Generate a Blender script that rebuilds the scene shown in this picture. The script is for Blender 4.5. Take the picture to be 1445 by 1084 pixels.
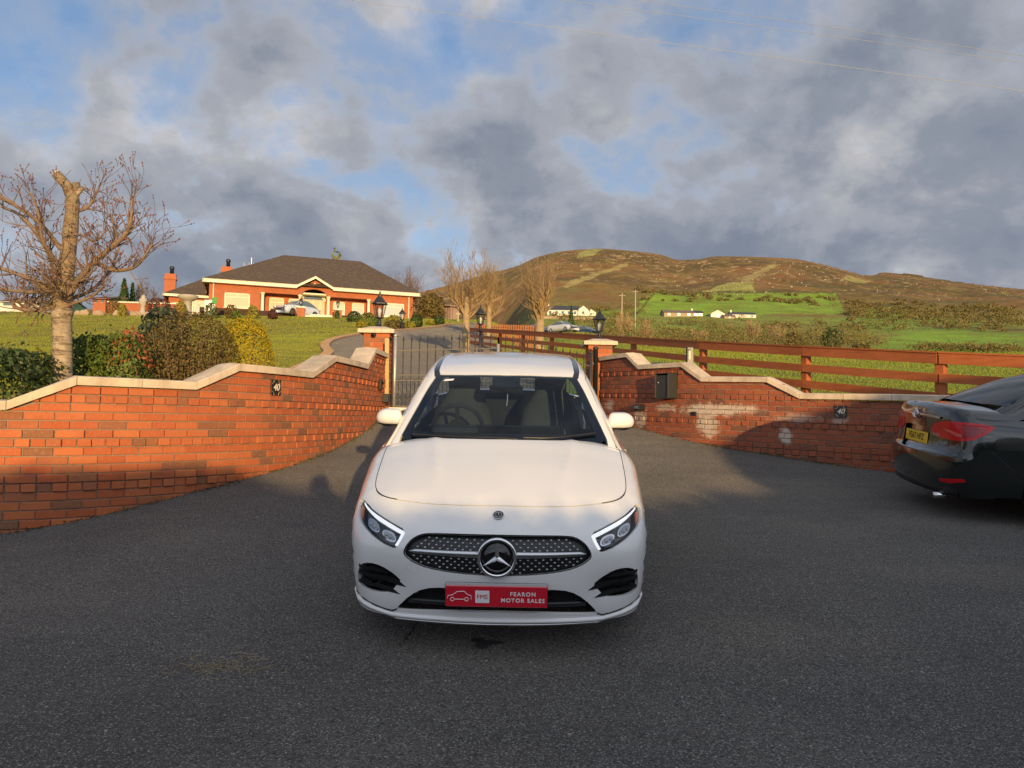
import bpy, bmesh, math, random
import numpy as np
from mathutils import Vector, Matrix, geometry
R=math.radians
for o in list(bpy.data.objects): bpy.data.objects.remove(o)
C=bpy.context.scene.collection
scn=bpy.context.scene
random.seed(7); rng=np.random.default_rng(7)
# ------------------------------------------------------------------ camera
EYE=np.array([0,0,1.6]); FPX=1085.; PIT=R(2.48); ROL=R(1.0)
r0=np.array([1,0,0.]); FW=np.array([0,math.cos(PIT),math.sin(PIT)]); u0=np.array([0,-math.sin(PIT),math.cos(PIT)])
CR=math.cos(ROL)*r0+math.sin(ROL)*u0; CU=-math.sin(ROL)*r0+math.cos(ROL)*u0
cam=bpy.data.cameras.new('camera'); camo=bpy.data.objects.new('camera',cam); C.objects.link(camo)
cam.sensor_width=36; cam.lens=36*FPX/1445.; cam.clip_end=20000; cam.clip_start=.05
m=Matrix.Identity(4)
for i in range(3):
    m[i][0]=CR[i]; m[i][1]=CU[i]; m[i][2]=-FW[i]; m[i][3]=EYE[i]
camo.matrix_world=m; scn.camera=camo
# ------------------------------------------------------------------ sun, sky, exposure
SUN_AZ=math.atan2(.236,-1.0); SUN_EL=R(5.6)
sd=bpy.data.lights.new('sun','SUN'); so=bpy.data.objects.new('sun',sd); C.objects.link(so)
sd.energy=5.0; sd.angle=R(.53); sd.color=(1.0,.67,.30)
sv=Vector((math.sin(SUN_AZ)*math.cos(SUN_EL),math.cos(SUN_AZ)*math.cos(SUN_EL),math.sin(SUN_EL)))
so.rotation_euler=sv.to_track_quat('Z','Y').to_euler(); so.location=sv*40
W=bpy.data.worlds.new('World'); scn.world=W; W.use_nodes=True
def sky_world():
    nt=W.node_tree; nt.nodes.clear(); N=nt.nodes.new; L=nt.links.new
    out=N('ShaderNodeOutputWorld')
    sky=N('ShaderNodeTexSky'); sky.sky_type='NISHITA'; sky.sun_disc=False; sky.sun_elevation=R(9); sky.sun_rotation=SUN_AZ
    sky.air_density=1.0; sky.dust_density=.6; sky.ozone_density=2.0
    bs=N('ShaderNodeBackground'); bs.inputs[1].default_value=.135
    gm=N('ShaderNodeMixRGB'); gm.blend_type='MULTIPLY'; gm.inputs[0].default_value=1; gm.inputs[2].default_value=(.86,1.0,1.20,1)
    L(sky.outputs[0],gm.inputs[1]); L(gm.outputs[0],bs.inputs[0])
    tc=N('ShaderNodeTexCoord'); sp=N('ShaderNodeSeparateXYZ'); L(tc.outputs['Generated'],sp.inputs[0])
    zc=N('ShaderNodeMath'); zc.operation='MAXIMUM'; L(sp.outputs[2],zc.inputs[0]); zc.inputs[1].default_value=0.0
    za=N('ShaderNodeMath'); za.operation='ADD'; L(zc.outputs[0],za.inputs[0]); za.inputs[1].default_value=.60
    dx=N('ShaderNodeMath'); dx.operation='DIVIDE'; L(sp.outputs[0],dx.inputs[0]); L(za.outputs[0],dx.inputs[1])
    dy=N('ShaderNodeMath'); dy.operation='DIVIDE'; L(sp.outputs[1],dy.inputs[0]); L(za.outputs[0],dy.inputs[1])
    cb=N('ShaderNodeCombineXYZ'); L(dx.outputs[0],cb.inputs[0]); L(dy.outputs[0],cb.inputs[1])
    def noise(scale,detail,rough,dist,off):
        mp=N('ShaderNodeMapping'); mp.inputs['Location'].default_value=off; L(cb.outputs[0],mp.inputs[0])
        n=N('ShaderNodeTexNoise'); n.inputs['Scale'].default_value=scale; n.inputs['Detail'].default_value=detail
        n.inputs['Roughness'].default_value=rough; n.inputs['Distortion'].default_value=dist
        L(mp.outputs[0],n.inputs['Vector']); return n
    def ramp(src,stops):
        r=N('ShaderNodeValToRGB'); L(src,r.inputs[0]); e=r.color_ramp.elements
        while len(e)<len(stops): e.new(.5)
        for k,(p,c) in zip(e,stops): k.position=p; k.color=(c[0],c[1],c[2],1)
        r.color_ramp.interpolation='EASE'; return r
    n1=noise(SKY_S1,9,.58,.1,SKY_OFF1); n2=noise(SKY_S2,10,.60,.15,SKY_OFF2)
    # cloud gets denser towards the horizon; thin edges glow, thick cloud is slate grey
    low=N('ShaderNodeMapRange'); L(sp.outputs[2],low.inputs[0]); low.inputs[1].default_value=.12; low.inputs[2].default_value=.45
    low.inputs[3].default_value=SKY_LOW; low.inputs[4].default_value=0
    lx=N('ShaderNodeMath'); lx.operation='MULTIPLY_ADD'; L(sp.outputs[0],lx.inputs[0]); lx.inputs[1].default_value=.10; L(low.outputs[0],lx.inputs[2])
    dn=N('ShaderNodeMath'); L(n1.outputs[0],dn.inputs[0]); L(lx.outputs[0],dn.inputs[1])
    mx=ramp(dn.outputs[0],[(.30,(.22,.22,.22)),(.42,(.50,.50,.50)),(.56,(1,1,1))])
    c1=ramp(dn.outputs[0],[(.36,(.40,.46,.57)),(.48,(.455,.465,.50)),(.57,(.355,.38,.43)),(.68,(.265,.295,.355)),(.82,(.22,.255,.325))])
    c2=ramp(n2.outputs[0],[(.34,(.82,.86,.92)),(.50,(1.04,1.04,1.05)),(.66,(1.48,1.38,1.27))])
    col=N('ShaderNodeMixRGB'); col.blend_type='MULTIPLY'; col.inputs[0].default_value=1; L(c1.outputs[0],col.inputs[1]); L(c2.outputs[0],col.inputs[2])
    # cloud brighter towards the sun's side of the sky
    dt=N('ShaderNodeVectorMath'); dt.operation='DOT_PRODUCT'; L(tc.outputs['Generated'],dt.inputs[0]); dt.inputs[1].default_value=(sv.x,sv.y,sv.z)
    br=N('ShaderNodeMapRange'); L(dt.outputs['Value'],br.inputs[0]); br.inputs[1].default_value=-.35; br.inputs[2].default_value=1.0
    br.inputs[3].default_value=.90; br.inputs[4].default_value=SKY_SUNSIDE
    bc=N('ShaderNodeBackground'); L(col.outputs[0],bc.inputs[0]); L(br.outputs[0],bc.inputs[1])
    ms=N('ShaderNodeMixShader'); L(mx.outputs[0],ms.inputs[0]); L(bs.outputs[0],ms.inputs[1]); L(bc.outputs[0],ms.inputs[2])
    L(ms.outputs[0],out.inputs[0])
SKY_OFF1=(22.6,12.7,0); SKY_OFF2=(4.3,13.1,0); SKY_SUNSIDE=2.3; SKY_S1=5.5; SKY_S2=3.4; SKY_LOW=.155
sky_world()
scn.view_settings.view_transform='Standard'; scn.view_settings.look='None'; scn.view_settings.gamma=1
scn.view_settings.exposure=0.12; scn.view_settings.use_curve_mapping=False
scn.render.resolution_x=1024; scn.render.resolution_y=768
try: scn.cycles.transparent_max_bounces=24
except Exception: pass
# ------------------------------------------------------------------ helpers
def ray(px,py): return CR*((px-722.5)/FPX)+FW-CU*((py-542)/FPX)
def at(px,py,Y):
    d=ray(px,py); return EYE+d*(Y/d[1])
def proj(p):
    q=np.asarray(p)-EYE; d=q@FW
    return 722.5+FPX*(q@CR)/d, 542-FPX*(q@CU)/d
def pchip(xs,ys):
    xs=np.array(xs,float); ys=np.array(ys,float); d=np.diff(ys)/np.diff(xs); m=np.zeros_like(xs); m[0]=d[0]; m[-1]=d[-1]
    for i in range(1,len(xs)-1):
        if d[i-1]*d[i]>0:
            w1=2*(xs[i+1]-xs[i])+(xs[i]-xs[i-1]); w2=(xs[i+1]-xs[i])+2*(xs[i]-xs[i-1])
            m[i]=(w1+w2)/(w1/d[i-1]+w2/d[i])
    def f(x):
        x=np.clip(np.asarray(x,float),xs[0],xs[-1]); i=np.clip(np.searchsorted(xs,x)-1,0,len(xs)-2)
        h=xs[i+1]-xs[i]; t=(x-xs[i])/h
        return (2*t**3-3*t**2+1)*ys[i]+(t**3-2*t**2+t)*h*m[i]+(-2*t**3+3*t**2)*ys[i+1]+(t**3-t**2)*h*m[i+1]
    return f
def ptab(xs,ys,n=3000):
    X=np.linspace(xs[0],xs[-1],n); Yt=pchip(xs,ys)(X); return lambda x: np.interp(x,X,Yt)
def sstep(a,b,x):
    t=np.clip((np.asarray(x,float)-a)/(b-a),0,1); return t*t*(3-2*t)
# --- materials
MATS={}
def mat(name,col,rough=.6,metal=0.,dr=0.,sheen=None,var=None,bump=None,coat=0,spec=.5,emit=None,rnd=None,island=False,trans=0,coords='Object',attr=None):
    m=bpy.data.materials.new(name); m.use_nodes=True; nt=m.node_tree; N=nt.nodes.new; L=nt.links.new
    b=nt.nodes['Principled BSDF']; c4=lambda c:(c[0],c[1],c[2],1)
    b.inputs['Base Color'].default_value=c4(col); b.inputs['Roughness'].default_value=rough; b.inputs['Metallic'].default_value=metal
    b.inputs['Coat Weight'].default_value=coat; b.inputs['Coat Roughness'].default_value=.03; b.inputs['Specular IOR Level'].default_value=spec
    b.inputs['Diffuse Roughness'].default_value=dr
    if sheen: b.inputs['Sheen Weight'].default_value=sheen[0]; b.inputs['Sheen Roughness'].default_value=sheen[1]; b.inputs['Sheen Tint'].default_value=c4(sheen[2])
    if trans: b.inputs['Transmission Weight'].default_value=trans
    if emit: b.inputs['Emission Color'].default_value=c4(emit[0]); b.inputs['Emission Strength'].default_value=emit[1]
    tc=N('ShaderNodeTexCoord'); src=None
    if attr:
        a=N('ShaderNodeAttribute'); a.attribute_name=attr; src=a.outputs['Color']
    def mix(f,a,bc,mode='MIX'):
        x=N('ShaderNodeMixRGB'); x.blend_type=mode
        if isinstance(f,(int,float)): x.inputs[0].default_value=f
        else: L(f,x.inputs[0])
        if isinstance(a,tuple): x.inputs[1].default_value=c4(a)
        else: L(a,x.inputs[1])
        if isinstance(bc,tuple): x.inputs[2].default_value=c4(bc)
        else: L(bc,x.inputs[2])
        return x.outputs[0]
    if rnd:   # list of (pos,color) picked per object or per mesh island
        if island: g=N('ShaderNodeNewGeometry'); f=g.outputs['Random Per Island']
        else: g=N('ShaderNodeObjectInfo'); f=g.outputs['Random']
        r=N('ShaderNodeValToRGB'); L(f,r.inputs[0]); e=r.color_ramp.elements
        while len(e)<len(rnd): e.new(.5)
        for k,(p,c) in zip(e,rnd): k.position=p; k.color=c4(c)
        src=r.outputs[0]
    if var:
        for (sc,c2,amt,lo,hi) in (var if isinstance(var,list) else [var]):
            n=N('ShaderNodeTexNoise'); L(tc.outputs[coords],n.inputs['Vector'])
            if isinstance(sc,tuple):
                mp=N('ShaderNodeMapping'); mp.inputs['Scale'].default_value=sc; L(tc.outputs[coords],mp.inputs[0]); L(mp.outputs[0],n.inputs['Vector']); n.inputs['Scale'].default_value=1
            else: n.inputs['Scale'].default_value=sc
            n.inputs['Detail'].default_value=6; n.inputs['Roughness'].default_value=.62
            mr=N('ShaderNodeMapRange'); L(n.outputs[0],mr.inputs[0]); mr.inputs[1].default_value=lo; mr.inputs[2].default_value=hi
            mr.inputs[3].default_value=0; mr.inputs[4].default_value=amt
            src=mix(mr.outputs[0], src if src is not None else col, c2)
    if src is not None: L(src,b.inputs['Base Color'])
    if bump:
        prev=None
        for (sc,st,ds) in (bump if isinstance(bump,list) else [bump]):
            n=N('ShaderNodeTexNoise'); L(tc.outputs[coords],n.inputs['Vector']); n.inputs['Detail'].default_value=5
            if isinstance(sc,tuple):
                mp=N('ShaderNodeMapping'); mp.inputs['Scale'].default_value=sc; L(tc.outputs[coords],mp.inputs[0]); L(mp.outputs[0],n.inputs['Vector']); n.inputs['Scale'].default_value=1
            else: n.inputs['Scale'].default_value=sc
            bp=N('ShaderNodeBump'); bp.inputs['Strength'].default_value=st; bp.inputs['Distance'].default_value=ds; L(n.outputs[0],bp.inputs['Height'])
            if prev: L(prev,bp.inputs['Normal'])
            prev=bp.outputs[0]
        L(prev,b.inputs['Normal'])
    MATS[name]=m; return m
def leafmat(name,cols,rough=.55,tl=.25):
    m=mat(name,cols[0],rough,rnd=[(i/max(1,len(cols)-1),c) for i,c in enumerate(cols)],island=True,spec=.35)
    nt=m.node_tree; b=nt.nodes['Principled BSDF']; out=nt.nodes['Material Output']
    t=nt.nodes.new('ShaderNodeBsdfTranslucent'); mx=nt.nodes.new('ShaderNodeMixShader'); mx.inputs[0].default_value=tl
    src=b.inputs['Base Color'].links[0].from_socket; nt.links.new(src,t.inputs[0])
    nt.links.new(b.outputs[0],mx.inputs[1]); nt.links.new(t.outputs[0],mx.inputs[2]); nt.links.new(mx.outputs[0],out.inputs[0]); return m
def glassmat(name,tint,gl=.04,rough=.0):
    m=bpy.data.materials.new(name); m.use_nodes=True; nt=m.node_tree; nt.nodes.clear(); N=nt.nodes.new
    o=N('ShaderNodeOutputMaterial'); t=N('ShaderNodeBsdfTransparent'); t.inputs[0].default_value=(*tint,1)
    g=N('ShaderNodeBsdfGlossy'); g.inputs['Roughness'].default_value=rough
    lw=N('ShaderNodeFresnel'); gb=N('ShaderNodeNewGeometry'); ma=N('ShaderNodeMath'); ma.operation='MULTIPLY_ADD'; nt.links.new(gb.outputs['Backfacing'],ma.inputs[0]); ma.inputs[1].default_value=1/1.5-1.5; ma.inputs[2].default_value=1.5; nt.links.new(ma.outputs[0],lw.inputs[0])
    mx=N('ShaderNodeMixShader'); nt.links.new(lw.outputs[0],mx.inputs[0]); nt.links.new(t.outputs[0],mx.inputs[1]); nt.links.new(g.outputs[0],mx.inputs[2])
    nt.links.new(mx.outputs[0],o.inputs[0]); MATS[name]=m; return m
# --- objects
def wm(o):
    M=Matrix.Identity(4)
    while o is not None: M=o.matrix_basis@M; o=o.parent
    return M
def link(o,parent=None):
    C.objects.link(o)
    if parent is not None: o.parent=parent
    return o
def tag(o,label=None,cat=None,group=None,kind=None):
    if label: o['label']=label
    if cat: o['category']=cat
    if group: o['group']=group
    if kind: o['kind']=kind
    return o
def thing(name,label,cat,loc=(0,0,0),rotz=0,group=None,rot=None):
    o=bpy.data.objects.new(name,None); o.empty_display_size=.1; C.objects.link(o)
    o.location=loc; o.rotation_euler=rot if rot else (0,0,rotz)
    return tag(o,label,cat,group)
def copy_tree(o,parent=None):
    c=o.copy(); C.objects.link(c); c.parent=parent
    for ch in list(o.children): copy_tree(ch,c)
    return c
def mesh(name,V,F,m=None,smooth=False,normals=None):
    me=bpy.data.meshes.new(name); V=np.asarray(V,dtype=np.float32)
    if isinstance(F,np.ndarray):
        n=F.shape[1]; me.vertices.add(len(V)); me.vertices.foreach_set('co',V.ravel())
        me.loops.add(F.size); me.loops.foreach_set('vertex_index',F.astype(np.int32).ravel())
        me.polygons.add(len(F)); me.polygons.foreach_set('loop_start',np.arange(0,F.size,n,dtype=np.int32)); me.polygons.foreach_set('loop_total',np.full(len(F),n,dtype=np.int32))
        me.update(calc_edges=True); me.validate()
    else:
        me.from_pydata(V.tolist(),[],F); me.update()
    if m is not None: me.materials.append(m)
    if smooth:
        me.polygons.foreach_set('use_smooth',[True]*len(me.polygons))
        if normals is not None: me.normals_split_custom_set_from_vertices([tuple(n) for n in normals])
    return me
def obj(name,V,F,m,parent=None,smooth=False,world=False,normals=None):
    V=np.asarray(V,dtype=np.float64)
    if world and parent is not None:
        A=np.array(wm(parent).inverted()); V=V@A[:3,:3].T+A[:3,3]
    return link(bpy.data.objects.new(name,mesh(name,V,F,m,smooth,normals)),parent)
class MB:
    def __init__(s): s.V=[]; s.F=[]
    def add(s,V,F):
        n=len(s.V); s.V.extend([tuple(map(float,v)) for v in V]); s.F.extend([tuple(i+n for i in f) for f in F]); return s
    def box(s,c,d,M=None,bev=0):
        x,y,z=d[0]/2,d[1]/2,d[2]/2
        if bev:
            b=bev; V=[]; 
            for sx in(-1,1):
                for sy in(-1,1):
                    for sz in(-1,1):
                        V+= [(sx*(x-b),sy*y,sz*z) if 0 else (sx*x,sy*(y-b),sz*(z-b)),(sx*(x-b),sy*y,sz*(z-b)),(sx*(x-b),sy*(y-b),sz*z)]
            bm=bmesh.new(); vs=[bm.verts.new(v) for v in V]; bmesh.ops.convex_hull(bm,input=vs); bm.verts.index_update()
            VV=[tuple(v.co) for v in bm.verts]; FF=[tuple(v.index for v in f.verts) for f in bm.faces]; bm.free()
        else:
            VV=[(sx*x,sy*y,sz*z) for sx in(-1,1) for sy in(-1,1) for sz in(-1,1)]
            FF=[(0,1,3,2),(4,6,7,5),(0,4,5,1),(2,3,7,6),(0,2,6,4),(1,5,7,3)]
        if M is not None: VV=[tuple(M@Vector(v)) for v in VV]
        return s.add([(v[0]+c[0],v[1]+c[1],v[2]+c[2]) for v in VV],FF)
    def tube(s,pts,rad,n=6,cap=True,closed=False):
        P=[Vector(p) for p in pts]; k=len(P); rr=rad if hasattr(rad,'__len__') else [rad]*k
        V=[];F=[]; up=None
        for i,p in enumerate(P):
            if closed: t=(P[(i+1)%k]-P[i-1])
            else: t=(P[min(i+1,k-1)]-P[max(i-1,0)])
            t.normalize()
            if up is None: a=t.orthogonal().normalized()
            else:
                a=up-t*up.dot(t); a=a.normalized() if a.length>1e-6 else t.orthogonal().normalized()
            up=a; b=t.cross(a)
            for j in range(n):
                an=2*math.pi*j/n; V.append(tuple(p+(a*math.cos(an)+b*math.sin(an))*rr[i]))
        for i in range(k if closed else k-1):
            i2=(i+1)%k
            for j in range(n): F.append((i*n+j,i*n+(j+1)%n,i2*n+(j+1)%n,i2*n+j))
        if cap and not closed: F.append(tuple(range(n-1,-1,-1))); F.append(tuple((k-1)*n+j for j in range(n)))
        return s.add(V,F)
    def lathe(s,prof,c=(0,0,0),n=16,M=None,rot=0):
        V=[];F=[]; k=len(prof)
        for r,z in prof:
            for j in range(n):
                a=2*math.pi*j/n+rot; V.append((r*math.cos(a),r*math.sin(a),z))
        for i in range(k-1):
            for j in range(n): F.append((i*n+j,i*n+(j+1)%n,(i+1)*n+(j+1)%n,(i+1)*n+j))
        F.append(tuple(range(n-1,-1,-1))); F.append(tuple((k-1)*n+j for j in range(n)))
        if M is not None: V=[tuple(M@Vector(v)) for v in V]
        return s.add([(v[0]+c[0],v[1]+c[1],v[2]+c[2]) for v in V],F)
    def prism(s,poly,z0,z1,M=None):
        n=len(poly); V=[(p[0],p[1],z0) for p in poly]+[(p[0],p[1],z1) for p in poly]
        F=[tuple(range(n-1,-1,-1)),tuple(range(n,2*n))]+[(i,(i+1)%n,n+(i+1)%n,n+i) for i in range(n)]
        if M is not None: V=[tuple(M@Vector(v)) for v in V]
        return s.add(V,F)
    def build(s,name,m,parent=None,smooth=False,world=False):
        return obj(name,s.V,s.F,m,parent,smooth,world)
def text_mesh(txt,size,depth=.001,align='CENTER',shear=0,bold=0,spacing=1.0):
    cu=bpy.data.curves.new('lettering','FONT'); cu.body=txt; cu.size=size; cu.extrude=depth; cu.align_x=align; cu.align_y='CENTER'; cu.shear=shear; cu.offset=bold; cu.space_character=spacing
    o=bpy.data.objects.new('lettering',cu); C.objects.link(o); bpy.context.view_layer.update()
    me=bpy.data.meshes.new_from_object(o.evaluated_get(bpy.context.evaluated_depsgraph_get()))
    bpy.data.objects.remove(o); return me
def text_obj(name,txt,size,m,parent,M,**k):
    me=text_mesh(txt,size,**k); me.transform(M); me.materials.clear(); me.materials.append(m)
    return link(bpy.data.objects.new(name,me),parent)
def inpoly(P,poly):
    P=np.asarray(P); x,y=P[:,0],P[:,1]; c=np.zeros(len(P),bool); n=len(poly)
    for i in range(n):
        x1,y1=poly[i]; x2,y2=poly[(i+1)%n]
        k=((y1>y)!=(y2>y)); 
        if y1!=y2: c^=k&(x<(x2-x1)*(y-y1)/(y2-y1)+x1)
    return c
def resample(poly,step):
    out=[]; n=len(poly)
    for i in range(n):
        a=np.array(poly[i],float); b=np.array(poly[(i+1)%n],float); k=max(1,int(np.ceil(np.linalg.norm(b-a)/step)))
        for j in range(k): out.append(tuple(a+(b-a)*j/k))
    return out
def chaikin(poly,it=2,closed=True,w=.25):
    P=[np.array(p,float) for p in poly]
    for _ in range(it):
        Q=[]; n=len(P)
        for i in range(n if closed else n-1):
            a,b=P[i],P[(i+1)%n]; Q+= [a*(1-w)+b*w,a*w+b*(1-w)]
        if not closed: Q=[P[0]]+Q+[P[-1]]
        P=Q
    return [tuple(p) for p in P]
def cdt(outer,holes=(),step=.03,pts=None,grid=True,sx=1.,sy=1.):
    """triangulate a polygon with holes, interior points on a grid; returns 2D verts, tris"""
    loops=[list(outer)]+[list(h) for h in holes]; V=[];E=[]
    for l in loops:
        n0=len(V); V+=l; n=len(l); E+=[(n0+i,n0+(i+1)%n) for i in range(n)]
    A=np.array(outer); lo=A.min(0); hi=A.max(0)
    if grid:
        gx=np.arange(lo[0]+step*sx/2,hi[0],step*sx); gy=np.arange(lo[1]+step*sy/2,hi[1],step*sy)
        G=np.array([(x+(j%2)*step*sx*.5,y) for j,y in enumerate(gy) for x in gx]) if len(gx) and len(gy) else np.zeros((0,2))
        if len(G):
            k=inpoly(G,outer)
            for h in holes: k&=~inpoly(G,h)
            G=G[k]; B=np.array(V)
            if len(G):
                sc=np.array([1/sx,1/sy]); keep=np.array([np.min(np.sum(((B-g)*sc)**2,1))>(step*.45)**2 for g in G]); G=G[keep]
            V=V+[tuple(g) for g in G]
    r=geometry.delaunay_2d_cdt([Vector(v) for v in V],E,[],0,1e-6)
    P=np.array([tuple(v) for v in r[0]]); T=np.array([tuple(f) for f in r[2]])
    cen=P[T].mean(1); k=inpoly(cen,outer)
    for h in holes: k&=~inpoly(cen,h)
    return P,T[k]
# ------------------------------------------------------------------ terrain
LP=pchip([-60,-30,-5,0,2,3.4,4.06,4.9,7.63,10,11.7,12.7,16,22,30,45,58,63,80,110,300,2000],
         [-2.2,-1.9,-1.66,-1.6,-1.5,-1.39,-1.32,-1.19,-.745,-.44,-.18,0,.48,1.35,2.55,5.0,7.15,7.95,8.4,9.5,14,60])
RP=pchip([-60,-30,-5,0,2,3.4,4.06,4.9,7,8.5,10,12.8,18.5,27,45,60,120,250,400,2000],
         [-2.2,-1.9,-1.66,-1.6,-1.52,-1.42,-1.34,-1.22,-.97,-.84,-.64,-.18,.68,1.85,3.9,5.4,11.5,27,55,280])
SKYL=[(-2200,470),(-900,455),(0,440),(300,432),(500,425),(590,412),(640,400),(690,385),(730,375),(760,362),(800,354),(850,351),(880,353),(930,359),(960,367),(985,366),(1010,362),(1050,362),(1110,364),(1150,370),(1190,380),(1225,388),(1250,384),(1280,386),(1330,394),(1390,402),(1445,408),(1700,425),(2300,450),(4000,470)]
_t=[];_e=[]
for a,b in SKYL:
    d=ray(a,b); _t.append(d[0]/d[1]); _e.append(d[2]/d[1])
SKE=pchip(_t,_e)
def vnoise(x,y,seed=0):
    xi=np.floor(x).astype(int); yi=np.floor(y).astype(int); xf=x-xi; yf=y-yi
    def h(a,b):
        n=(a*374761393+b*668265263+seed*974634521)&0x7fffffff; n=((n^(n>>13))*1274126177)&0x7fffffff; return ((n^(n>>16))&0xffff)/65535.
    u=xf*xf*(3-2*xf); v=yf*yf*(3-2*yf)
    return (h(xi,yi)*(1-u)+h(xi+1,yi)*u)*(1-v)+(h(xi,yi+1)*(1-u)+h(xi+1,yi+1)*u)*v
def fbm(x,y,o=4,seed=0):
    s=0;a=.5
    for i in range(o): s=s+a*vnoise(x*2**i,y*2**i,seed+i); a*=.5
    return s
def T(X,Y):
    X=np.asarray(X,float); Y=np.asarray(Y,float); t=X/np.maximum(Y,1.)
    w=np.where(Y>30,sstep(-.04,.045,t),np.where(Y>6,sstep(-.03,.12,t),sstep(-.2,.8,X)))
    z=LP(Y)*(1-w)+RP(Y)*w
    if Y.size<50 and Y.max()<30: return z+1.6-.11*sstep(2.5,4.4,-X)*(1-sstep(7.5,10.,Y))*sstep(2.,5.,Y)
    far=sstep(330,1500,Y); es=SKE(np.clip(t,-2,3))
    e0=z/np.maximum(Y,1.); e=e0*(1-far)+es*far
    ridge=1450*(1+.06*np.sin(t*9)); back=np.clip((Y-ridge)/900,0,4)
    zz=np.where(Y>330,e*Y,z)
    zz=np.where(Y>ridge,es*ridge-back*60*(1+back),zz) 
    am=np.clip((Y-300)/300,0,1)*np.clip((ridge-Y)/250,0,1)
    zz=zz+am*((fbm(X/95.,Y/95.,4,3)-.47)*20+(fbm(X/28.,Y/28.,3,9)-.45)*6)
    zz=zz+1.8*np.exp(-((t-.09)/.05)**2)*sstep(60,95,Y)*(1-sstep(130,220,Y))
    zz=zz-.11*sstep(2.5,4.4,-X)*(1-sstep(7.5,10.,Y))*sstep(2.,5.,Y)
    zz=zz+np.clip((Y-30)/60,0,1)*(fbm(X/17.,Y/17.,3,5)-.45)*.5*np.where(t<.02,.25,1.)*np.where(Y<400,1,0)*np.where((Y>55)&(Y<95)&(t<-.05),0,1)
    return zz+1.6
def Tz(x,y): return float(T(np.array([x]),np.array([y]))[0])
def G(px,py,ymax=1400):
    d=ray(px,py); Y=2.
    while Y<ymax:
        p=EYE+d*(Y/d[1])
        if p[2]<Tz(p[0],Y): break
        Y*=1.01
    return (float(p[0]),float(Y),Tz(p[0],Y))
def gp(px,Y):   # a ground point in the direction of an image column at a given distance
    d=ray(px,500); X=d[0]/d[1]*Y; return (X,Y,Tz(X,Y))
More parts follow.
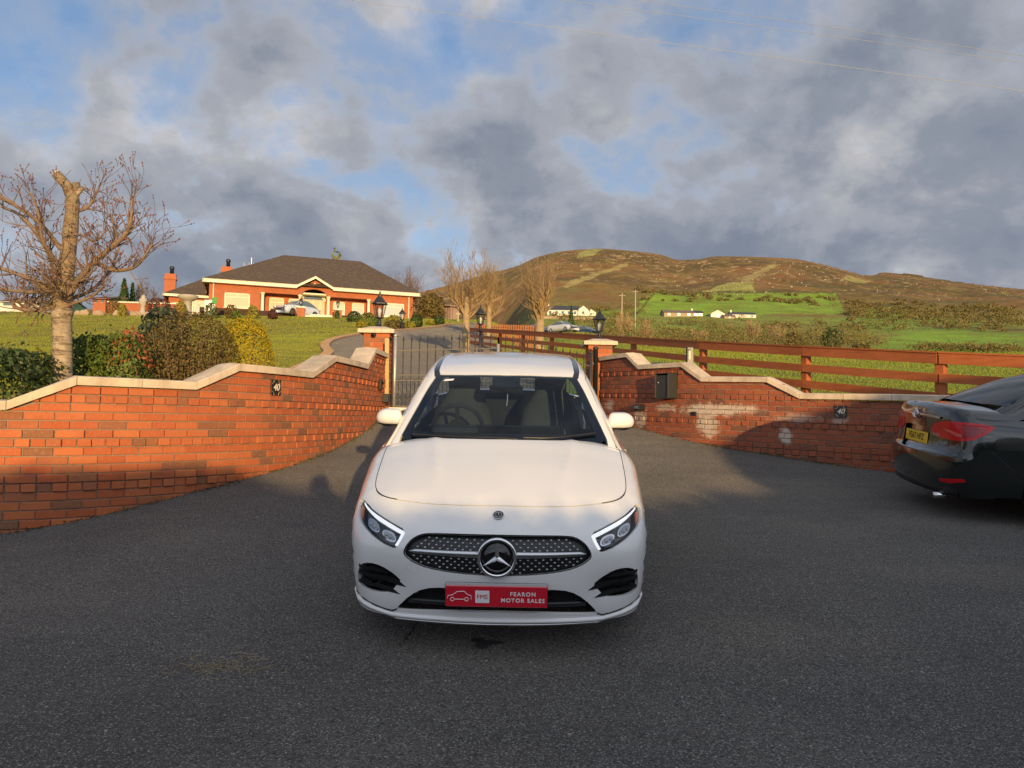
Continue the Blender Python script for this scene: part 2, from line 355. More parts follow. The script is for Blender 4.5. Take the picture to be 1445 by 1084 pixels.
# field polygons on the hillside, (colour, px polygon)
GREEN=(.105,.20,.022); PALE=(.20,.24,.05); MOOR=(.138,.062,.028); RUST=(.20,.105,.042); GORSE=(.13,.12,.03)
def build_ground():
    tv=np.concatenate([-np.array([60,20,8,4,2.6,1.8,1.4,1.1,.92,.82]),np.linspace(-.76,.76,610),np.array([.82,.92,1.1,1.4,1.8,2.6,4,8,20,60])])
    Yv=np.concatenate([np.linspace(6,30,60)[:-1],np.geomspace(30,330,90)[:-1],np.linspace(330,1650,190),[1800,2100,2600,3200]])
    TT,YY=np.meshgrid(tv,Yv); X=TT*YY
    Xc=np.clip(X,-6000,6000); Z=T(X,YY)
    nr,nc=X.shape
    V=np.stack([Xc,YY,Z],-1).reshape(-1,3)
    idx=np.arange(nr*nc).reshape(nr,nc)
    F=np.stack([idx[:-1,:-1],idx[:-1,1:],idx[1:,1:],idx[1:,:-1]],-1).reshape(-1,4)
    # colours
    x=Xc.ravel(); y=YY.ravel(); t=TT.ravel()
    q=V-EYE; dd=q@FW; px=722.5+FPX*(q@CR)/dd; py=542-FPX*(q@CU)/dd
    n1=fbm(x/60,y/60,5,11); n2=fbm(x/14,y/14,4,21); n3=fbm(x/160,y/160,3,31)
    def lerp(a,b,w): return a*(1-w[:,None])+np.array(b)*w[:,None]
    col=np.tile(np.array(GREEN),(len(V),1))
    # lawn (mown) left
    lawn=(t<.02)&(y<62); col[lawn]=np.array((.19,.215,.016))
    st=(np.sin((x*.35+y*1.0)*2*math.pi/1.5)>0)&lawn; col[st]=col[st]*.78
    col=lerp(col,(.17,.19,.03),np.clip((n2-.42)*3,0,1)*np.where(y<330,.35,0))
    # rough pasture beyond the near field
    rp=sstep(60,110,y)*(1-sstep(330,420,y))*(t>-.05); col=lerp(col,(.15,.145,.035),rp*np.clip((n1-.36)*5,0,1)*.75)
    # moor on the hill
    hill=sstep(400,520,y+(n3-.45)*320+(n1-.45)*150)
    mo=np.tile(np.array(MOOR),(len(V),1))
    mo=lerp(mo,(.050,.034,.018),np.clip((n1-.38)*7,0,1)*.85)
    mo=lerp(mo,RUST,np.clip((n3+n2*.5-.72)*7,0,1)*.55)
    mo=lerp(mo,(.15,.13,.04),np.clip((n2-.5)*7,0,1)*.6)
    lowm=1-sstep(650,950,y+(n1-.45)*500)
    mo=lerp(mo,GORSE,lowm*np.clip((n1-.30)*4,0,1)*.75)
    rock=np.clip((fbm(x/9,y/9,3,41)-.60)*14,0,1)*sstep(700,1100,y); mo=lerp(mo,(.34,.24,.15),rock*.9)
    col=lerp(col,mo*1.0 if False else (0,0,0),hill*0)  # keep shape
    col=col*(1-hill[:,None])+mo*hill[:,None]
    P2=np.stack([px,py],-1); jit=np.stack([(n2-.45)*10,(n1-.45)*7],-1)
    polys=[((.125,.235,.018),[(895,447),(905,425),(925,412),(960,418),(1000,417),(1040,412),(1110,414),(1180,413),(1196,446),(1120,444),(1060,446),(1020,440),(985,449)]),
           ((.12,.22,.02),[(1214,436),(1270,434),(1292,452),(1215,449)]),((.13,.20,.03),[(1300,446),(1350,444),(1372,458),(1296,459)]),
           ((.12,.24,.018),[(1250,478),(1300,468),(1445,474),(1445,500),(1180,499)]),((.13,.20,.03),[(860,470),(880,452),(985,452),(1010,468),(900,474)]),
           ((.22,.24,.07),[(990,412),(1030,400),(1062,398),(1066,411),(1010,416)]),((.22,.23,.08),[(815,357),(830,351),(850,352),(835,362),(815,366)]),
           ((.24,.20,.09),[(1045,395),(1090,372),(1098,374),(1052,400)]),((.25,.21,.09),[(792,402),(860,378),(884,370),(886,374),(860,385),(800,406)]),
           ((.22,.20,.08),[(1195,388),(1225,396),(1218,402),(1190,394)])]
    for c,pl in polys:
        k=inpoly(P2+jit*np.where(y>330,1,.3)[:,None],pl)&(y>95); col[k]=np.array(c)*(1+(n2[k]-.45)[:,None]*.5)
    # stone walls and hedges as dark lines between fields
    def line(a,b,wd,c):
        a=np.array(a,float); b=np.array(b,float); ab=b-a; s=np.clip(((P2-a)@ab)/(ab@ab),0,1); d=np.linalg.norm(P2+jit*.3-(a+s[:,None]*ab),axis=1)
        k=(d<wd)&(y>150); col[k]=np.array(c)
    for a,b in [((895,447),(925,412)),((925,412),(1180,413)),((1180,413),(1196,446)),((1196,446),(1215,470)),((1214,434),(1295,430)),((1205,400),(1445,420)),((1296,460),(1445,466)),((1120,402),(1200,408))]:
        line(a,b,1.3,(.05,.05,.02))
    me=mesh('ground',V,F,MATS['grass'],True)
    ca=me.color_attributes.new('zone','FLOAT_COLOR','POINT'); ca.data.foreach_set('color',np.concatenate([col,np.ones((len(col),1))],1).astype(np.float32).ravel())
    o=link(bpy.data.objects.new('ground',me)); tag(o,kind='structure')
    # near sheet behind the viewer
    xs=np.linspace(-360,360,61); ys=np.array([-900,-300,-100,-60,-40,-25,-15,-8,-3,0,2,4,6]); XX,YB=np.meshgrid(xs,ys); ZZ=T(XX,YB)-.05
    V=np.stack([XX,YB,ZZ],-1).reshape(-1,3); idx=np.arange(len(V)).reshape(XX.shape); F=np.stack([idx[:-1,:-1],idx[:-1,1:],idx[1:,1:],idx[1:,:-1]],-1).reshape(-1,4)
    me=mesh('verge',V,F,MATS['grass'],True); ca=me.color_attributes.new('zone','FLOAT_COLOR','POINT'); ca.data.foreach_set('color',np.tile(np.array([.10,.15,.02,1],dtype=np.float32),len(V)))
    tag(link(bpy.data.objects.new('verge',me)),kind='structure')
mat('grass',(.1,.2,.02),.85,attr='zone',var=[(.06,(.06,.035,.016),.40,.45,.60),(.2,(.20,.13,.05),.30,.52,.62),(.5,(.05,.03,.015),.45,.5,.62),(1.3,(.14,.15,.03),.35,.45,.75),(9.,(.05,.09,.01),.45,.5,.75),((60,60,60),(.20,.22,.06),.4,.55,.8)],bump=[(.35,.6,1.2),(22.,.5,.05),(90.,.5,.02)],spec=.2,dr=1.0)
mat('asphalt',(.076,.073,.068),.85,var=[((.55,.9,.9),(.044,.043,.042),.85,.44,.60),((.25,.6,.5),(.115,.102,.085),.75,.48,.62),((2.6,2.6,2.6),(.055,.054,.053),.5,.52,.66),((105,105,105),(.33,.315,.29),.85,.54,.62),((70,70,70),(.018,.018,.019),.9,.51,.60)],bump=[((120,120,120),1.,.012),((26,26,26),.8,.014)],spec=.3,dr=1.0,sheen=(.08,.45,(1,.9,.75)))
mat('kerb_brick',(.27,.185,.13),.8,var=((5,5,5),(.18,.12,.085),.7,.4,.7),bump=((40,40,40),.4,.01))
# --- wall centre lines (front face)
LW=[(-14,4.7),(-9,5.25),(-6,5.75),(-4.06,6.31),(-3.38,6.86),(-2.79,7.68),(-2.42,8.6),(-2.15,10.2),(-2.06,12.55)]
RW=[(1.62,13.95),(2.05,12.9),(2.6,11.95),(3.1,11.35),(3.8,10.75),(4.7,10.0),(6,9.3),(9,8.4),(13,7.7)]
class Path:
    def __init__(s,pts):
        P=np.array(chaikin(pts,3,False)); d=np.r_[0,np.cumsum(np.linalg.norm(np.diff(P,axis=0),axis=1))]
        s.L=d[-1]; s.s=np.linspace(0,s.L,800); s.x=np.interp(s.s,d,P[:,0]); s.y=np.interp(s.s,d,P[:,1])
    def p(s,u): return np.array([np.interp(u,s.s,s.x),np.interp(u,s.s,s.y)])
    def t(s,u):
        a=s.p(max(u-.08,0)); b=s.p(min(u+.08,s.L)); d=b-a; return d/np.linalg.norm(d)
    def sz(s,px,py):
        d=ray(px,py); g=s.x/np.maximum(s.y,.1)-d[0]/d[1]; k=np.where(np.diff(np.sign(g))!=0)[0]
        k=k[0] if len(k) else int(np.argmin(abs(g))); return s.s[k],1.6+d[2]/d[1]*s.y[k]
LPATH=Path(LW); RPATH=Path(RW)
def sheet(name,poly,off,m,step=.6,kind='structure',parent=None):
    poly=resample(poly,step); P,Tr=cdt(poly,(),step)
    z=T(P[:,0],P[:,1])+off; V=np.c_[P,z]
    a=P[Tr]; cr=(a[:,1,0]-a[:,0,0])*(a[:,2,1]-a[:,0,1])-(a[:,1,1]-a[:,0,1])*(a[:,2,0]-a[:,0,0]); Tr=np.where((cr<0)[:,None],Tr[:,::-1],Tr)
    o=obj(name,V,Tr,m,parent,True); 
    if kind: tag(o,kind=kind)
    return o
def build_paving():
    lw=[tuple(LPATH.p(u)) for u in np.linspace(0,LPATH.L,60)]; rw=[tuple(RPATH.p(u)) for u in np.linspace(0,RPATH.L,50)]
    nl=[(x-.06 if x>-3 else x,y+.06) for x,y in lw]; nr=[(x+.05,y+.06) for x,y in rw]
    poly=[(-60,-11),(-60,3.2),(-14.1,4.8)]+nl[1:]+[(-2.1,12.95),(1.45,13.3)]+nr+[(13.2,7.8),(60,4.5),(60,-11)]
    sheet('forecourt_road',poly,.035,MATS['asphalt'],.5)
    g=lambda *a:[G(*p)[:2] for p in a]
    # drive behind the gate, edged with brick kerbs
    left=[(-2.1,12.96)]+[(-2.75,13.2),(-5.2,13.6)]+g((470,503),(456,493),(462,484),(485,477),(520,472),(560,468),(600,465),(640,459))
    right=g((690,455))+[(-.5,28.0),(.35,24.5),(.9,20.5),(1.15,17.0),(1.4,14.0),(1.46,13.3)]
    poly=[tuple(p) for p in left]+[tuple(p) for p in right]
    sheet('driveway',poly,.03,MATS['asphalt'],.7)
    ks=thing('drive_kerb','pinkish brick kerb edging the mown lawn along the drive','kerb',(left[3][0],left[3][1],Tz(*left[3])))
    kp=chaikin(left[2:],2,False); P=Path(kp); n=int(P.L/.42)
    for i in range(n):
        u=(i+.5)*P.L/n; c=P.p(u); tt=P.t(u); a=math.atan2(tt[1],tt[0])
        MB().box((c[0],c[1],Tz(*c)+.05),(P.L/n-.015,.34,.12),Matrix.Rotation(a,3,'Z')).build('kerb_block',MATS['kerb_brick'],ks,world=True)
# ------------------------------------------------------------------ brick walls
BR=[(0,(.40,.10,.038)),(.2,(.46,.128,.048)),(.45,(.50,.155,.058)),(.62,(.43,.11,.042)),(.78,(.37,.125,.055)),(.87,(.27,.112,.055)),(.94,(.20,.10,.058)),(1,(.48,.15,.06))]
bv=[((3.,3,9),(.30,.085,.035),.5,.45,.75),((45,45,45),(.55,.22,.10),.45,.5,.75),((160,160,160),(.10,.03,.015),.6,.6,.75)]
bb=[((110,110,110),.6,.004),((35,35,35),.5,.004)]
mat('brick',(.4,.11,.04),.85,rnd=BR,var=bv,bump=bb,spec=.25); mat('brick_joined',(.4,.11,.04),.85,rnd=BR,island=True,var=bv,bump=bb,spec=.25)
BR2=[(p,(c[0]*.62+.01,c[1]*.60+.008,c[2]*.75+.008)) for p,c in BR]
bw=bv+[((1.3,1.3,3.2),(.50,.43,.36),.85,.585,.64)]
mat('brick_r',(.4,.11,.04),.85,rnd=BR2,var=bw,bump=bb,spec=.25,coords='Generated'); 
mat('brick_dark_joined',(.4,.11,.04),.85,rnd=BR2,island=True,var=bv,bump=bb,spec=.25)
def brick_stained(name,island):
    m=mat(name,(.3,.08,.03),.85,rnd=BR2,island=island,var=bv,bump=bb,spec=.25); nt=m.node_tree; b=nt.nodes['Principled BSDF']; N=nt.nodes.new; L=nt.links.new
    geo=N('ShaderNodeNewGeometry'); src=b.inputs['Base Color'].links[0].from_socket; cur=src
    # lime bloom patches: (centre, radius xyz)
    for c,rad,amt in STAINS:
        sub=N('ShaderNodeVectorMath'); sub.operation='SUBTRACT'; L(geo.outputs['Position'],sub.inputs[0]); sub.inputs[1].default_value=c
        dv=N('ShaderNodeVectorMath'); dv.operation='DIVIDE'; L(sub.outputs[0],dv.inputs[0]); dv.inputs[1].default_value=rad
        ln=N('ShaderNodeVectorMath'); ln.operation='LENGTH'; L(dv.outputs[0],ln.inputs[0])
        ns=N('ShaderNodeTexNoise'); L(geo.outputs['Position'],ns.inputs['Vector']); ns.inputs['Scale'].default_value=9; ns.inputs['Detail'].default_value=6; ns.inputs['Roughness'].default_value=.7
        ma=N('ShaderNodeMath'); ma.operation='MULTIPLY_ADD'; L(ns.outputs[0],ma.inputs[0]); ma.inputs[1].default_value=2.2; ma.inputs[2].default_value=-1.1
        ad=N('ShaderNodeMath'); L(ln.outputs['Value'],ad.inputs[0]); L(ma.outputs[0],ad.inputs[1])
        mr=N('ShaderNodeMapRange'); L(ad.outputs[0],mr.inputs[0]); mr.inputs[1].default_value=1.05; mr.inputs[2].default_value=.55; mr.inputs[3].default_value=0; mr.inputs[4].default_value=amt
        mx=N('ShaderNodeMixRGB'); L(mr.outputs[0],mx.inputs[0]); L(cur,mx.inputs[1]); mx.inputs[2].default_value=(.56,.47,.38,1); cur=mx.outputs[0]
    L(cur,b.inputs['Base Color']); return m
def _rp(px,py):
    s,z=RPATH.sz(px,py); p=RPATH.p(s); return (p[0],p[1],z)
STAINS=[(_rp(1010,578),(.75,.75,.10),.9),(_rp(1000,600),(.22,.22,.2),.85),(_rp(1109,614),(.10,.10,.14),.95),(_rp(860,572),(.16,.2,.12),.7),(_rp(905,590),(.14,.2,.2),.7),(_rp(940,575),(.28,.3,.06),.7),(_rp(1125,590),(.35,.35,.07),.45),(_rp(1188,592),(.12,.12,.06),.5)]
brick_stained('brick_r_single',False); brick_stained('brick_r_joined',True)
mat('mortar',(.30,.23,.17),.95,var=((30,30,30),(.20,.15,.11),.6,.4,.7),bump=((120,120,120),.5,.003),spec=.2)
mat('coping',(.66,.53,.38),.8,var=[((2.2,2.2,2.2),(.42,.34,.24),.75,.46,.64),((7,7,.8),(.40,.33,.24),.6,.5,.64),((140,140,140),(.34,.27,.20),.55,.55,.72),((60,60,60),(.80,.70,.55),.4,.55,.75)],bump=((130,130,130),.45,.003),spec=.3)
COURSE=.075
def brick_wall(name,label,path,zref,slope,cop,mb,mj,zlow,center):
    """zref: height of the top of a dentil course at s=0; courses step by COURSE; cop: list of (s, z) of the coping's underside"""
    root=thing(name,label,'wall',(center[0],center[1],Tz(*center)))
    cs=[c[0] for c in cop]; cz=[c[1] for c in cop]
    top=lambda u: float(np.interp(u,cs,cz))
    Th=.215
    # mortar core following the path
    us=sorted(set(list(np.linspace(0,path.L,140))+[min(max(c,0),path.L) for c in cs])); V=[];F=[]
    for u in us:
        p=path.p(u); t=path.t(u); n=np.array([t[1],-t[0]])*NSIDE[name]
        zt=top(u)-.004; zb=Tz(p[0],p[1])-.35
        for (off,z) in ((-.010,zb),(-.010,zt),(-Th,zt),(-Th,zb)): V.append((p[0]+n[0]*off,p[1]+n[1]*off,z))
    for i in range(len(us)-1):
        for j in range(4): F.append((i*4+j,i*4+(j+1)%4,(i+1)*4+(j+1)%4,(i+1)*4+j))
    F.append((0,1,2,3)); F.append(tuple(len(V)-4+j for j in (3,2,1,0)))
    obj('mortar',V,F,MATS['mortar'],root,world=True)
    cand=[]; zmax=max(cz)
    k0=int(math.floor((zlow-zref)/COURSE))-1; k1=int(math.ceil((zmax-zref)/COURSE))+2
    rr=random.Random(3)
    for k in range(k0,k1):
        dent=(k%5==4)            # course whose top is zref + n*5*COURSE  (k counts courses above zref: top of course k is zref+(k+1)*COURSE)
        ln=.1125 if dent else .225
        u=-(ln*.5 if (k%2==0) else 0)-ln*.0; i=0
        while u<path.L:
            a=max(u+.005,0); b=min(u+ln-.005,path.L); i+=1; u+=ln
            if b-a<.03: continue
            z0=zref+k*COURSE+.005+slope*(a+b)/2; z1=z0+COURSE-.010
            c=path.p((a+b)/2); g=Tz(*c)
            if z1<g+.01: continue
            ta,tb=top(a)-.006,top(b)-.006
            if max(ta,tb)<z0+.012: continue
            proud=(.017 if i%2 else .002) if dent else (.010 if k%5==0 else 0.)+rr.uniform(-.002,.002)
            cand.append((a,b,z0,z1,ta,tb,proud))
    def brick(a,b,z0,z1,ta,tb,pr):
        bp=[c for c in cs if a<c<b]; pts=[(a,z0),(b,z0),(b,max(z0+.004,min(z1,tb)))]+[(c,max(z0+.004,min(z1,top(c)-.006))) for c in reversed(bp)]+[(a,max(z0+.004,min(z1,ta)))]
        m_=(a+b)/2; p=path.p(m_); t=path.t(m_); n=np.array([t[1],-t[0]])*NSIDE[name]; V=[]; q=len(pts); e=.0035
        cu=sum(x for x,_ in pts)/q; cw=sum(y for _,y in pts)/q
        for dep,ins in ((pr,e),(pr-e,0),(-.06,0)):
            for (s,z) in pts:
                s2=s+(e if s<cu else -e)*(ins>0); z2=z+(e if z<cw else -e)*(ins>0)
                V.append((p[0]+t[0]*(s2-m_)+n[0]*dep,p[1]+t[1]*(s2-m_)+n[1]*dep,z2))
        F=[tuple(range(q))]+[(r*q+i,r*q+(i+1)%q,(r+1)*q+(i+1)%q,(r+1)*q+i) for r in (0,1) for i in range(q)]
        return V,F
    def size(cn):
        a,b,z0,z1=cn[:4]; pa=path.p(a); pb=path.p(b)
        if pa[1]<1: return 0
        x1,y1=proj((pa[0],pa[1],z0)); x2,y2=proj((pb[0],pb[1],z1))
        if max(x1,x2)<0 or min(x1,x2)>1445: return 0
        return abs(x2-x1)*abs(y2-y1)
    cand.sort(key=size,reverse=True)
    for cn in cand[:300]:
        V,F=brick(*cn); obj('brick',V,F,mb,root,world=True)
    J=MB()
    for cn in cand[300:]:
        V,F=brick(*cn); J.add(V,F)
    if J.V: tag(J.build('brickwork',mj,root,world=True),kind='stuff')
    # coping stones
    brk=[c for c in cs if 0<=c<=path.L]; segs=[]
    ends=sorted(set([0.]+brk+[path.L]))
    for a,b in zip(ends[:-1],ends[1:]):
        L_=b-a; n=max(1,int(round(L_/.62)))
        for i in range(n): segs.append((a+L_*i/n,a+L_*(i+1)/n))
    for a,b in segs:
        V=[];F=[]; g=.0025; nn=3
        for i in range(nn+1):
            u=a+g+(b-a-2*g)*i/nn; p=path.p(u); t=path.t(u); n=np.array([t[1],-t[0]])*NSIDE[name]; z=top(u)
            for off,dz in ((.048,.002),(.050,.006),(.050,.070),(.044,.077),(-.10,.088),(-Th-.045,.077),(-Th-.05,.006)):
                V.append((p[0]+n[0]*off,p[1]+n[1]*off,z+dz))
        k=7
        for i in range(nn):
            for j in range(k): F.append((i*k+j,i*k+(j+1)%k,(i+1)*k+(j+1)%k,(i+1)*k+j))
        F.append(tuple(range(k-1,-1,-1))); F.append(tuple(nn*k+j for j in range(k)))
        obj('coping_stone',V,F,MATS['coping'],root,world=True)
    return root
NSIDE={'boundary_wall':1,'entrance_wall':1}
def build_walls():
    lc=[(-1,.0)]; 
    pts=[LPATH.sz(*q) for q in ((10,579),(109,544),(274,552),(336,524),(437,532.5),(470,510.5),(515.5,517),(527,498.5),(541,503))]
    z0=pts[0][1]; cop=[(-1,z0),(pts[0][0],z0)]+pts[1:]; cop[-1]=(LPATH.L+.2,cop[-1][1]+.01)
    # flats stay level
    cop[3]=(cop[3][0],cop[2][1]); cop[5]=(cop[5][0],cop[4][1]); cop[7]=(cop[7][0],cop[6][1]); cop[9]=(cop[9][0],cop[8][1])
    NSIDE['boundary_wall']=1
    w1=brick_wall('boundary_wall','orange brick wall curving in from the left with pale stepped coping',LPATH,1.6+.13,0.,cop,MATS['brick'],MATS['brick_joined'],-.2,(-4.06,6.4))
    pts=[RPATH.sz(*q) for q in ((846,509.5),(887.3,504.4),(904,521.6),(964,518.6),(992.8,539),(1084.5,540),(1131,563.3),(1260,565.4))]
    cop=[(-1,pts[0][1]-.03)]+pts+[(pts[-1][0]+.9,pts[-1][1]-.02),(RPATH.L+.5,pts[-1][1]-.1)]
    NSIDE['boundary_wall_r']=1
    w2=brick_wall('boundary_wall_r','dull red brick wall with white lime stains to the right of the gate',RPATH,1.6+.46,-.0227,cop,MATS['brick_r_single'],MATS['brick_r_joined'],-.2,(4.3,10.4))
    w2.name='boundary_wall'
    return w1,w2
mat('black_metal',(.014,.014,.015),.42,.0,spec=.6,bump=((90,90,90),.15,.002))
mat('iron',(.035,.033,.030),.5,.0,var=((30,30,30),(.05,.035,.025),.5,.5,.75))
mat('galv',(.55,.53,.48),.45,.6,var=((14,14,14),(.35,.33,.30),.6,.4,.7))
mat('gold',(.55,.42,.16),.4,.6); mat('cream_text',(.75,.68,.50),.6)
mat('timber_pale',(.52,.38,.16),.75,var=((2,2,22),(.38,.26,.10),.6,.4,.7))
mat('fence_wood',(.40,.115,.034),.72,var=[((3,3,26),(.22,.06,.022),.6,.42,.7),((2,2,2),(.46,.15,.05),.6,.45,.7)],bump=((5,5,60),.35,.006),spec=.3)
mat('fence_wood_dark',(.10,.032,.016),.75,var=[((3,3,26),(.055,.02,.011),.6,.42,.7)],bump=((5,5,60),.35,.006),spec=.3)
glassmat('lantern_glass',(.80,.83,.86)); mat('bulb',(.8,.78,.7),.4)
# ------------------------------------------------------------------ lanterns and pillars
def lantern_parts(root,z,sc,H=0):
    """four-sided tapering lantern with pagoda cap; z = height of its foot above root"""
    S=lambda v:[(a*sc,b*sc) for a,b in v]
    MB().lathe([(r*sc,z+h*sc) for r,h in ((.105,0),(.105,.012),(.06,.03),(.045,.06),(.035,.10),(.05,.115),(.035,.13),(.03,.16),(.05,.175),(.075,.185),(.075,.195))],n=12).build('base',MATS['black_metal'],root,True)
    zb=z+.195*sc; zt=z+.47*sc; rb=.075*sc; rt=.135*sc
    cage=MB(); 
    for i in range(6):
        a=math.pi/3*i+.3; b=a+math.pi/3
        p=lambda r,an,zz:(r*math.cos(an),r*math.sin(an),zz)
        cage.tube([p(rb,a,zb),p(rt,a,zt)],.008*sc,5)
        cage.tube([p(rb,a,zb),p(rb,b,zb)],.008*sc,5); cage.tube([p(rt,a,zt),p(rt,b,zt)],.010*sc,5)
        g=.97
        obj('pane',[p(rb*g,a,zb),p(rb*g,b,zb),p(rt*g,b,zt),p(rt*g,a,zt)],[(0,1,2,3)],MATS['lantern_glass'],root)
    cage.build('frame',MATS['black_metal'],root)
    MB().lathe([(.03*sc,zb),(.03*sc,zb+.08*sc),(.042*sc,zb+.11*sc),(.045*sc,zb+.15*sc),(.02*sc,zb+.2*sc)],n=12).build('bulb',MATS['bulb'],root,True)
    MB().lathe([(r*sc,zt+h*sc) for r,h in ((.165,-.005),(.165,.008),(.11,.06),(.065,.125),(.04,.15),(.042,.17),(.02,.185),(.012,.21),(.022,.228),(.008,.25),(.004,.30))],n=6,rot=.3).build('cap',MATS['black_metal'],root)
def pillar(px,py,Y,w,label,H0,z=None):
    c=at(px,py,Y); zt=c[2]; g=Tz(c[0],Y)
    root=thing('gate_pillar',label,'pillar',(c[0],Y,g))
    h=zt-g-.10; MB().box((0,0,(h-.3)/2),(w-.02,w-.02,h+.28)).build('mortar',MATS['mortar'],root)
    nb=0; k=0; zz=h-.005-.065
    while zz>-.05:
        for side in range(4):
            M=Matrix.Rotation(side*math.pi/2,3,'Z')
            n=2
            offs=[(-w/4+ (0.05 if k%2 else -.05)-.0, .5)]
            e=w/2; cut=.05 if k%2 else -.05
            for (a,b) in ((-e+ (.0 if k%2 else .104),cut-.005),(cut+.005,e-(.104 if k%2 else 0.))):
                v=M@Vector(((a+b)/2,-(w/2-.05),0)); MB().box((v.x,v.y,zz+.0325),(b-a,.102,.065),M,.003).build('brick',MATS['brick'],root)
        zz-=.075; k+=1
    W2=w/2+.085
    MB().add([(-W2,-W2,h),(W2,-W2,h),(W2,W2,h),(-W2,W2,h),(-W2,-W2,h+.065),(W2,-W2,h+.065),(W2,W2,h+.065),(-W2,W2,h+.065),(-.12,-.12,h+.125),(.12,-.12,h+.125),(.12,.12,h+.125),(-.12,.12,h+.125)],
        [(3,2,1,0),(0,1,5,4),(1,2,6,5),(2,3,7,6),(3,0,4,7),(4,5,9,8),(5,6,10,9),(6,7,11,10),(7,4,8,11),(8,9,10,11)]).build('cap_stone',MATS['coping'],root)
    return root,(c[0],Y,g+h+.122)
def build_entrance():
    r1,p1=pillar(535,464,13.15,.44,'brick gate pillar with a pale cap on the lawn side of the drive',0)
    r2,p2=pillar(845.5,481,14.25,.44,'brick gate pillar with a pale cap on the field side of the gate',0)
    l=thing('pillar_lantern','black lantern on the gate pillar nearest the bungalow','lantern',p1); lantern_parts(l,0,.86)
    l=thing('pillar_lantern','black lantern on the gate pillar beside the brown rail fence','lantern',p2,.4); lantern_parts(l,0,.80)
    # round cameras / sensors on the left pillar
    for px,py,r,lab in ((527,473,.045,'round black sensor on the front of the gate pillar'),(551.5,478,.03,'small black dome sensor on the edge of the gate pillar')):
        c=at(px,py,12.92); o=thing('sensor',lab,'sensor',tuple(c)); Mx=Matrix.Rotation(R(90),3,'X')
        MB().lathe([(r*.9,-.03),(r,-.0),(r,.02),(r*.75,.035)],n=18,M=Mx).build('housing',MATS['black_metal'],o,True)
        MB().lathe([(r*.55,.034),(r*.5,.045),(r*.2,.052)],n=14,M=Mx).build('lens',MATS['glossy_black'],o,True)
    # drive lamp posts
    for px,pyt,Y,foot,sc,lab in ((678.5,428,24,503,1.15,'black lamp post with lantern beside the drive inside the gate'),(568,433,44,470,1.3,'slim black lamp post on the lawn edge near the bungalow')):
        c=at(px,pyt,Y); g=Tz(c[0],Y); H=c[2]-g
        o=thing('lamp_post',lab,'lamp post',(c[0],Y,g))
        hl=.77*sc
        MB().lathe([(.09,0),(.09,.12),(.06,.16),(.06,.45),(.045,.5),(.038,.55),(.034,H-hl)],n=12).build('post',MATS['black_metal'],o,True)
        lantern_parts(o,H-hl,sc)
    # ---- gates
    A=at(556,566,12.75); B=at(833,575,13.6); zA=Tz(A[0],A[1])+.1; zB=Tz(B[0],B[1])+.1
    a=np.array([A[0],A[1]]); b=np.array([B[0],B[1]]); mid=a*.49+b*.51
    def leaf(h0,h1,zb0,zb1,lab,top0,top1):
        d=h1-h0; L_=np.linalg.norm(d); root=thing('iron_gate',lab,'gate',(h0[0],h0[1],zb0),group='iron gate leaves')
        P=lambda u,z:(h0[0]+d[0]*u-0,h0[1]+d[1]*u,zb0+(zb1-zb0)*u+z)
        topf=lambda u: top0+(top1-top0)*(u if top1>top0 else u)**1.0
        hinge=MB(); hinge.tube([P(0,-.05),P(0,top0+.08)],.028,8); hinge.lathe([(.03,0),(.035,.02),(.0,.05)],P(0,top0+.08),8); hinge.build('hinge_stile',MATS['galv'] if 'lawn' in lab else MATS['iron'],root,True,world=True)
        MB().tube([P(1,0),P(1,top1)],.018,4).build('meeting_stile',MATS['iron'],root,world=True)
        for fr in (.04,.42,.50,.86):
            MB().tube([P(0,top0*fr),P(1,top1*fr)],.014,4).build('rail',MATS['iron'],root,world=True)
        n=13
        for i in range(1,n):
            u=i/n; t=topf(u); m=MB(); m.tube([P(u,t*.04),P(u,t)],.010,5)
            q=P(u,t); m.lathe([(.008,0),(.02,.02),(.012,.05),(.0,.10)],q,6)
            q=P(u,t*.76); m.lathe([(.008,0),(.016,.01),(.016,.035),(.008,.045)],q,6); m.build('bar',MATS['iron'],root,world=True)
            m=MB(); uu=u-.5/n; m.tube([P(uu,t*.04),P(uu,t*.42)],.009,5); q=P(uu,t*.42)
            # scroll between the middle rails
            ring=[tuple(np.array(P(uu+.030*math.cos(x)/L_*1.0,0))+np.array([0,0,t*.46+.038*math.sin(x)])) for x in np.linspace(0,2*math.pi,11)[:-1]]
            m.tube(ring,.006,4,closed=True); 
            ring=[tuple(np.array(P(uu+.05*math.cos(x)/L_,0))+np.array([0,0,t*.20+.05*math.sin(x)])) for x in np.linspace(0,2*math.pi,11)[:-1]]; m.tube(ring,.006,4,closed=True)
            m.build('scroll_bar',MATS['iron'],root,world=True)
        return root
    leaf(a,mid,zA,(zA+zB)/2,'left leaf of the black iron gate, hung on the lawn side pillar',1.12,1.28)
    leaf(b,mid,zB,(zA+zB)/2,'right leaf of the black iron gate, hung on the fence side post',1.02,1.28)
    # galvanised centre stop with latch gear
    g=thing('gate_latch_post','grey galvanised latch post where the two gate leaves meet','post',(mid[0],mid[1]-.05,(zA+zB)/2-.05))
    MB().tube([(0,0,0),(0,0,1.22)],.026,8).build('post',MATS['galv'],g,True)
    for s in (-1,1):
        MB().lathe([(.05,-.03),(.055,0),(.05,.03)],(s*.09,-.02,.98),10,Matrix.Rotation(R(90),3,'X')).build('bolt_housing',MATS['iron'],g,True)
        MB().box((s*.055,-.02,1.0),(.06,.03,.08)).build('bracket',MATS['galv'],g)
    # timber strip on the end of the left wall, threshold
    p=at(548.5,500,12.62); q=at(545,568,12.5)
    o=thing('timber_strip','pale upright timber strip closing the wall end at the gate','timber',(q[0],q[1],q[2]))
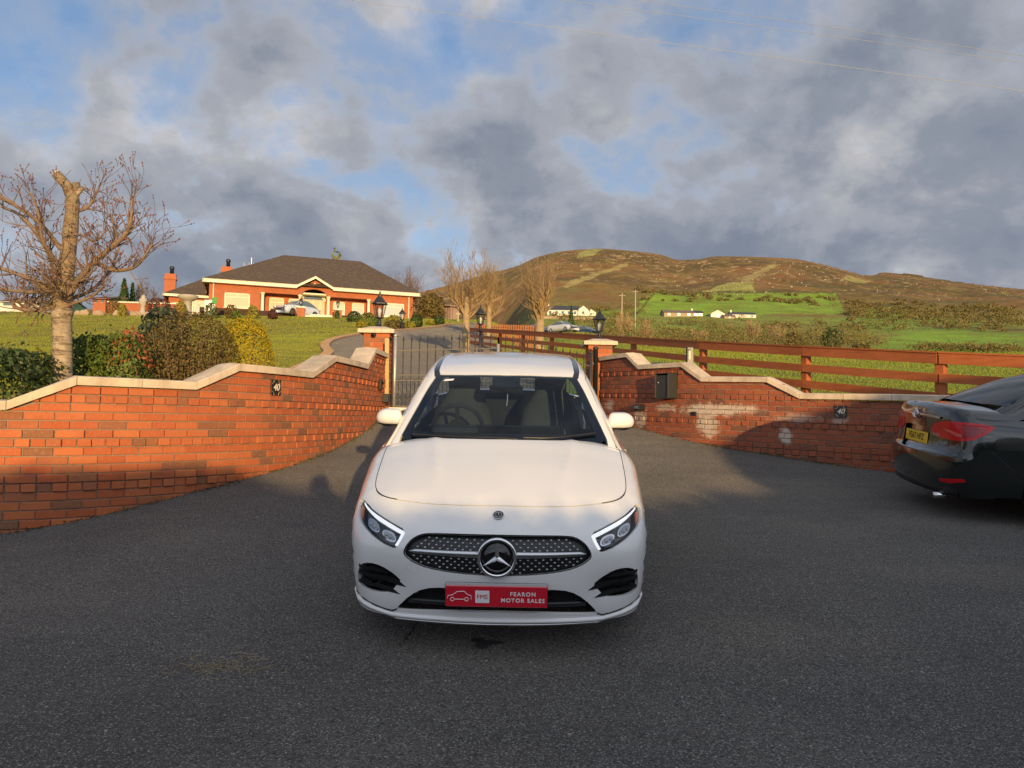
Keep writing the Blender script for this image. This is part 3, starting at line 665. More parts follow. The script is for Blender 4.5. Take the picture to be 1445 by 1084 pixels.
    MB().box((0,0,(p[2]+.25-q[2])/2),(.065,.05,p[2]+.25-q[2]),Matrix.Rotation(R(-1),3,'Y')).build('board',MATS['timber_pale'],o)
    q=at(590,573,12.6); o=thing('gate_threshold','pale threshold board under the left gate leaf','threshold',(q[0]+.25,12.6,Tz(q[0],12.6)+.05))
    MB().box((0,0,.02),(1.6,.07,.06)).build('board',MATS['timber_pale'],o); MB().box((-.35,-.03,.07),(.75,.05,.05)).build('stop_bar',MATS['galv'],o)
    # right hinge posts
    c=at(840.5,495,13.75); g=Tz(c[0],c[1])
    o=thing('hinge_post','round black steel hinge post at the end of the right wall','post',(c[0],c[1],g)); h=c[2]-g+.02
    MB().lathe([(.045,-.1),(.045,h),(.05,h+.005),(.05,h+.03),(.02,h+.06)],n=12).build('post',MATS['black_metal'],o,True)
    for f in (.3,.8): MB().box((-.07,0,h*f),(.12,.05,.05)).build('hinge',MATS['iron'],o)
    # ---- things fixed to the walls
    def on_wall(path,px,py,off=.012):
        s,z=path.sz(px,py); p=path.p(s); t=path.t(s); n=np.array([t[1],-t[0]]); return (p[0]+n[0]*off,p[1]+n[1]*off,z),math.atan2(t[1],t[0])
    for path,px,py,sc,lab in ((LPATH,388.5,547,1.,'oval-cornered black house number plate on the sunlit left wall'),(RPATH,1187.5,581,.92,'oval-cornered black house number plate on the shaded right wall')):
        c,a=on_wall(path,px,py); o=thing('number_plaque',lab,'plaque',c,a); w,h=.066*sc*1.25,.078*sc*1.1
        MB().box((0,0,0),(2*w,.014,2*h),None,.003).build('plate',MATS['black_metal'],o)
        Mx=Matrix.Rotation(R(90),4,'X')
        for sx in(-1,1):
            for sz in(-1,1):
                arc=[(sx*(w-.003-.042*math.cos(x)*sc),-.0085,sz*(h-.003-.042*math.sin(x)*sc)) for x in np.linspace(.05,1.52,8)]; MB().tube(arc,.0035,5).build('corner_trim',MATS['gold'],o)
        text_obj('lettering','40',.105*sc,MATS['cream_text'],o,Matrix.Translation((0,-.0085,0))@Mx,shear=.25,bold=.0015)
    c,a=on_wall(LPATH,534,543,.03); o=thing('wall_light','small black keypad cover fixed high on the left wall','keypad',c,a)
    MB().box((0,-.01,0),(.09,.05,.17),None,.012).build('housing',MATS['black_metal'],o); MB().box((0,-.045,.03),(.05,.02,.05),None,.006).build('lens',MATS['glossy_black'],o)
    c,a=on_wall(LPATH,541,562,.05); o=thing('junction_box','square black box low on the wall beside the gate','box',c,a)
    MB().box((0,0,0),(.13,.11,.14),None,.01).build('housing',MATS['black_metal'],o); MB().box((0,-.06,0),(.10,.01,.11)).build('lid',MATS['black_metal'],o)
    # letterbox on the right wall
    c,a=on_wall(RPATH,947.5,545,.10); o=thing('letterbox','large black steel letterbox fixed to the stained right wall','letterbox',c,a)
    w,d,h=.30,.21,.40; M3=MATS['letterbox_black']
    for cc,dd in (((0,.095,0),(w,.02,h)),((-w/2+.008,0,0),(.016,d,h)),((w/2-.008,0,0),(.016,d,h)),((0,0,h/2-.008),(w,d,.016)),((0,0,-h/2+.008),(w,d,.016))): MB().box(cc,dd,None,.004).build('casing',M3,o)
    dr=MB().box((0,-.07,-.01),(w-.04,.012,h-.05),None,.004).build('door',M3,o)
    MB().lathe([(.012,0),(.012,.012),(.006,.016)],(-.09,-.078,.05),12,Matrix.Rotation(R(90),3,'X')).build('lock',MATS['galv'],dr,True)
    MB().box((0,-.06,.15),(w-.08,.01,.03)).build('flap',MATS['glossy_black'],dr)
    c,a=on_wall(RPATH,907,575,.06); o=thing('wall_lamp','small dark bulkhead lamp jutting from the stained right wall','lamp',c,a)
    MB().box((0,0,0),(.16,.14,.10),None,.015).build('housing',MATS['black_metal'],o); MB().box((0,-.072,0),(.10,.012,.05),None,.004).build('lens',MATS['lens_grey'],o)
    c,a=on_wall(RPATH,980.5,584,.01); o=thing('wall_vent','small dark vent in the lime-stained bricks','vent',c,a)
    MB().box((0,0,0),(.11,.02,.06),None,.004).build('frame',MATS['black_metal'],o)
    for i in range(3): MB().box((0,-.012,-.018+i*.018),(.09,.006,.008)).build('slat',MATS['black_metal'],o)
    # intercom post behind the right wall
    c=at(973.5,490,12.4); g=Tz(c[0],12.4); o=thing('intercom','black intercom box on a post behind the right wall','intercom',(c[0],12.4,g)); h=c[2]-g
    MB().box((.03,.03,h/2-.05),(.07,.07,h)).build('post',MATS['black_metal'],o); MB().box((0,0,h-.14),(.11,.09,.28),None,.01).build('housing',MATS['black_metal'],o)
    MB().box((-.015,-.05,h-.12),(.04,.012,.18),None,.004).build('faceplate',MATS['letterbox_black'],o); MB().box((-.015,-.058,h-.05),(.04,.006,.03)).build('screen',MATS['lens_grey'],o)
    # dark blue bin lid peeping over the coping
    c=at(934,513,13.4); g=Tz(c[0],13.4); o=thing('wheelie_bin','dark blue bin lid just showing over the right wall coping','bin',(c[0],13.4,g)); h=c[2]-g
    MB().add([(-.2,-.2,0),(.2,-.2,0),(.2,.2,0),(-.2,.2,0),(-.26,-.26,h-.08),(.26,-.26,h-.08),(.26,.26,h-.08),(-.26,.26,h-.08)],[(3,2,1,0),(0,1,5,4),(1,2,6,5),(2,3,7,6),(3,0,4,7),(4,5,6,7)]).build('body',MATS['navy_plastic'],o)
    MB().add([(-.28,-.3,h-.08),(.28,-.3,h-.08),(.28,.28,h-.08),(-.28,.28,h-.08),(-.28,-.3,h-.05),(.28,-.3,h-.05),(.28,.28,h-.05),(-.28,.28,h-.05),(-.18,-.2,h),(.18,-.2,h),(.18,.22,h),(-.18,.22,h)],[(3,2,1,0),(0,1,5,4),(1,2,6,5),(2,3,7,6),(3,0,4,7),(4,5,9,8),(5,6,10,9),(6,7,11,10),(7,4,8,11),(8,9,10,11)]).build('lid',MATS['navy_plastic'],o)
mat('glossy_black',(.008,.008,.009),.08,spec=.6); mat('lens_grey',(.13,.135,.14),.55); mat('letterbox_black',(.035,.038,.036),.35,spec=.6,bump=((60,60,60),.1,.002))
mat('navy_plastic',(.012,.016,.04),.4)
# ------------------------------------------------------------------ rail fence
def build_fence():
    P=[(-2.2,35.5),(-1.35,32.7),(-.49,29.8),(.37,27.0),(1.235,24.15),(2.10,21.3),(2.89,18.3),(3.78,15.2),(4.86,12.7),(5.98,10.7),(7.5,9.0),(9.9,7.6),(12.5,6.6)]
    zt=lambda y:1.6+.94+(y-10.3)*.1255
    root=thing('rail_fence','long brown post and rail fence running down beside the drive and field','fence',(P[6][0],P[6][1],Tz(*P[6])))
    for i,(x,y) in enumerate(P):
        d=np.array(P[min(i+1,len(P)-1)])-np.array(P[max(i-1,0)]); a=math.atan2(d[1],d[0]); g=Tz(x,y)-.3; t=zt(y)-.02
        m=MATS['fence_wood']
        MB().box((x,y,(g+t)/2),(.13,.11,t-g),Matrix.Rotation(a,3,'Z'),.008).build('post',m,root,world=True)
    for i in range(len(P)-1):
        p=np.array(P[i]); q=np.array(P[i+1]); d=q-p; n=np.array([d[1],-d[0]])/np.linalg.norm(d); n=n*(1 if n[1]<0 else -1)*.074
        m=MATS['fence_wood']
        for r,(dz,hh) in enumerate(((0.,.145),(-.28,.125),(-.545,.125))):
            za=zt(p[1])+dz; zb=zt(q[1])+dz; u=d/np.linalg.norm(d)*.004; V=[]
            for (pt,z) in ((p+u,za),(q-u,zb)):
                for (o2,h2) in ((0,-hh),(0,0),(.038,0),(.038,-hh)):
                    w=n/np.linalg.norm(n)*(.058+o2); V.append((pt[0]+w[0],pt[1]+w[1],z+h2))
            F=[(0,1,5,4),(1,2,6,5),(2,3,7,6),(3,0,4,7),(3,2,1,0),(4,5,6,7)]
            obj('rail',V,F,m,root,world=True)
        # capping board
        V=[]; nn=n/np.linalg.norm(n)
        for (pt,z) in ((p,zt(p[1])),(q,zt(q[1]))):
            for (o2,h2) in ((-.07,.002),(-.07,.026),(.11,.026),(.11,.002)): V.append((pt[0]+nn[0]*o2,pt[1]+nn[1]*o2,z+h2))
        obj('cap_rail',V,[(0,1,5,4),(1,2,6,5),(2,3,7,6),(3,0,4,7),(3,2,1,0),(4,5,6,7)],m,root,world=True)
    # far palisade at the head of the drive
    A=at(672,462,44); B=at(756,465,40); g0=at(672,462,44)
    root=thing('palisade_fence','orange-brown boarded fence across the head of the drive behind the bare trees','fence',(A[0],44,Tz(A[0],44)))
    n=26
    for i in range(n+1):
        u=i/n; x=A[0]+(B[0]-A[0])*u; y=44-4*u; z=at(672+84*u,457+2.5*u,y)[2]; g=min(Tz(x,y),z-1.0)
        MB().box((x,y,(g+z)/2),(.09,.03,z-g)).build('board',MATS['fence_wood_o'],root,world=True)
    for dz in (-.15,-.7):
        za=at(672,457,44)[2]+dz; zb=at(756,459.5,40)[2]+dz
        MB().tube([(A[0],44.05,za),(B[0],40.05,zb)],.05,4).build('rail',MATS['fence_wood_o'],root,world=True)
mat('fence_wood_o',(.36,.13,.045),.75,var=((6,6,6),(.22,.08,.03),.6,.4,.7))
# ------------------------------------------------------------------ white hatchback
def smax(a,b,k):
    h=np.maximum(k-np.abs(a-b),0)/k
    return np.maximum(a,b)+h*h*k*.25
class Solid:
    """panels are cut from one smooth implicit body so that neighbours meet exactly"""
    def __init__(s,fn): s.fn=fn
    def march(s,mk,a,b,n=64):
        ts=np.linspace(a,b,n); P=None; lo=None; hi=None; done=None
        for t in ts:
            v=s.fn(*mk(t)); 
            if done is None: done=np.zeros(v.shape,bool); hi=np.full(v.shape,b,float); lo=np.full(v.shape,a,float)
            k=(~done)&(v<0); hi[k]=t; lo[k]=t-(ts[1]-ts[0]); done|=k
        for _ in range(17):
            mid=(lo+hi)/2; v=s.fn(*mk(mid)); k=v<0; hi=np.where(k,mid,hi); lo=np.where(k,lo,mid)
        return hi
    def front(s,x,z,a=-.4,b=1.2): x=np.asarray(x,float); z=np.asarray(z,float); return s.march(lambda t:(x,np.zeros_like(x)+t,z),a,b)
    def back(s,x,z,a=5.,b=3.): x=np.asarray(x,float); z=np.asarray(z,float); return s.march(lambda t:(x,np.zeros_like(x)+t,z),a,b)
    def top(s,x,y,a=1.7,b=.2): x=np.asarray(x,float); y=np.asarray(y,float); return s.march(lambda t:(x,y,np.zeros_like(x)+t),a,b)
    def side(s,y,z,a=1.15,b=.2): y=np.asarray(y,float); z=np.asarray(z,float); return s.march(lambda t:(np.zeros_like(y)+t,y,z),a,b)
    def normal(s,P):
        e=3e-3; x,y,z=P[:,0],P[:,1],P[:,2]; f=s.fn
        n=np.stack([f(x+e,y,z)-f(x-e,y,z),f(x,y+e,z)-f(x,y-e,z),f(x,y,z+e)-f(x,y,z-e)],-1); return n/np.maximum(np.linalg.norm(n,axis=1,keepdims=True),1e-9)
    def lift(s,P2,mode,sgn=1):
        a,b=P2[:,0],P2[:,1]
        if mode=='front': P=np.stack([a,s.front(a,b),b],-1)
        elif mode=='back': P=np.stack([a,s.back(a,b),b],-1)
        elif mode=='top': P=np.stack([a,b,s.top(a,b)],-1)
        else: P=np.stack([s.side(a,b),a,b],-1)
        n=s.normal(P)
        if sgn<0: P[:,0]*=-1; n[:,0]*=-1
        return P,n
    def panel(s,name,outer,m,parent,mode='front',holes=(),off=0.,step=.03,flange=.02,sgn=1,sx=1,sy=1,res=None,thick=0):
        outer=resample(outer,res or step*.6); holes=[resample(h,(res or step*.6)) for h in holes]
        P2,Tr=cdt(outer,holes,step,sx=sx,sy=sy); P,n=s.lift(P2,mode,sgn); P=P+n*off
        # consistent winding
        a=P[Tr]; fnm=np.cross(a[:,1]-a[:,0],a[:,2]-a[:,0]); k=np.sum(fnm*n[Tr].mean(1),1)<0; Tr=np.where(k[:,None],Tr[:,::-1],Tr)
        V=P; F=[tuple(map(int,t)) for t in Tr]; NN=n
        if flange:
            from collections import Counter
            cnt=Counter()
            for t in F:
                for i in range(3): cnt[(t[i],t[(i+1)%3])]+=1
            bd=[e for e in cnt if (e[1],e[0]) not in cnt]
            vs=sorted(set(v for e in bd for v in e)); mp={v:len(V)+i for i,v in enumerate(vs)}; mq={v:len(V)+len(vs)+i for i,v in enumerate(vs)}
            # edge duplicates keep the outer face crisp
            V=np.concatenate([V,P[vs],P[vs]-n[vs]*flange]); NN=np.concatenate([NN,n[vs],n[vs]])
            side=[(mp[e[1]],mp[e[0]],mq[e[0]],mq[e[1]]) for e in bd]
            # flange normals: average of side quads
            fnn=np.zeros((len(V),3))
            for q in side:
                c=np.cross(V[q[1]]-V[q[0]],V[q[3]]-V[q[0]]); 
                for i in q: fnn[i]+=c
            l=np.linalg.norm(fnn,axis=1); k=l>1e-12; NN=np.array(NN); NN[k]=fnn[k]/l[k][:,None]
            F=F+side
        o=obj(name,V,F,m,parent,True,normals=NN); return o
_ztop=ptab([-.2,0,.1,.2,.33,.6,.9,1.25,1.6,2.5,3.5,4.1,4.42],[.62,.735,.782,.82,.858,.915,.965,1.01,1.01,1.01,1.03,1.04,1.0])
_crown=ptab([0,.3,.55,.7,.9],[0,.008,.028,.06,.12])
_wy=ptab([-.2,.2,.5,.85,1.3,2.2,3.4,4.0,4.45],[.78,.815,.835,.862,.885,.888,.885,.85,.80])
_wz=ptab([.1,.25,.45,.62,.8,.95,1.1],[.06,.03,.008,0,.0,.015,.06])
_yn=ptab([.1,.2,.3,.45,.58,.68,.76,.84,1.0],[.10,.05,.02,.0,.005,.03,.075,.15,.36])
def m_low(x,y,z):
    ax=np.abs(x)
    # soft creases along the bonnet
    cr=.008*np.exp(-((ax-(.33+.12*(y-.2)))/.035)**2)*sstep(.35,.7,y)*(1-sstep(1.2,1.35,y))
    top=(z-(_ztop(y)-_crown(ax)+cr))*.95; side=ax-(_wy(y)-_wz(z)); nose=(_yn(z)+.27*ax**2+.12*ax**6-y)*.9
    # scooped recess round the side intakes and under the headlamps
    g=np.exp(-((ax-.60)/.13)**2-((z-.42)/.075)**2); nose=nose+.020*g
    tail=(y-(4.42-.18*ax**2-.25*np.maximum(z-.75,0)))
    f=smax(smax(smax(top,side,.12),nose,.14),tail,.2); return np.maximum(f,.2-z)
_zr=ptab([.6,1.13,1.5,1.93,2.05,2.2,2.6,3.0,3.5,3.85,4.15,4.35],[.70,.965,1.145,1.335,1.375,1.402,1.432,1.427,1.39,1.335,1.13,.9])
def m_green(x,y,z):
    ax=np.abs(x); t=(z-(_zr(y-.20*ax**2*(1-sstep(1.9,2.6,y)))-.05*ax**2-.10*ax**4*sstep(1.9,2.4,y)))*.88; sd=(ax-(.775-.43*(z-.98)-.03*sstep(2.8,4.2,y)))*.92
    return smax(t,sd,.07)
mat('car_white',(.745,.735,.715),.20,coat=1.0,spec=.5)
mat('car_black',(.012,.012,.013),.35,spec=.5); mat('gloss_trim',(.006,.006,.007),.06,spec=.7)
mat('pin_silver',(.62,.63,.64),.35); mat('chrome',(.75,.75,.76),.12,1.0); mat('satin_silver',(.56,.57,.58),.28,1.0); mat('rubber',(.018,.018,.018),.75)
mat('drl',(.9,.92,.95),.3,emit=((.95,.97,1.0),.55)); mat('amber',(.55,.14,.02),.2,coat=1); mat('lamp_chrome',(.55,.57,.60),.18,1.0); mat('lens_glass',(.30,.32,.34),.03,.4,spec=.8)
glassmat('lamp_cover',(.93,.94,.95)); glassmat('windscreen',(.44,.53,.62)); glassmat('dark_glass',(.07,.08,.09))
mat('plate_red',(.62,.012,.03),.35,coat=.3); mat('plate_white',(.82,.80,.80),.5); mat('plate_grey',(.55,.52,.52),.5)
mat('seat_grey',(.085,.092,.092),.7,bump=((60,60,60),.2,.003)); mat('seat_dark',(.035,.036,.037),.75); mat('dash',(.035,.037,.04),.7); mat('cabin_dark',(.016,.017,.019),.9)
mat('tail_red',(.42,.006,.01),.12,coat=1.0)
def sym(p): return [(a,b) for a,b in p]+[(-a,b) for a,b in reversed(p) if abs(a)>1e-6]
def mir(p): return [(-a,b) for a,b in reversed(p)]
def star(mb,c,r,Mx,depth,w=.17):
    """three-pointed star with a ridge along each arm; Mx maps local xy plane"""
    V=[(0,0,depth)]; n=3
    for i in range(3):
        a=math.pi/2+i*2*math.pi/3; V.append((r*math.cos(a),r*math.sin(a),depth*.3)); b=a+math.pi/3; V.append((r*w*math.cos(b),r*w*math.sin(b),0))
    F=[(0,1+k,1+(k+1)%6) for k in range(6)]
    mb.add([tuple(Mx@Vector(v)+Vector(c)) for v in V],F)
def wheel(parent,x,y,z,r,w,sg,spokes=5):
    Mx=Matrix.Rotation(R(90)*sg,3,'Y'); root=parent
    ty=MB().lathe([(r*.70,-w/2),(r*.93,-w/2),(r*.985,-w*.42),(r,-w*.25),(r,w*.25),(r*.985,w*.42),(r*.93,w/2),(r*.70,w/2)],(x,y,z),36,Mx).build('wheel',MATS['rubber'],root,True)
    rim=MB(); rim.lathe([(r*.71,w*.40),(r*.72,w*.53),(r*.67,w*.55),(r*.65,w*.51)],(x,y,z),32,Mx)
    for i in range(spokes):
        a=2*math.pi*i/spokes; M2=Mx@Matrix.Rotation(a,3,'Z'); v=M2@Vector((r*.36,0,w*.56)); rim.box((x+v.x,y+v.y,z+v.z),(r*.62,r*.13,.03),M2)
    rim.lathe([(r*.16,w*.5),(r*.16,w*.62),(r*.1,w*.66)],(x,y,z),16,Mx); rim.build('rim',MATS['satin_silver'],ty)
    MB().lathe([(r*.45,w*.48),(r*.45,w*.515),(r*.1,w*.52)],(x,y,z),24,Mx).build('brake_disc',MATS['iron'],ty)
def build_hatchback():
    root=thing('white_hatchback','white hatchback parked nose-on in the gateway with a red dealer plate','car',(-.060,4.06,.28),rot=(R(9.3),0,R(-.55)))
    lo=Solid(m_low); gr=Solid(m_green); CW=MATS['car_white']; BK=MATS['car_black']
    # shut lines
    hl=[(0,.225),(.20,.23),(.38,.252),(.50,.29),(.60,.335),(.67,.40),(.715,.50),(.735,.62),(.752,.85),(.765,1.1),(.770,1.27)]
    rear=[(.66,1.27),(.5,1.215),(.3,1.165),(.1,1.145),(0,1.143)]
    hp=chaikin(hl,1,False)+rear
    hood=sym([(a*.9985,b+.001) for a,b in hp if a>=0])
    hood=[q for i,q in enumerate(hood) if i==0 or abs(q[0]-hood[i-1][0])+abs(q[1]-hood[i-1][1])>1e-5]
    lo.panel('bonnet',hood,CW,root,'top',step=.045)
    for sg in (1,-1):
        q=np.array([(a,b) for a,b in chaikin(hl,2,False) if b>.31 and b<1.26]); P,n=lo.lift(q,'top',sg); MB().tube([tuple(p) for p in P-n*.0006],.0026,5).build('shut_line',BK,root,True)
    # bumper skin
    hz=[(a,float(lo.top(np.array([a]),np.array([b]))[0])) for a,b in chaikin(hl,1,False) if b<=.53]
    ys=.53; zs=np.linspace(hz[-1][1],.245,18)[1:]; xs=lo.side(np.full(len(zs),ys),zs)
    rim=[(a,b-.003) for a,b in hz]+list(zip(xs,zs))+[(.70,.236),(.54,.232),(.36,.238),(.18,.243),(0,.245)]
    bump=sym(rim)
    grille=sym(chaikin([(0,.711),(.20,.709),(.35,.705),(.405,.697),(.450,.672),(.478,.640),(.492,.606),(.482,.583),(.435,.554),(.36,.533),(.22,.518),(0,.512)],1,False))
    head=chaikin([(.775,.790),(.797,.768),(.775,.722),(.70,.675),(.62,.637),(.556,.618),(.530,.621),(.508,.655),(.482,.706),(.57,.736),(.68,.768),(.74,.788)],1)
    intake=chaikin([(.762,.372),(.757,.450),(.735,.500),(.68,.522),(.61,.515),(.54,.478),(.50,.445),(.535,.41),(.56,.375),(.62,.362),(.70,.360)],1)
    lower=sym(chaikin([(0,.440),(.28,.439),(.38,.424),(.455,.375),(.535,.285),(.52,.276),(.36,.292),(.18,.306),(0,.311)],1,False))
    fog=[head,mir(head),intake,mir(intake),grille,lower]
    lo.panel('front_bumper',bump,CW,root,'front',holes=fog,step=.036,res=.014)
    # grille
    g=lo.panel('grille',[(a*1.01,(b-.61)*1.03+.61) for a,b in grille],MATS['gloss_trim'],root,'front',off=-.034,flange=0,step=.05)
    g.data.materials[0]=MATS['car_black']
    pins=MB(); pp=[]
    for i,z in enumerate(np.arange(.525,.705,.0165)):
        for x in np.arange(-.48,.48,.040):
            pp.append((x+(i%2)*.020,z))
    pp=np.array(pp); gi=[(a*.955,(b-.611)*.90+.611) for a,b in grille]; pp=pp[inpoly(pp,gi)&(np.abs(pp[:,1]-.618)>.02)&(np.hypot(pp[:,0],pp[:,1]-.612)>.105)]
    P,n=lo.lift(pp,'front')
    for p in P-n*.016: pins.box(p,(.0095,.004,.0048))
    tag(pins.build('grille_pins',MATS['pin_silver'],root),kind='stuff')
    fr=[]
    gl=resample(grille,.02); P,n=lo.lift(np.array(gl),'front'); MB().tube([tuple(p) for p in P-n*.004],.0045,6,closed=True).build('grille_surround',MATS['gloss_trim'],root,True)
    for sg in (-1,1):
        xs=np.linspace(.085,.462,14); zz=np.full(14,.619)-.002*(xs/.46); P,n=lo.lift(np.stack([xs,zz],-1),'front')
        V=[];F=[]
        for i in range(14):
            u=i/13; h=(.0185*(1-.35*u))*(1 if u<.9 else math.sqrt(max(0,1-((u-.9)/.1)**2))*.8+.2); p=P[i]-n[i]*.006
            for j in range(10):
                a=2*math.pi*j/10; V.append((p[0]*sg,p[1]-math.cos(a)*.012,p[2]+math.sin(a)*h))
        for i in range(13):
            for j in range(10): F.append((i*10+j,i*10+(j+1)%10,(i+1)*10+(j+1)%10,(i+1)*10+j))
        F.append(tuple(range(10))); F.append(tuple(130+j for j in range(10)))
        obj('grille_bar',V,F,MATS['satin_silver'],root,True)
    Mx=Matrix.Rotation(R(90-7),3,'X'); ec=(0,-.004,.612)
    em=MB().lathe([(.086,-.02),(.086,.004),(.02,.008),(.001,.0085)],ec,40,Mx).build('emblem',MATS['gloss_trim'],root,True)
    ring=[tuple(Mx@Vector((.093*math.cos(a),.093*math.sin(a),.004))+Vector(ec)) for a in np.linspace(0,2*math.pi,49)[:-1]]
    MB().tube(ring,.0095,10,closed=True).build('ring',MATS['chrome'],em,True)
    sb=MB(); star(sb,Vector(ec)+Mx@Vector((0,0,.008)),.084,Mx,.012,.165); sb.build('star',MATS['chrome'],em)
    # bonnet badge
    P,n=lo.lift(np.array([(0,.786)]),'front'); nv=Vector(n[0]); q=nv.to_track_quat('Z','Y').to_matrix(); q=q@Matrix.Rotation(0,3,'Z')
    bd=MB().lathe([(.029,-.002),(.029,.003),(.026,.005),(.001,.0052)],tuple(P[0]),28,q).build('badge',MATS['black_metal'],root,True)
    rg=[tuple(q@Vector((.028*math.cos(a),.028*math.sin(a),.004))+Vector(P[0])) for a in np.linspace(0,2*math.pi,29)[:-1]]; MB().tube(rg,.0022,6,closed=True).build('ring',MATS['chrome'],bd,True)
    # star uses the track-quat frame; make its point face up the bonnet
    up=q.inverted()@Vector((0,0,1)); an=math.atan2(up.y,up.x)-math.pi/2; sb=MB(); star(sb,Vector(P[0])+nv*.005,.021,q@Matrix.Rotation(an,3,'Z'),.004,.2); sb.build('star',MATS['chrome'],bd)
    rg=[tuple(q@Vector((.0175*math.cos(a),.0175*math.sin(a),.0055))+Vector(P[0])) for a in np.linspace(0,2*math.pi,25)[:-1]]; MB().tube(rg,.0012,5,closed=True).build('inner_ring',MATS['chrome'],bd,True)
    # headlamps
    for sg in (1,-1):
        H=head
        hs=lo.panel('headlamp',[((a-.64)*1.02+.64,(b-.70)*1.02+.70) for a,b in H],MATS['gloss_trim'],root,'front',off=-.045,flange=0,step=.04,sgn=sg)
        drl=[(.772,.786),(.74,.780),(.66,.757),(.57,.730),(.500,.706),(.487,.702),(.507,.667),(.530,.630),(.540,.628),(.546,.634),(.526,.668),(.516,.692),(.57,.711),(.66,.741),(.735,.769),(.768,.780)]
        lo.panel('daytime_light',drl,MATS['drl'],hs,'front',off=-.018,flange=.012,step=.02,sgn=sg,res=.01)
        for (cx,cz,w,h,r) in ((.590,.675,.082,.056,.024),(.690,.712,.080,.056,.026)):
            pl=chaikin([(cx-w/2-.004,cz-h/2-.006),(cx+w/2-.004,cz-h/2+.012),(cx+w/2+.004,cz+h/2+.010),(cx-w/2+.006,cz+h/2-.006)],2)
            bz=lo.panel('reflector',pl,MATS['lamp_chrome'],hs,'front',off=-.034,flange=.02,step=.02,sgn=sg,res=.008)
            ql=[((a-cx)*.74+cx,(b-cz)*.70+cz) for a,b in pl]; lo.panel('lens',ql,MATS['lens_glass'],bz,'front',off=-.028,flange=.01,step=.02,sgn=sg,res=.008)
            P,n=lo.lift(np.array([(cx-.010,cz),(cx+.016,cz+.008)]),'front'); 
            for k_,(p,nn) in enumerate(zip(P-n*.034,n)):
                p=np.array([p[0]*sg,p[1],p[2]]); nv=Vector((nn[0]*sg,nn[1],nn[2])); rr=r*(.50 if k_==0 else .40)
                MB().lathe([(rr,-.01),(rr,.004),(rr*.86,.010),(rr*.5,.015),(.001,.017)],tuple(p),20,Vector((nv.x*.4,-1,.05)).normalized().to_track_quat('Z','Y').to_matrix()).build('lens',MATS['lens_glass'],bz,True)
        lo.panel('side_marker',[(.768,.768),(.785,.770),(.790,.756),(.778,.735),(.764,.722),(.766,.745)],MATS['amber'],hs,'front',off=-.020,flange=.01,step=.02,sgn=sg)
        lo.panel('cover',[((a-.64)*.99+.64,(b-.70)*.985+.70) for a,b in H],MATS['lamp_cover'],hs,'front',off=-.003,flange=0,step=.03,sgn=sg,res=.012)
        # side intake with three fins
        it=lo.panel('side_intake',[((a-.63)*1.03+.63,(b-.44)*1.03+.44) for a,b in intake],MATS['cabin_dark'],root,'front',off=-.06,flange=0,step=.05,sgn=sg)
        for z0,x0,x1,dz,hh in ((.488,.570,.748,.012,.015),(.450,.474,.752,.034,.016),(.398,.508,.750,.028,.016)):
            fp=[(x0,z0-dz),(x0+.05,z0-dz*.2+hh*.4),((x0+x1)/2,z0+hh*.55),(x1,z0+hh*.5),(x1,z0-hh*.6),((x0+x1)/2,z0-hh*.7),(x0+.06,z0-dz*.7-hh*.4)]
            lo.panel('fin',fp,BK,it,'front',off=.0015,flange=.035,step=.03,sgn=sg)
    # lower intake
    lw=lo.panel('lower_grille',[(a*1.02,(b-.37)*1.05+.37) for a,b in lower],MATS['cabin_dark'],root,'front',off=-.06,flange=0,step=.06)
    lattice=MB()
    for i,z in enumerate(np.arange(.375,.438,.0135)):
        xs=np.arange(-.44,.441,.02); pts=[(x,z+(.004 if k%2 else -.004)) for k,x in enumerate(xs)]; pts=[q for q in pts if inpoly(np.array([q]),[(a*.97,(b-.37)*.95+.37) for a,b in lower])[0]]
        if len(pts)>2:
            P,n=lo.lift(np.array(pts),'front'); lattice.tube([tuple(p) for p in P-n*.03],.0032,4)
    lattice.build('lattice',MATS['car_black'],lw)
    xs=np.linspace(-.47,.47,25); P,n=lo.lift(np.stack([xs,np.full(25,.352)-.03*np.abs(xs)],-1),'front'); MB().tube([tuple(p) for p in P-n*.022],.016,6).build('bar',MATS['car_black'],lw,True)
    # black groove above the splitter, chrome strip along its foot
    for sg in (1,-1):
        pts=np.array([(.775,.318),(.72,.300),(.66,.285),(.60,.272),(.555,.268),(.53,.282)]); P,n=lo.lift(pts,'front',sg); MB().tube([tuple(p) for p in P-n*.001],.0055,6).build('splitter_groove',MATS['gloss_trim'],root,True)
    xs=np.linspace(-.55,.55,31); P,n=lo.lift(np.stack([xs,.248-.01*(np.abs(xs)/.5)**2],-1),'front'); MB().tube([tuple(p+np.array([0,-.004,-.008])) for p in P],.008,6).build('chrome_strip',MATS['chrome'],root,True)
    xs=np.linspace(-.80,.80,41); zz=.262-.012*np.minimum(1,(np.abs(xs)/.5)**2)+np.where(np.abs(xs)>.56,(np.abs(xs)-.56)*.17,0); P,n=lo.lift(np.stack([xs,zz],-1),'front')
    V=[];F=[]
    for p in P:
        for dy,dz in ((.03,.016),(-.012,.010),(-.020,0),(-.010,-.014),(.05,-.02)): V.append((p[0]*1.005,p[1]+dy,p[2]+dz))
    for i in range(40):
        for j in range(4): F.append((i*5+j,i*5+j+1,(i+1)*5+j+1,(i+1)*5+j))
    obj('splitter',V,F,CW,root,True)
    # tow-eye cover line
    sq=chaikin([(-.475,.515),(-.462,.556),(-.405,.542),(-.418,.497)],1); P,n=lo.lift(np.array(resample(sq,.012)),'front'); MB().tube([tuple(p) for p in P-n*.0008],.0016,5,closed=True).build('towing_cover',MATS['plate_grey'],root,True)
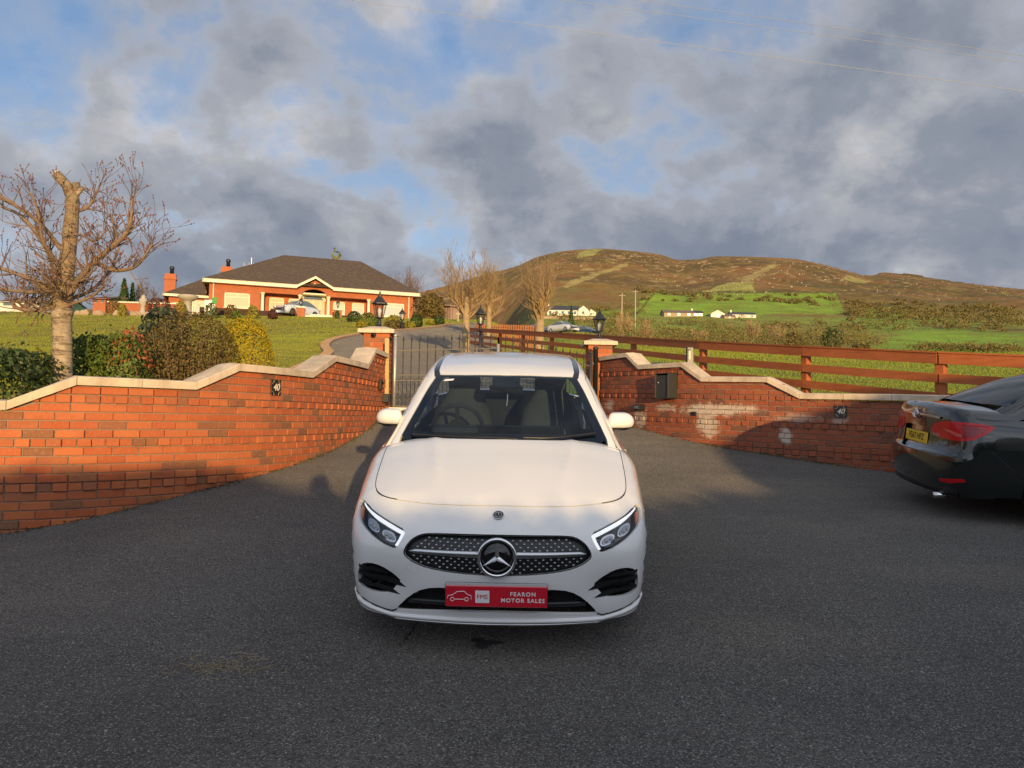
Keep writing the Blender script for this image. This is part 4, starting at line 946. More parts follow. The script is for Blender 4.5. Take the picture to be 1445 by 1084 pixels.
    # number plate
    th=R(90); Mp=Matrix.Translation((0,-.022,.418))@Matrix.Rotation(R(90+2),4,'X')
    np_=MB().box((0,0,-.012),(.525,.126,.012),None,.004); np_.V=[tuple(Mp@Vector(v)) for v in np_.V]; bp=np_.build('plate_holder',BK,root)
    b2=MB().box((0,.055,-.004),(.52,.016,.006)); b2.V=[tuple(Mp@Vector(v)) for v in b2.V]; b2.build('old_plate_edge',MATS['plate_grey'],root)
    pl=MB().box((0,-.006,0),(.520,.112,.008),None,.003); pl.V=[tuple(Mp@Vector(v)) for v in pl.V]; plate=pl.build('number_plate',MATS['plate_red'],root); plate['label']='bright red dealer plate with white lettering'
    X=lambda x,y:Mp@Matrix.Translation((x,y-.006,.0048))
    text_obj('lettering','FEARON',.0295,MATS['plate_white'],plate,X(.135,.016),bold=.0006,spacing=1.25,depth=.0006); text_obj('lettering','MOTOR SALES',.0295,MATS['plate_white'],plate,X(.135,-.018),bold=.0006,spacing=1.22,depth=.0006)
    q=MB().box((-.072,-.006,.0046),(.072,.066,.001)); q.V=[tuple(Mp@Vector(v)) for v in q.V]; q.build('logo_square',MATS['plate_white'],plate)
    text_obj('lettering','FMS',.034,MATS['plate_red'],plate,X(-.072,-.0005)@Matrix.Translation((0,0,.0012)),bold=.0,depth=.0006)
    car=[(-.25,-.012),(-.247,.004),(-.225,.008),(-.20,.026),(-.165,.028),(-.145,.010),(-.130,.006),(-.128,-.014)]
    ic=MB(); ic.tube([tuple(Mp@Vector((a,b-.006,.0052))) for a,b in car],.0018,5); 
    for cx in (-.225,-.152): ic.tube([tuple(Mp@Vector((cx+.0095*math.cos(t),-.021+.0095*math.sin(t),.0052))) for t in np.linspace(0,2*math.pi,15)[:-1]],.0018,5,closed=True)
    ic.tube([tuple(Mp@Vector((a,-.021,.0052))) for a in (-.213,-.165)],.0018,5); ic.build('car_outline',MATS['plate_white'],plate)
    # ---- sides
    ylist=np.linspace(.53,4.0,60); zb=lo.top(np.full(60,.772),ylist); belt=pchip(ylist,zb)
    hs_=[(b,float(lo.top(np.array([a]),np.array([b]))[0])) for a,b in chaikin(hl,1,False) if b>=.53]
    arch=lambda cy,r,a0,a1,n=16:[(cy+r*math.cos(a),.325+r*math.sin(a)) for a in np.linspace(a0,a1,n)]
    ab=math.asin((.325-.25)/.37)
    zbb=float(belt(1.5)); 
    fend=[(.537,.26)]+arch(.86,.36,math.pi+math.asin(.065/.36)*0+.15,-.15+0,18)[::1]+[(1.45,.26),(1.47,float(belt(1.47))),(1.28,float(belt(1.28)))]+[(b,z) for b,z in reversed(hs_) if b<1.27]+[(.537,hs_[0][1])]
    fend=[(.505,.27)]+[p for p in arch(.86,.36,math.pi+.13,-.13,20)]+[(1.46,.27),(1.47,float(belt(1.47))-.002),(1.27,hs_[-1][1]-.002)]+[(b,z+.002) for b,z in reversed(hs_)][1:]+[(.505,hs_[0][1]-.004)]
    door=lambda a,b:[(a,.27),(b,.27)]+[(y,float(belt(y))-.002) for y in np.linspace(b,a,9)]
    quarter=[(3.35,.27)]+[p for p in arch(3.59,.36,math.pi+.13,-.13,20) if p[0]>3.36]+[(4.0,.27),(4.18,.40),(4.2,.9)]+[(y,float(belt(y))-.002) for y in np.linspace(4.0,3.35,7)]
    for sg in (1,-1):
        lo.panel('wing',fend,CW,root,'side',step=.026,sgn=sg,flange=.02,off=-.002); lo.panel('door',door(1.476,2.45),CW,root,'side',step=.08,sgn=sg); lo.panel('door',door(2.456,3.345),CW,root,'side',step=.08,sgn=sg); lo.panel('rear_quarter',quarter,CW,root,'side',step=.08,sgn=sg)
        # glasshouse side
        w1=[(1.62,1.0),(1.98,1.22),(2.10,1.285),(2.38,1.325),(2.42,1.0)]; w2=[(2.50,1.0),(2.46,1.328),(2.9,1.335),(3.3,1.30),(3.45,1.16),(3.42,1.03)]
        gr.panel('side_window',w1,MATS['dark_glass'],root,'side',step=.06,flange=0,sgn=sg,off=-.004); gr.panel('side_window',w2,MATS['dark_glass'],root,'side',step=.06,flange=0,sgn=sg,off=-.004)
        sidep=[(1.26,.90),(3.95,.93),(4.02,1.15),(3.80,1.285),(3.4,1.335),(2.9,1.372),(2.5,1.378),(2.2,1.350),(2.02,1.310),(1.6,1.12)]
        gr.panel('pillar_frame',sidep,CW,root,'side',holes=[w1,w2],step=.06,sgn=sg)
    # windscreen and roof, seen from above
    ws=sym([(0,1.10),(.3,1.125),(.5,1.175),(.655,1.265),(.690,1.32),(.63,1.56),(.575,1.80),(.530,1.965),(.50,1.99),(.30,1.955),(0,1.935)])
    inner=sym([(0,1.215),(.3,1.235),(.5,1.275),(.600,1.33),(.615,1.38),(.575,1.56),(.525,1.78),(.487,1.925),(.46,1.955),(.3,1.930),(.10,1.915),(.095,1.80),(.06,1.775),(0,1.775)])
    gr.panel('windscreen',ws,MATS['windscreen'],root,'top',step=.07,flange=0,off=.001)
    gr.panel('windscreen_border',[(a*.998,(b-1.5)*.997+1.5) for a,b in ws],MATS['gloss_trim'],root,'top',holes=[inner],step=.05,flange=0,off=-.004)
    rf=sym([(0,1.942),(.30,1.962),(.50,1.997),(.515,2.06),(.520,2.4),(.515,2.9),(.49,3.4),(.46,3.72),(.3,3.80),(0,3.83)])
    gr.panel('roof',rf,CW,root,'top',step=.08)
    for sg in (1,-1):
        dt=[(.505,1.99),(.540,1.972),(.556,2.1),(.560,2.4),(.555,2.9),(.53,3.4),(.50,3.74),(.463,3.725),(.493,3.4),(.518,2.9),(.523,2.4),(.518,2.06)]
        gr.panel('roof_rail',dt,MATS['gloss_trim'],root,'top',step=.05,flange=.02,off=-.003,sgn=sg)
        ap=[(.694,1.32),(.72,1.33),(.76,1.30),(.66,1.56),(.615,1.80),(.572,1.985),(.575,2.1),(.60,2.4),(.60,2.6),(.563,2.4),(.559,2.1),(.542,1.966),(.532,1.967),(.578,1.80),(.634,1.56)]
        ap=[(.694,1.31),(.700,1.21),(.757,1.19),(.745,1.29),(.705,1.45),(.672,1.62),(.635,1.80),(.597,1.98),(.595,2.1),(.600,2.4),(.597,2.9),(.575,3.4),(.55,3.75),(.502,3.74),(.532,3.4),(.558,2.9),(.563,2.4),(.559,2.1),(.542,1.968),(.533,1.968),(.578,1.80),(.634,1.56)]
        gr.panel('a_pillar',ap,CW,root,'top',step=.04,flange=.02,off=.002,sgn=sg)
    # rear
    rz=np.linspace(.27,.88,12); rim=[(0,.26),(.6,.26)]+[(.78,.30),(.80,.6),(.76,.88),(.5,.93),(0,.94)]
    lo.panel('rear_bumper',sym(rim),CW,root,'back',step=.08); gr.panel('rear_window',sym([(0,3.85),(.45,3.76),(.60,4.12),(.3,4.2),(0,4.22)]),MATS['gloss_trim'],root,'top',step=.08,flange=0)
    for sg in (1,-1): lo.panel('tail_lamp',[(.45,.82),(.75,.80),(.77,.88),(.45,.90)],MATS['tail_red'],root,'back',step=.05,off=.004,sgn=sg)
    # dark inner shell stops light leaking through the shut lines
    V=[];F=[]; yy=np.linspace(.16,4.25,36)
    for y in yy:
        for x in np.linspace(-.62,.62,9): V.append((x,y,float(lo.top(np.array([x]),np.array([y]))[0])-.05 if y<1.15 else .62))
    for i in range(35):
        for j in range(8): F.append((i*9+j,i*9+j+1,(i+1)*9+j+1,(i+1)*9+j))
    obj('inner_tray',V,F,MATS['cabin_dark'],root)
    MB().box((0,2.3,.24),(1.36,3.2,.06)).build('floor_pan',MATS['cabin_dark'],root)
    for sg in (1,-1):
        V=[];F=[]
        for y in np.linspace(.62,4.1,20):
            x=float(lo.side(np.array([y]),np.array([.6]))[0])-.04
            for z in (.27,.6,.78): V.append((sg*x*(1 if z<.7 else .93),y,z))
        for i in range(19):
            for j in range(2): F.append((i*3+j,i*3+j+1,(i+1)*3+j+1,(i+1)*3+j))
        # leave the arches open by skipping low quads near the wheels
        F=[f for f in F if not any(abs(V[f[0]][1]-c)<.42 and V[f[0]][2]<.5 for c in (.86,3.59))]
        obj('inner_side',V,F,MATS['cabin_dark'],root)
        for y in (.86,3.59): wheel(root,sg*.735,y,.322,.322,.20,sg)
    # mirrors
    for sg in (1,-1):
        V=[];F=[]; nu,nv=16,12
        def sq(v,e): return math.copysign(abs(v)**e,v)
        for i in range(nu+1):
            u=-1+2*i/nu     # inboard -> outboard
            hw=max(0.02,1-abs(u)**(7 if u<0 else 2.4))**.5
            for j in range(nv):
                a=2*math.pi*j/nv; z=.072*hw*math.sin(a)*(1.0 if math.sin(a)>0 else .85)+.008*(1-u); y=.062*hw*math.cos(a)*(1.15 if math.cos(a)<0 else .75)+.02*u
                V.append((sg*(.838+.098*u),1.70+y,1.030+z+.006*u))
        for i in range(nu):
            for j in range(nv): F.append((i*nv+j,i*nv+(j+1)%nv,(i+1)*nv+(j+1)%nv,(i+1)*nv+j))
        F.append(tuple(range(nv))); F.append(tuple(nu*nv+j for j in range(nv)))
        mo=obj('wing_mirror',[(v[0],v[1],max(v[2],1.002)) for v in V],F,CW,root,True)
        V2=[(sg*.838+(v[0]-sg*.838)*.99,1.70+(v[1]-1.70)*.99,min(v[2],1.0015)) for v in V]
        obj('mirror_underside',V2,F,MATS['car_black'],mo,True)
        MB().tube([(sg*.70,1.66,.955),(sg*.75,1.68,.975),(sg*.80,1.70,1.005)],[.026,.022,.02],8).build('mirror_arm',MATS['car_black'],mo,True)
        MB().add([(sg*(.838+.085*math.cos(t)),1.757,1.033+.050*math.sin(t)) for t in np.linspace(0,2*math.pi,17)[:-1]],[tuple(range(16))]).build('mirror_glass',MATS['chrome'],mo)
    # ---- cabin
    MB().add([(-.66,1.22,.93),(.66,1.22,.93),(.68,1.50,.945),(-.68,1.50,.945),(.68,1.80,.925),(-.68,1.80,.925),(.68,1.86,.80),(-.68,1.86,.80),(.68,1.86,.45),(-.68,1.86,.45)],[(0,1,2,3),(3,2,4,5),(5,4,6,7),(7,6,8,9)]).build('dashboard',MATS['dash'],root)
    MB().box((.1,1.79,.955),(.62,.03,.06),None,.008).build('display',MATS['gloss_trim'],root); MB().box((-.36,1.66,.965),(.34,.12,.05),None,.02).build('instrument_hood',MATS['dash'],root)
    sc=(-.36,1.93,.945); Mw=Matrix.Rotation(R(-68),3,'X')
    sw=MB().tube([tuple(Mw@Vector((.185*math.cos(a),.185*math.sin(a),0))+Vector(sc)) for a in np.linspace(0,2*math.pi,33)[:-1]],.016,8,closed=True).build('steering_wheel',MATS['seat_dark'],root,True)
    sp=MB(); sp.lathe([(.06,-.02),(.065,.01),(.05,.03)],sc,16,Mw)
    for a in (0,math.pi,-math.pi/2): v=Mw@Vector((.11*math.cos(a),.11*math.sin(a),0)); sp.tube([sc,tuple(Vector(sc)+v*1.6)],.016,6)
    sp.build('spokes',MATS['seat_dark'],sw)
    for sx in (-.36,.36):
        prof=[(.25,.20,.62,2.38),(.255,.20,.74,2.44),(.25,.19,.88,2.50),(.225,.17,.99,2.55),(.17,.13,1.07,2.58),(.13,.105,1.13,2.60),(.135,.105,1.20,2.60),(.13,.10,1.25,2.60),(.09,.07,1.285,2.605)]
        V=[];F=[];n=14
        for w,dp,z,y in prof:
            for j in range(n):
                a=2*math.pi*j/n; V.append((sx+w*math.copysign(abs(math.cos(a))**.6,math.cos(a)),y+.5*dp*math.copysign(abs(math.sin(a))**.7,math.sin(a)),z))
        for i in range(len(prof)-1):
            for j in range(n): F.append((i*n+j,i*n+(j+1)%n,(i+1)*n+(j+1)%n,(i+1)*n+j))
        F.append(tuple(range(n))); F.append(tuple((len(prof)-1)*n+j for j in range(n)))
        st=obj('seat',V,F,MATS['seat_grey'],root,True)
        MB().box((sx,2.14,.60),(.50,.50,.14),None,.05).build('seat_cushion',MATS['seat_grey'],st)
        MB().add([(sx-.10,2.475,.93),(sx+.10,2.475,.93),(sx+.085,2.52,1.07),(sx-.085,2.52,1.07)],[(0,1,2,3)]).build('neck_opening',MATS['cabin_dark'],st)
    MB().box((0,3.25,.80),(1.2,.18,.5),Matrix.Rotation(R(-15),3,'X'),.06).build('rear_seat',MATS['seat_dark'],root)
    for sx in (-.38,.38): MB().box((sx,3.30,1.12),(.24,.09,.14),None,.04).build('headrest',MATS['seat_dark'],root)
    MB().add([(-.105,1.90,1.318),(.105,1.90,1.318),(.10,1.80,1.27),(-.10,1.80,1.27),(-.07,1.93,1.23),(.07,1.93,1.23)],[(0,1,2,3),(3,2,5,4),(0,3,4),(1,5,2)]).build('camera_housing',MATS['car_black'],root)
    MB().box((0,1.96,1.23),(.25,.04,.065),Matrix.Rotation(R(10),3,'X'),.015).build('rear_view_mirror',MATS['car_black'],root)
    MB().add([(-.028,1.842,1.268),(.028,1.842,1.268),(.012,1.862,1.288),(-.012,1.862,1.288)],[(0,1,2,3)]).build('camera_lens',MATS['plate_grey'],root)
    MB().tube([(.012,1.98,1.22),(.010,1.985,1.15),(.006,1.985,1.10)],.004,5).build('hanging_cord',MATS['plate_white'],root)
    V,nn=gr.lift(np.array([(-.455,1.91),(-.385,1.905),(-.395,1.88),(-.465,1.885)]),'top'); o=obj('screen_sticker',V+nn*.004,[(0,1,2,3)],MATS['plate_white'],root)
    # wipers
    for pts in ([(.12,1.195),(.35,1.215),(.62,1.335)],[(-.62,1.29),(-.3,1.20),(.10,1.178)]):
        q=np.array(chaikin(pts,2,False)); V,nn=gr.lift(q,'top'); MB().tube([tuple(p) for p in V+nn*.014],[.012]+[.008]*(len(V)-1),6).build('wiper',MATS['car_black'],root,True)
    return root
# ------------------------------------------------------------------ vegetation
def leaf_quads(P,Nn,size,aspect=.55,jit=.6,seed=1):
    """one small folded leaf per point, roughly facing the given normals"""
    r=np.random.default_rng(seed); n=len(P); N=Nn+r.normal(0,jit,(n,3)); N/=np.linalg.norm(N,axis=1,keepdims=True)
    a=r.normal(0,1,(n,3)); a-=N*np.sum(a*N,1,keepdims=True); a/=np.linalg.norm(a,axis=1,keepdims=True); b=np.cross(N,a)
    s=(size*(.6+.8*r.random(n)))[:,None] if np.ndim(size)==0 else (size*(.6+.8*r.random(n)))[:,None]
    V=np.stack([P-a*s*.5,P+b*s*aspect*.5+N*s*.08,P+a*s*.5,P-b*s*aspect*.5+N*s*.08],1).reshape(-1,3)
    F=np.arange(4*n).reshape(n,4); return V,F
def ellipsoid_pts(n,c,rad,seed,lump=.16,shell=.35,low=-.75):
    r=np.random.default_rng(seed); d=r.normal(0,1,(int(n*1.6),3)); d/=np.linalg.norm(d,axis=1,keepdims=True); d=d[d[:,2]>low][:n]
    f=1+lump*(fbm(d[:,0]*2.2+seed,d[:,1]*2.2+d[:,2]*2.7,3,seed)-.45)*2.2
    k=(1-shell*r.random(len(d))**1.6)*f
    P=np.array(c)+d*np.array(rad)*k[:,None]; N=d/np.array(rad); N/=np.linalg.norm(N,axis=1,keepdims=True); return P,N
def shrub(name,label,px,pyt,pyb,wpx,Y,m,size,n,seed,core=(.03,.03,.012),group=None,square=0,stems=0,lump=.16,shell=.3,cat='shrub',jit=.6,aspect=.55,depth=None,foot=None):
    """pyt/pyb: image rows of the top and of the ground line, at distance Y"""
    top=at(px,pyt,Y); X=top[0]; g=Tz(X,Y) if foot is None else foot; h=max(top[2]-g,.25); rx=wpx/FPX*Y/2; ry=depth or rx*.85
    root=thing(name,label,cat,(X,Y,g),group=group)
    rz=h*.62; c=(0,0,h-rz)
    P,N=ellipsoid_pts(n,c,(rx,ry,rz),seed,lump,shell)
    if square:
        k=(np.abs(P[:,0]/rx)**square+np.abs(P[:,1]/ry)**square+np.abs((P[:,2]-c[2])/rz)**square)**(1/square); q=(P-np.array(c))/np.maximum(k,.3)[:,None]; r=np.random.default_rng(seed); P=np.array(c)+q*(1-shell*r.random(len(P))**2)[:,None]
    rg=np.random.default_rng(seed+900); sp=rg.random(len(P))<.07; P[sp]=np.array(c)+(P[sp]-np.array(c))*(1.01+.10*rg.random(sp.sum()))[:,None]
    kk=P[:,2]>.01; P=P[kk]; N=N[kk]
    V,F=leaf_quads(P,N,size,aspect,jit,seed); obj('foliage',V,F,m,root)
    mb=MB(); rs=random.Random(seed)
    for i in range(max(5,stems)):
        a=rs.uniform(0,6.28); q=rs.uniform(.2,.85); e=(rx*q*math.cos(a),ry*q*math.sin(a),h*rs.uniform(.55,.92)); b=(e[0]*.25,e[1]*.25,0)
        mid=(e[0]*.65+rs.uniform(-.05,.05),e[1]*.65,e[2]*.5); mb.tube([b,mid,e],[.018,.012,.005] if stems else [.02,.015,.008],4)
    mb.build('stems',MATS['twig'],root); return root
mat('twig',(.16,.10,.055),.85,var=((8,8,8),(.09,.055,.03),.6,.4,.7))
mat('bark_cherry',(.36,.28,.18),.8,var=[((3,3,26),(.13,.085,.05),.85,.50,.57),((22,22,50),(.50,.43,.32),.6,.5,.62),((5,5,2),(.17,.13,.06),.6,.5,.64)],bump=((6,6,50),.8,.014))
mat('bark',(.36,.26,.14),.85,var=((3,3,9),(.22,.15,.08),.7,.4,.7),bump=((10,10,30),.5,.01)); mat('branch',(.22,.15,.095),.85,var=[((4,4,4),(.12,.08,.05),.7,.4,.7),((30,30,30),(.32,.25,.17),.5,.5,.65)],bump=((40,40,40),.5,.006)); mat('twig_red',(.20,.135,.095),.8,var=((3,3,3),(.17,.10,.065),.7,.4,.7)); mat('bud',(.19,.08,.06),.7)
mat('twig_gold',(.36,.25,.12),.85,var=((1,1,1),(.27,.17,.08),.7,.4,.7)); mat('bark_upper',(.27,.19,.11),.85,var=[((9,9,22),(.13,.09,.05),.8,.47,.58),((3,3,3),(.20,.17,.08),.6,.48,.62),((40,40,40),(.38,.30,.20),.5,.52,.66)],bump=[((12,12,26),.9,.025),((60,60,60),.5,.006)]); mat('cut_wood',(.50,.38,.22),.8)
leafmat('leaf_dark',[(.022,.040,.010),(.045,.075,.016),(.075,.11,.025),(.03,.05,.015)],.4)
leafmat('leaf_mid',[(.05,.09,.012),(.10,.15,.02),(.16,.19,.03)]); leafmat('leaf_brown',[(.10,.075,.018),(.16,.115,.028),(.20,.15,.035),(.11,.065,.025),(.15,.14,.03)],.6)
leafmat('leaf_gold',[(.42,.30,.008),(.52,.36,.01),(.36,.30,.012),(.30,.27,.015)],.6,.3); leafmat('leaf_photinia',[(.08,.15,.02),(.13,.19,.03),(.17,.21,.035),(.06,.10,.02)],.45)
leafmat('leaf_red',[(.34,.10,.04),(.42,.14,.06),(.30,.12,.04)],.5); leafmat('leaf_grey',[(.06,.08,.04),(.10,.12,.06),(.14,.15,.08),(.05,.06,.03)],.5)
leafmat('leaf_purple',[(.09,.03,.02),(.12,.045,.03),(.07,.03,.02)],.6); leafmat('leaf_yg',[(.24,.22,.02),(.30,.26,.03),(.18,.19,.02)],.55); leafmat('leaf_conifer',[(.05,.10,.03),(.08,.14,.04),(.04,.075,.02)],.6)
leafmat('grass_blade',[(.30,.31,.018),(.34,.33,.022),(.38,.35,.03),(.26,.28,.016)],.6,.3); leafmat('field_blade',[(.24,.29,.02),(.29,.31,.03),(.34,.33,.05),(.19,.24,.018)],.6,.3); leafmat('scrub_leaf',[(.16,.12,.035),(.22,.16,.05),(.27,.20,.07),(.13,.14,.03),(.19,.18,.04)],.7)
leafmat('hedge_leaf',[(.02,.035,.01),(.04,.06,.015)],.5)
def grow(mb,buds,p,d,L,r,depth,rs,up=.25,spread=.6,nb=3,minr=.0035,sides=5,wob=.25,endr=.55):
    n=3 if depth>1 else 2; pts=[p]; rr=[r]; q=Vector(p); dd=Vector(d).normalized()
    for i in range(n):
        dd=(dd+Vector((rs.gauss(0,wob),rs.gauss(0,wob),rs.gauss(0,wob)+up*.5))*.45).normalized(); q=q+dd*L/n; pts.append(tuple(q)); rr.append(max(minr,r*(1-(1-endr)*(i+1)/n)))
    mb.tube(pts,rr,sides if r>.02 else (4 if r>.008 else 3),cap=False)
    if depth<=0:
        if buds is not None: buds.append((pts[-1],tuple(dd)))
        return
    for i in range(nb):
        k=rs.randint(1,n); b=Vector(pts[k]); nd=(dd+Vector((rs.gauss(0,spread),rs.gauss(0,spread),rs.gauss(0,spread)*.7+up))).normalized()
        grow(mb,buds,tuple(b),tuple(nd),L*rs.uniform(.52,.82),max(minr,rr[k]*rs.uniform(.5,.75)),depth-1,rs,up,spread,nb,minr,sides,wob,endr)
def cherry():
    Y=8.0; b=at(88,560,Y); g=Tz(b[0],Y); root=thing('cherry_tree','pollarded bare cherry tree with pale ringed trunk behind the left wall','tree',(b[0],Y,g))
    rs=random.Random(5); q=lambda px,py,dy:tuple(at(px,py,Y)+np.array([0,dy,0])-np.array([b[0],Y,g]))
    t=MB(); t.tube([(0.0,0,-.2),q(88,560,0),q(88,520,0),q(88,470,0),q(87,452,0),q(88,436,0)],[.13,.102,.096,.092,.097,.108],14); t.build('trunk',MATS['bark_cherry'],root,True)
    sp=[q(88,446,0),q(89,420,.0),q(91,395,.015),q(93,370,.02),q(96,345,.025),q(98,325,.02),q(101,300,.01),q(102,285,0),q(102,272,0)]; sr=[.100,.094,.080,.084,.072,.078,.068,.072,.062]; t=MB(); t.tube(sp,sr,12); t.build('stem',MATS['bark_upper'],root,True)
    MB().tube([q(103,282,0),q(96,262,-.03),q(84,248,-.06)],[.06,.052,.048],9).build('cut_limb',MATS['bark_upper'],root,True)
    e=np.array(q(84,248,-.06)); MB().tube([tuple(e+[.004,0,-.002]),tuple(e+[-.006,-.003,.006])],[.047,.046],9).build('cut_face',MATS['cut_wood'],root)
    MB().tube([q(102,275,0),q(106,264,.03),q(104,258,.04)],[.05,.045,.042],8).build('cut_limb',MATS['bark_upper'],root,True)
    MB().tube([q(104,280,0),q(112,270,0),q(118,264,0)],[.03,.024,.02],6).build('cut_limb',MATS['bark_cherry'],root,True)
    limbs=[([(92,428,0),(112,398,-.05),(140,372,-.1),(170,352,-.15),(192,338,-.2),(200,312,-.2),(196,285,-.15)],.045),([(140,372,-.1),(165,385,-.1),(195,386,-.2),(212,380,-.25),(226,366,-.3),(234,353,-.3)],.03),
      ([(84,405,0),(64,360,.1),(40,325,.15),(12,295,.2),(-15,285,.2)],.038),([(86,352,0),(66,318,-.1),(40,298,-.2),(10,278,-.3),(-12,270,-.3)],.03),([(84,420,0),(55,398,-.1),(25,385,-.2),(-10,378,-.3)],.036),
      ([(84,432,0),(62,440,-.1),(40,440,-.15),(32,432,-.2),(48,428,-.2)],.032),([(92,432,0),(118,428,-.1),(140,420,-.1),(160,408,-.2)],.026),([(103,300,0),(118,290,.1),(128,270,.1),(135,255,.1)],.024),
      ([(88,425,0),(70,400,.2),(35,400,.4),(0,420,.5)],.03),([(90,425,0),(108,405,.3),(120,370,.5),(128,330,.6)],.03),([(150,368,-.1),(160,345,0),(156,318,.1),(150,300,.1)],.022),([(112,398,-.05),(130,402,-.2),(148,392,-.25),(152,380,-.3)],.018),
      ([(100,330,0),(125,335,-.1),(140,345,-.2),(160,350,-.3),(170,335,-.3)],.018),([(90,380,0),(75,350,-.2),(80,310,-.3),(72,285,-.35)],.024),([(84,415,0),(50,430,.2),(10,432,.4),(-15,420,.5)],.028),([(88,410,0),(60,420,-.3),(20,415,-.5),(-10,400,-.6)],.024)]
    for pts,r in limbs:
        P=chaikin([q(*p) for p in pts],2,False); n=len(P); rr=[.88*r*(1-.66*i/(n-1)) for i in range(n)]
        mb=MB(); mb.tube(P,rr,8); lb=mb.build('limb',MATS['branch'],root,True)
        tw=MB(); buds=[]
        for i in range(int(n*.25),n,1):
            for _ in range(1 if rs.random()<.7 else 2):
                d=Vector(P[min(i+1,n-1)])-Vector(P[i-1]); d.normalize(); nd=(d*.55+Vector((rs.gauss(0,.55),rs.gauss(0,.5),rs.gauss(.35,.5)))).normalized()
                grow(tw,buds,P[i],tuple(nd),rs.uniform(.12,.30),max(.004,rr[i]*.40),2 if rs.random()<.5 else 1,rs,.22,.6,2,.0022,5,.35)
        if tw.V: tw.build('twigs',MATS['twig_red'],lb)
        bm_=MB()
        for p,d in buds:
            for k in range(2):
                c=Vector(p)-Vector(d)*.03*k; s=rs.uniform(.006,.011); bm_.add([tuple(c+Vector(v)*s) for v in ((1,0,0),(-1,0,0),(0,1,0),(0,-1,0),(0,0,1.5),(0,0,-1.2))],[(0,2,4),(2,1,4),(1,3,4),(3,0,4),(2,0,5),(1,2,5),(3,1,5),(0,3,5)])
        if bm_.V: tag(bm_.build('buds',MATS['bud'],lb),kind='stuff')
    # brush of moss and shoots where the limbs leave the trunk
    P,N=ellipsoid_pts(700,q(78,405,0),(.33,.3,.30),8,.3,.9,-1); V,F=leaf_quads(P,N,.05,.3,1.2,4); tag(obj('shoots',V,F,MATS['leaf_brown'],root),kind='stuff')
    tw=MB()
    for i in range(34): grow(tw,None,q(88+rs.uniform(-6,6),rs.uniform(380,440),rs.uniform(-.1,.1)),(rs.gauss(0,1),rs.gauss(0,1),rs.uniform(.0,1)),rs.uniform(.2,.5),.007,1,rs,.3,.6,2,.003)
    tw.build('twigs',MATS['twig_red'],root)
def bare_tree(label,px,pyb,pyt,wpx,Y,seed,m='twig_gold',mb_='bark',depth=4,group=None,r=None,foot=None,upright=.5,name='bare_tree',fork=.33,nl=9):
    b=at(px,pyb,Y); X=b[0]; g=Tz(X,Y); z0=b[2]; H=at(px,pyt,Y)[2]-g; wr=wpx/FPX*Y/2
    root=thing(name,label,'tree',(X,Y,g),group=group); rs=random.Random(seed); r=r or H*.035
    fk=H*fork; t=MB(); t.tube([(0,0,-.3),(0,0,0),(rs.uniform(-.05,.05)*H*.3,0,fk*.6),(0,0,fk),(rs.uniform(-.1,.1),0,fk+H*.2)],[r*1.25,r*1.1,r*.95,r*.9,r*.55],9); t.build('trunk',MATS[mb_],root,True)
    mb=MB(); k0=Y/30.
    for i in range(nl):
        a=2*math.pi*i/nl+rs.uniform(-.4,.4); h=fk*rs.uniform(.75,1.15)+(H*.22*rs.random() if i%2 else 0); e=rs.uniform(.25,1.)
        tip=Vector((wr*e*math.cos(a),wr*e*math.sin(a),H*(1-.42*e*e)*rs.uniform(.86,1.0))); b0=Vector((0,0,h)); md=b0.lerp(tip,.45)+Vector((tip.x*.22,tip.y*.22,-.02*H))
        P=chaikin([tuple(b0),tuple(b0.lerp(md,.5)+Vector((rs.gauss(0,.03)*wr,rs.gauss(0,.03)*wr,0))),tuple(md),tuple(md.lerp(tip,.55)+Vector((rs.gauss(0,.08)*wr,rs.gauss(0,.08)*wr,0))),tuple(tip)],2,False); n=len(P); rb=r*rs.uniform(.22,.36); tr=.0045*k0
        rr=[max(tr,rb*(1-q/(n-1))**1.15) for q in range(n)]; mb.tube(P,rr,5,cap=False)
        for q in range(int(n*.22),n-1):
            for _ in range(2):
                d=(Vector(P[q+1])-Vector(P[q-1])).normalized(); nd=(d*.8+Vector((rs.gauss(0,.5),rs.gauss(0,.5),rs.gauss(.35,.35)))).normalized()
                grow(mb,None,P[q],tuple(nd),H*rs.uniform(.08,.20)*(1-.4*q/n),max(tr,rr[q]*.45),1 if depth<4 else 2,rs,.35,.45,2,tr*.8,4,.25)
    mb.build('crown',MATS[m],root); return root
def conifer(label,px,pyb,pyt,wpx,Y,seed,m='leaf_conifer',n=2500):
    b=at(px,pyb,Y); g=Tz(b[0],Y); H=at(px,pyt,Y)[2]-g; wr=wpx/FPX*Y/2; root=thing('conifer',label,'tree',(b[0],Y,g)); r=np.random.default_rng(seed)
    h=r.random(n)**.8; a=r.random(n)*6.28; k=(1-h)**.8*(.55+.45*r.random(n)**.5)*(.75+.35*np.sin(a*3+h*9)); P=np.stack([wr*k*np.cos(a),wr*k*np.sin(a),H*(.04+.96*h)],-1); N=np.stack([np.cos(a),np.sin(a),np.full(n,.4)],-1)
    V,F=leaf_quads(P,N,H*.07,.45,.6,seed); obj('crown',V,F,MATS[m],root); MB().tube([(0,0,-.2),(0,0,H*.9)],[H*.03,H*.006],6).build('trunk',MATS['bark'],root); return root
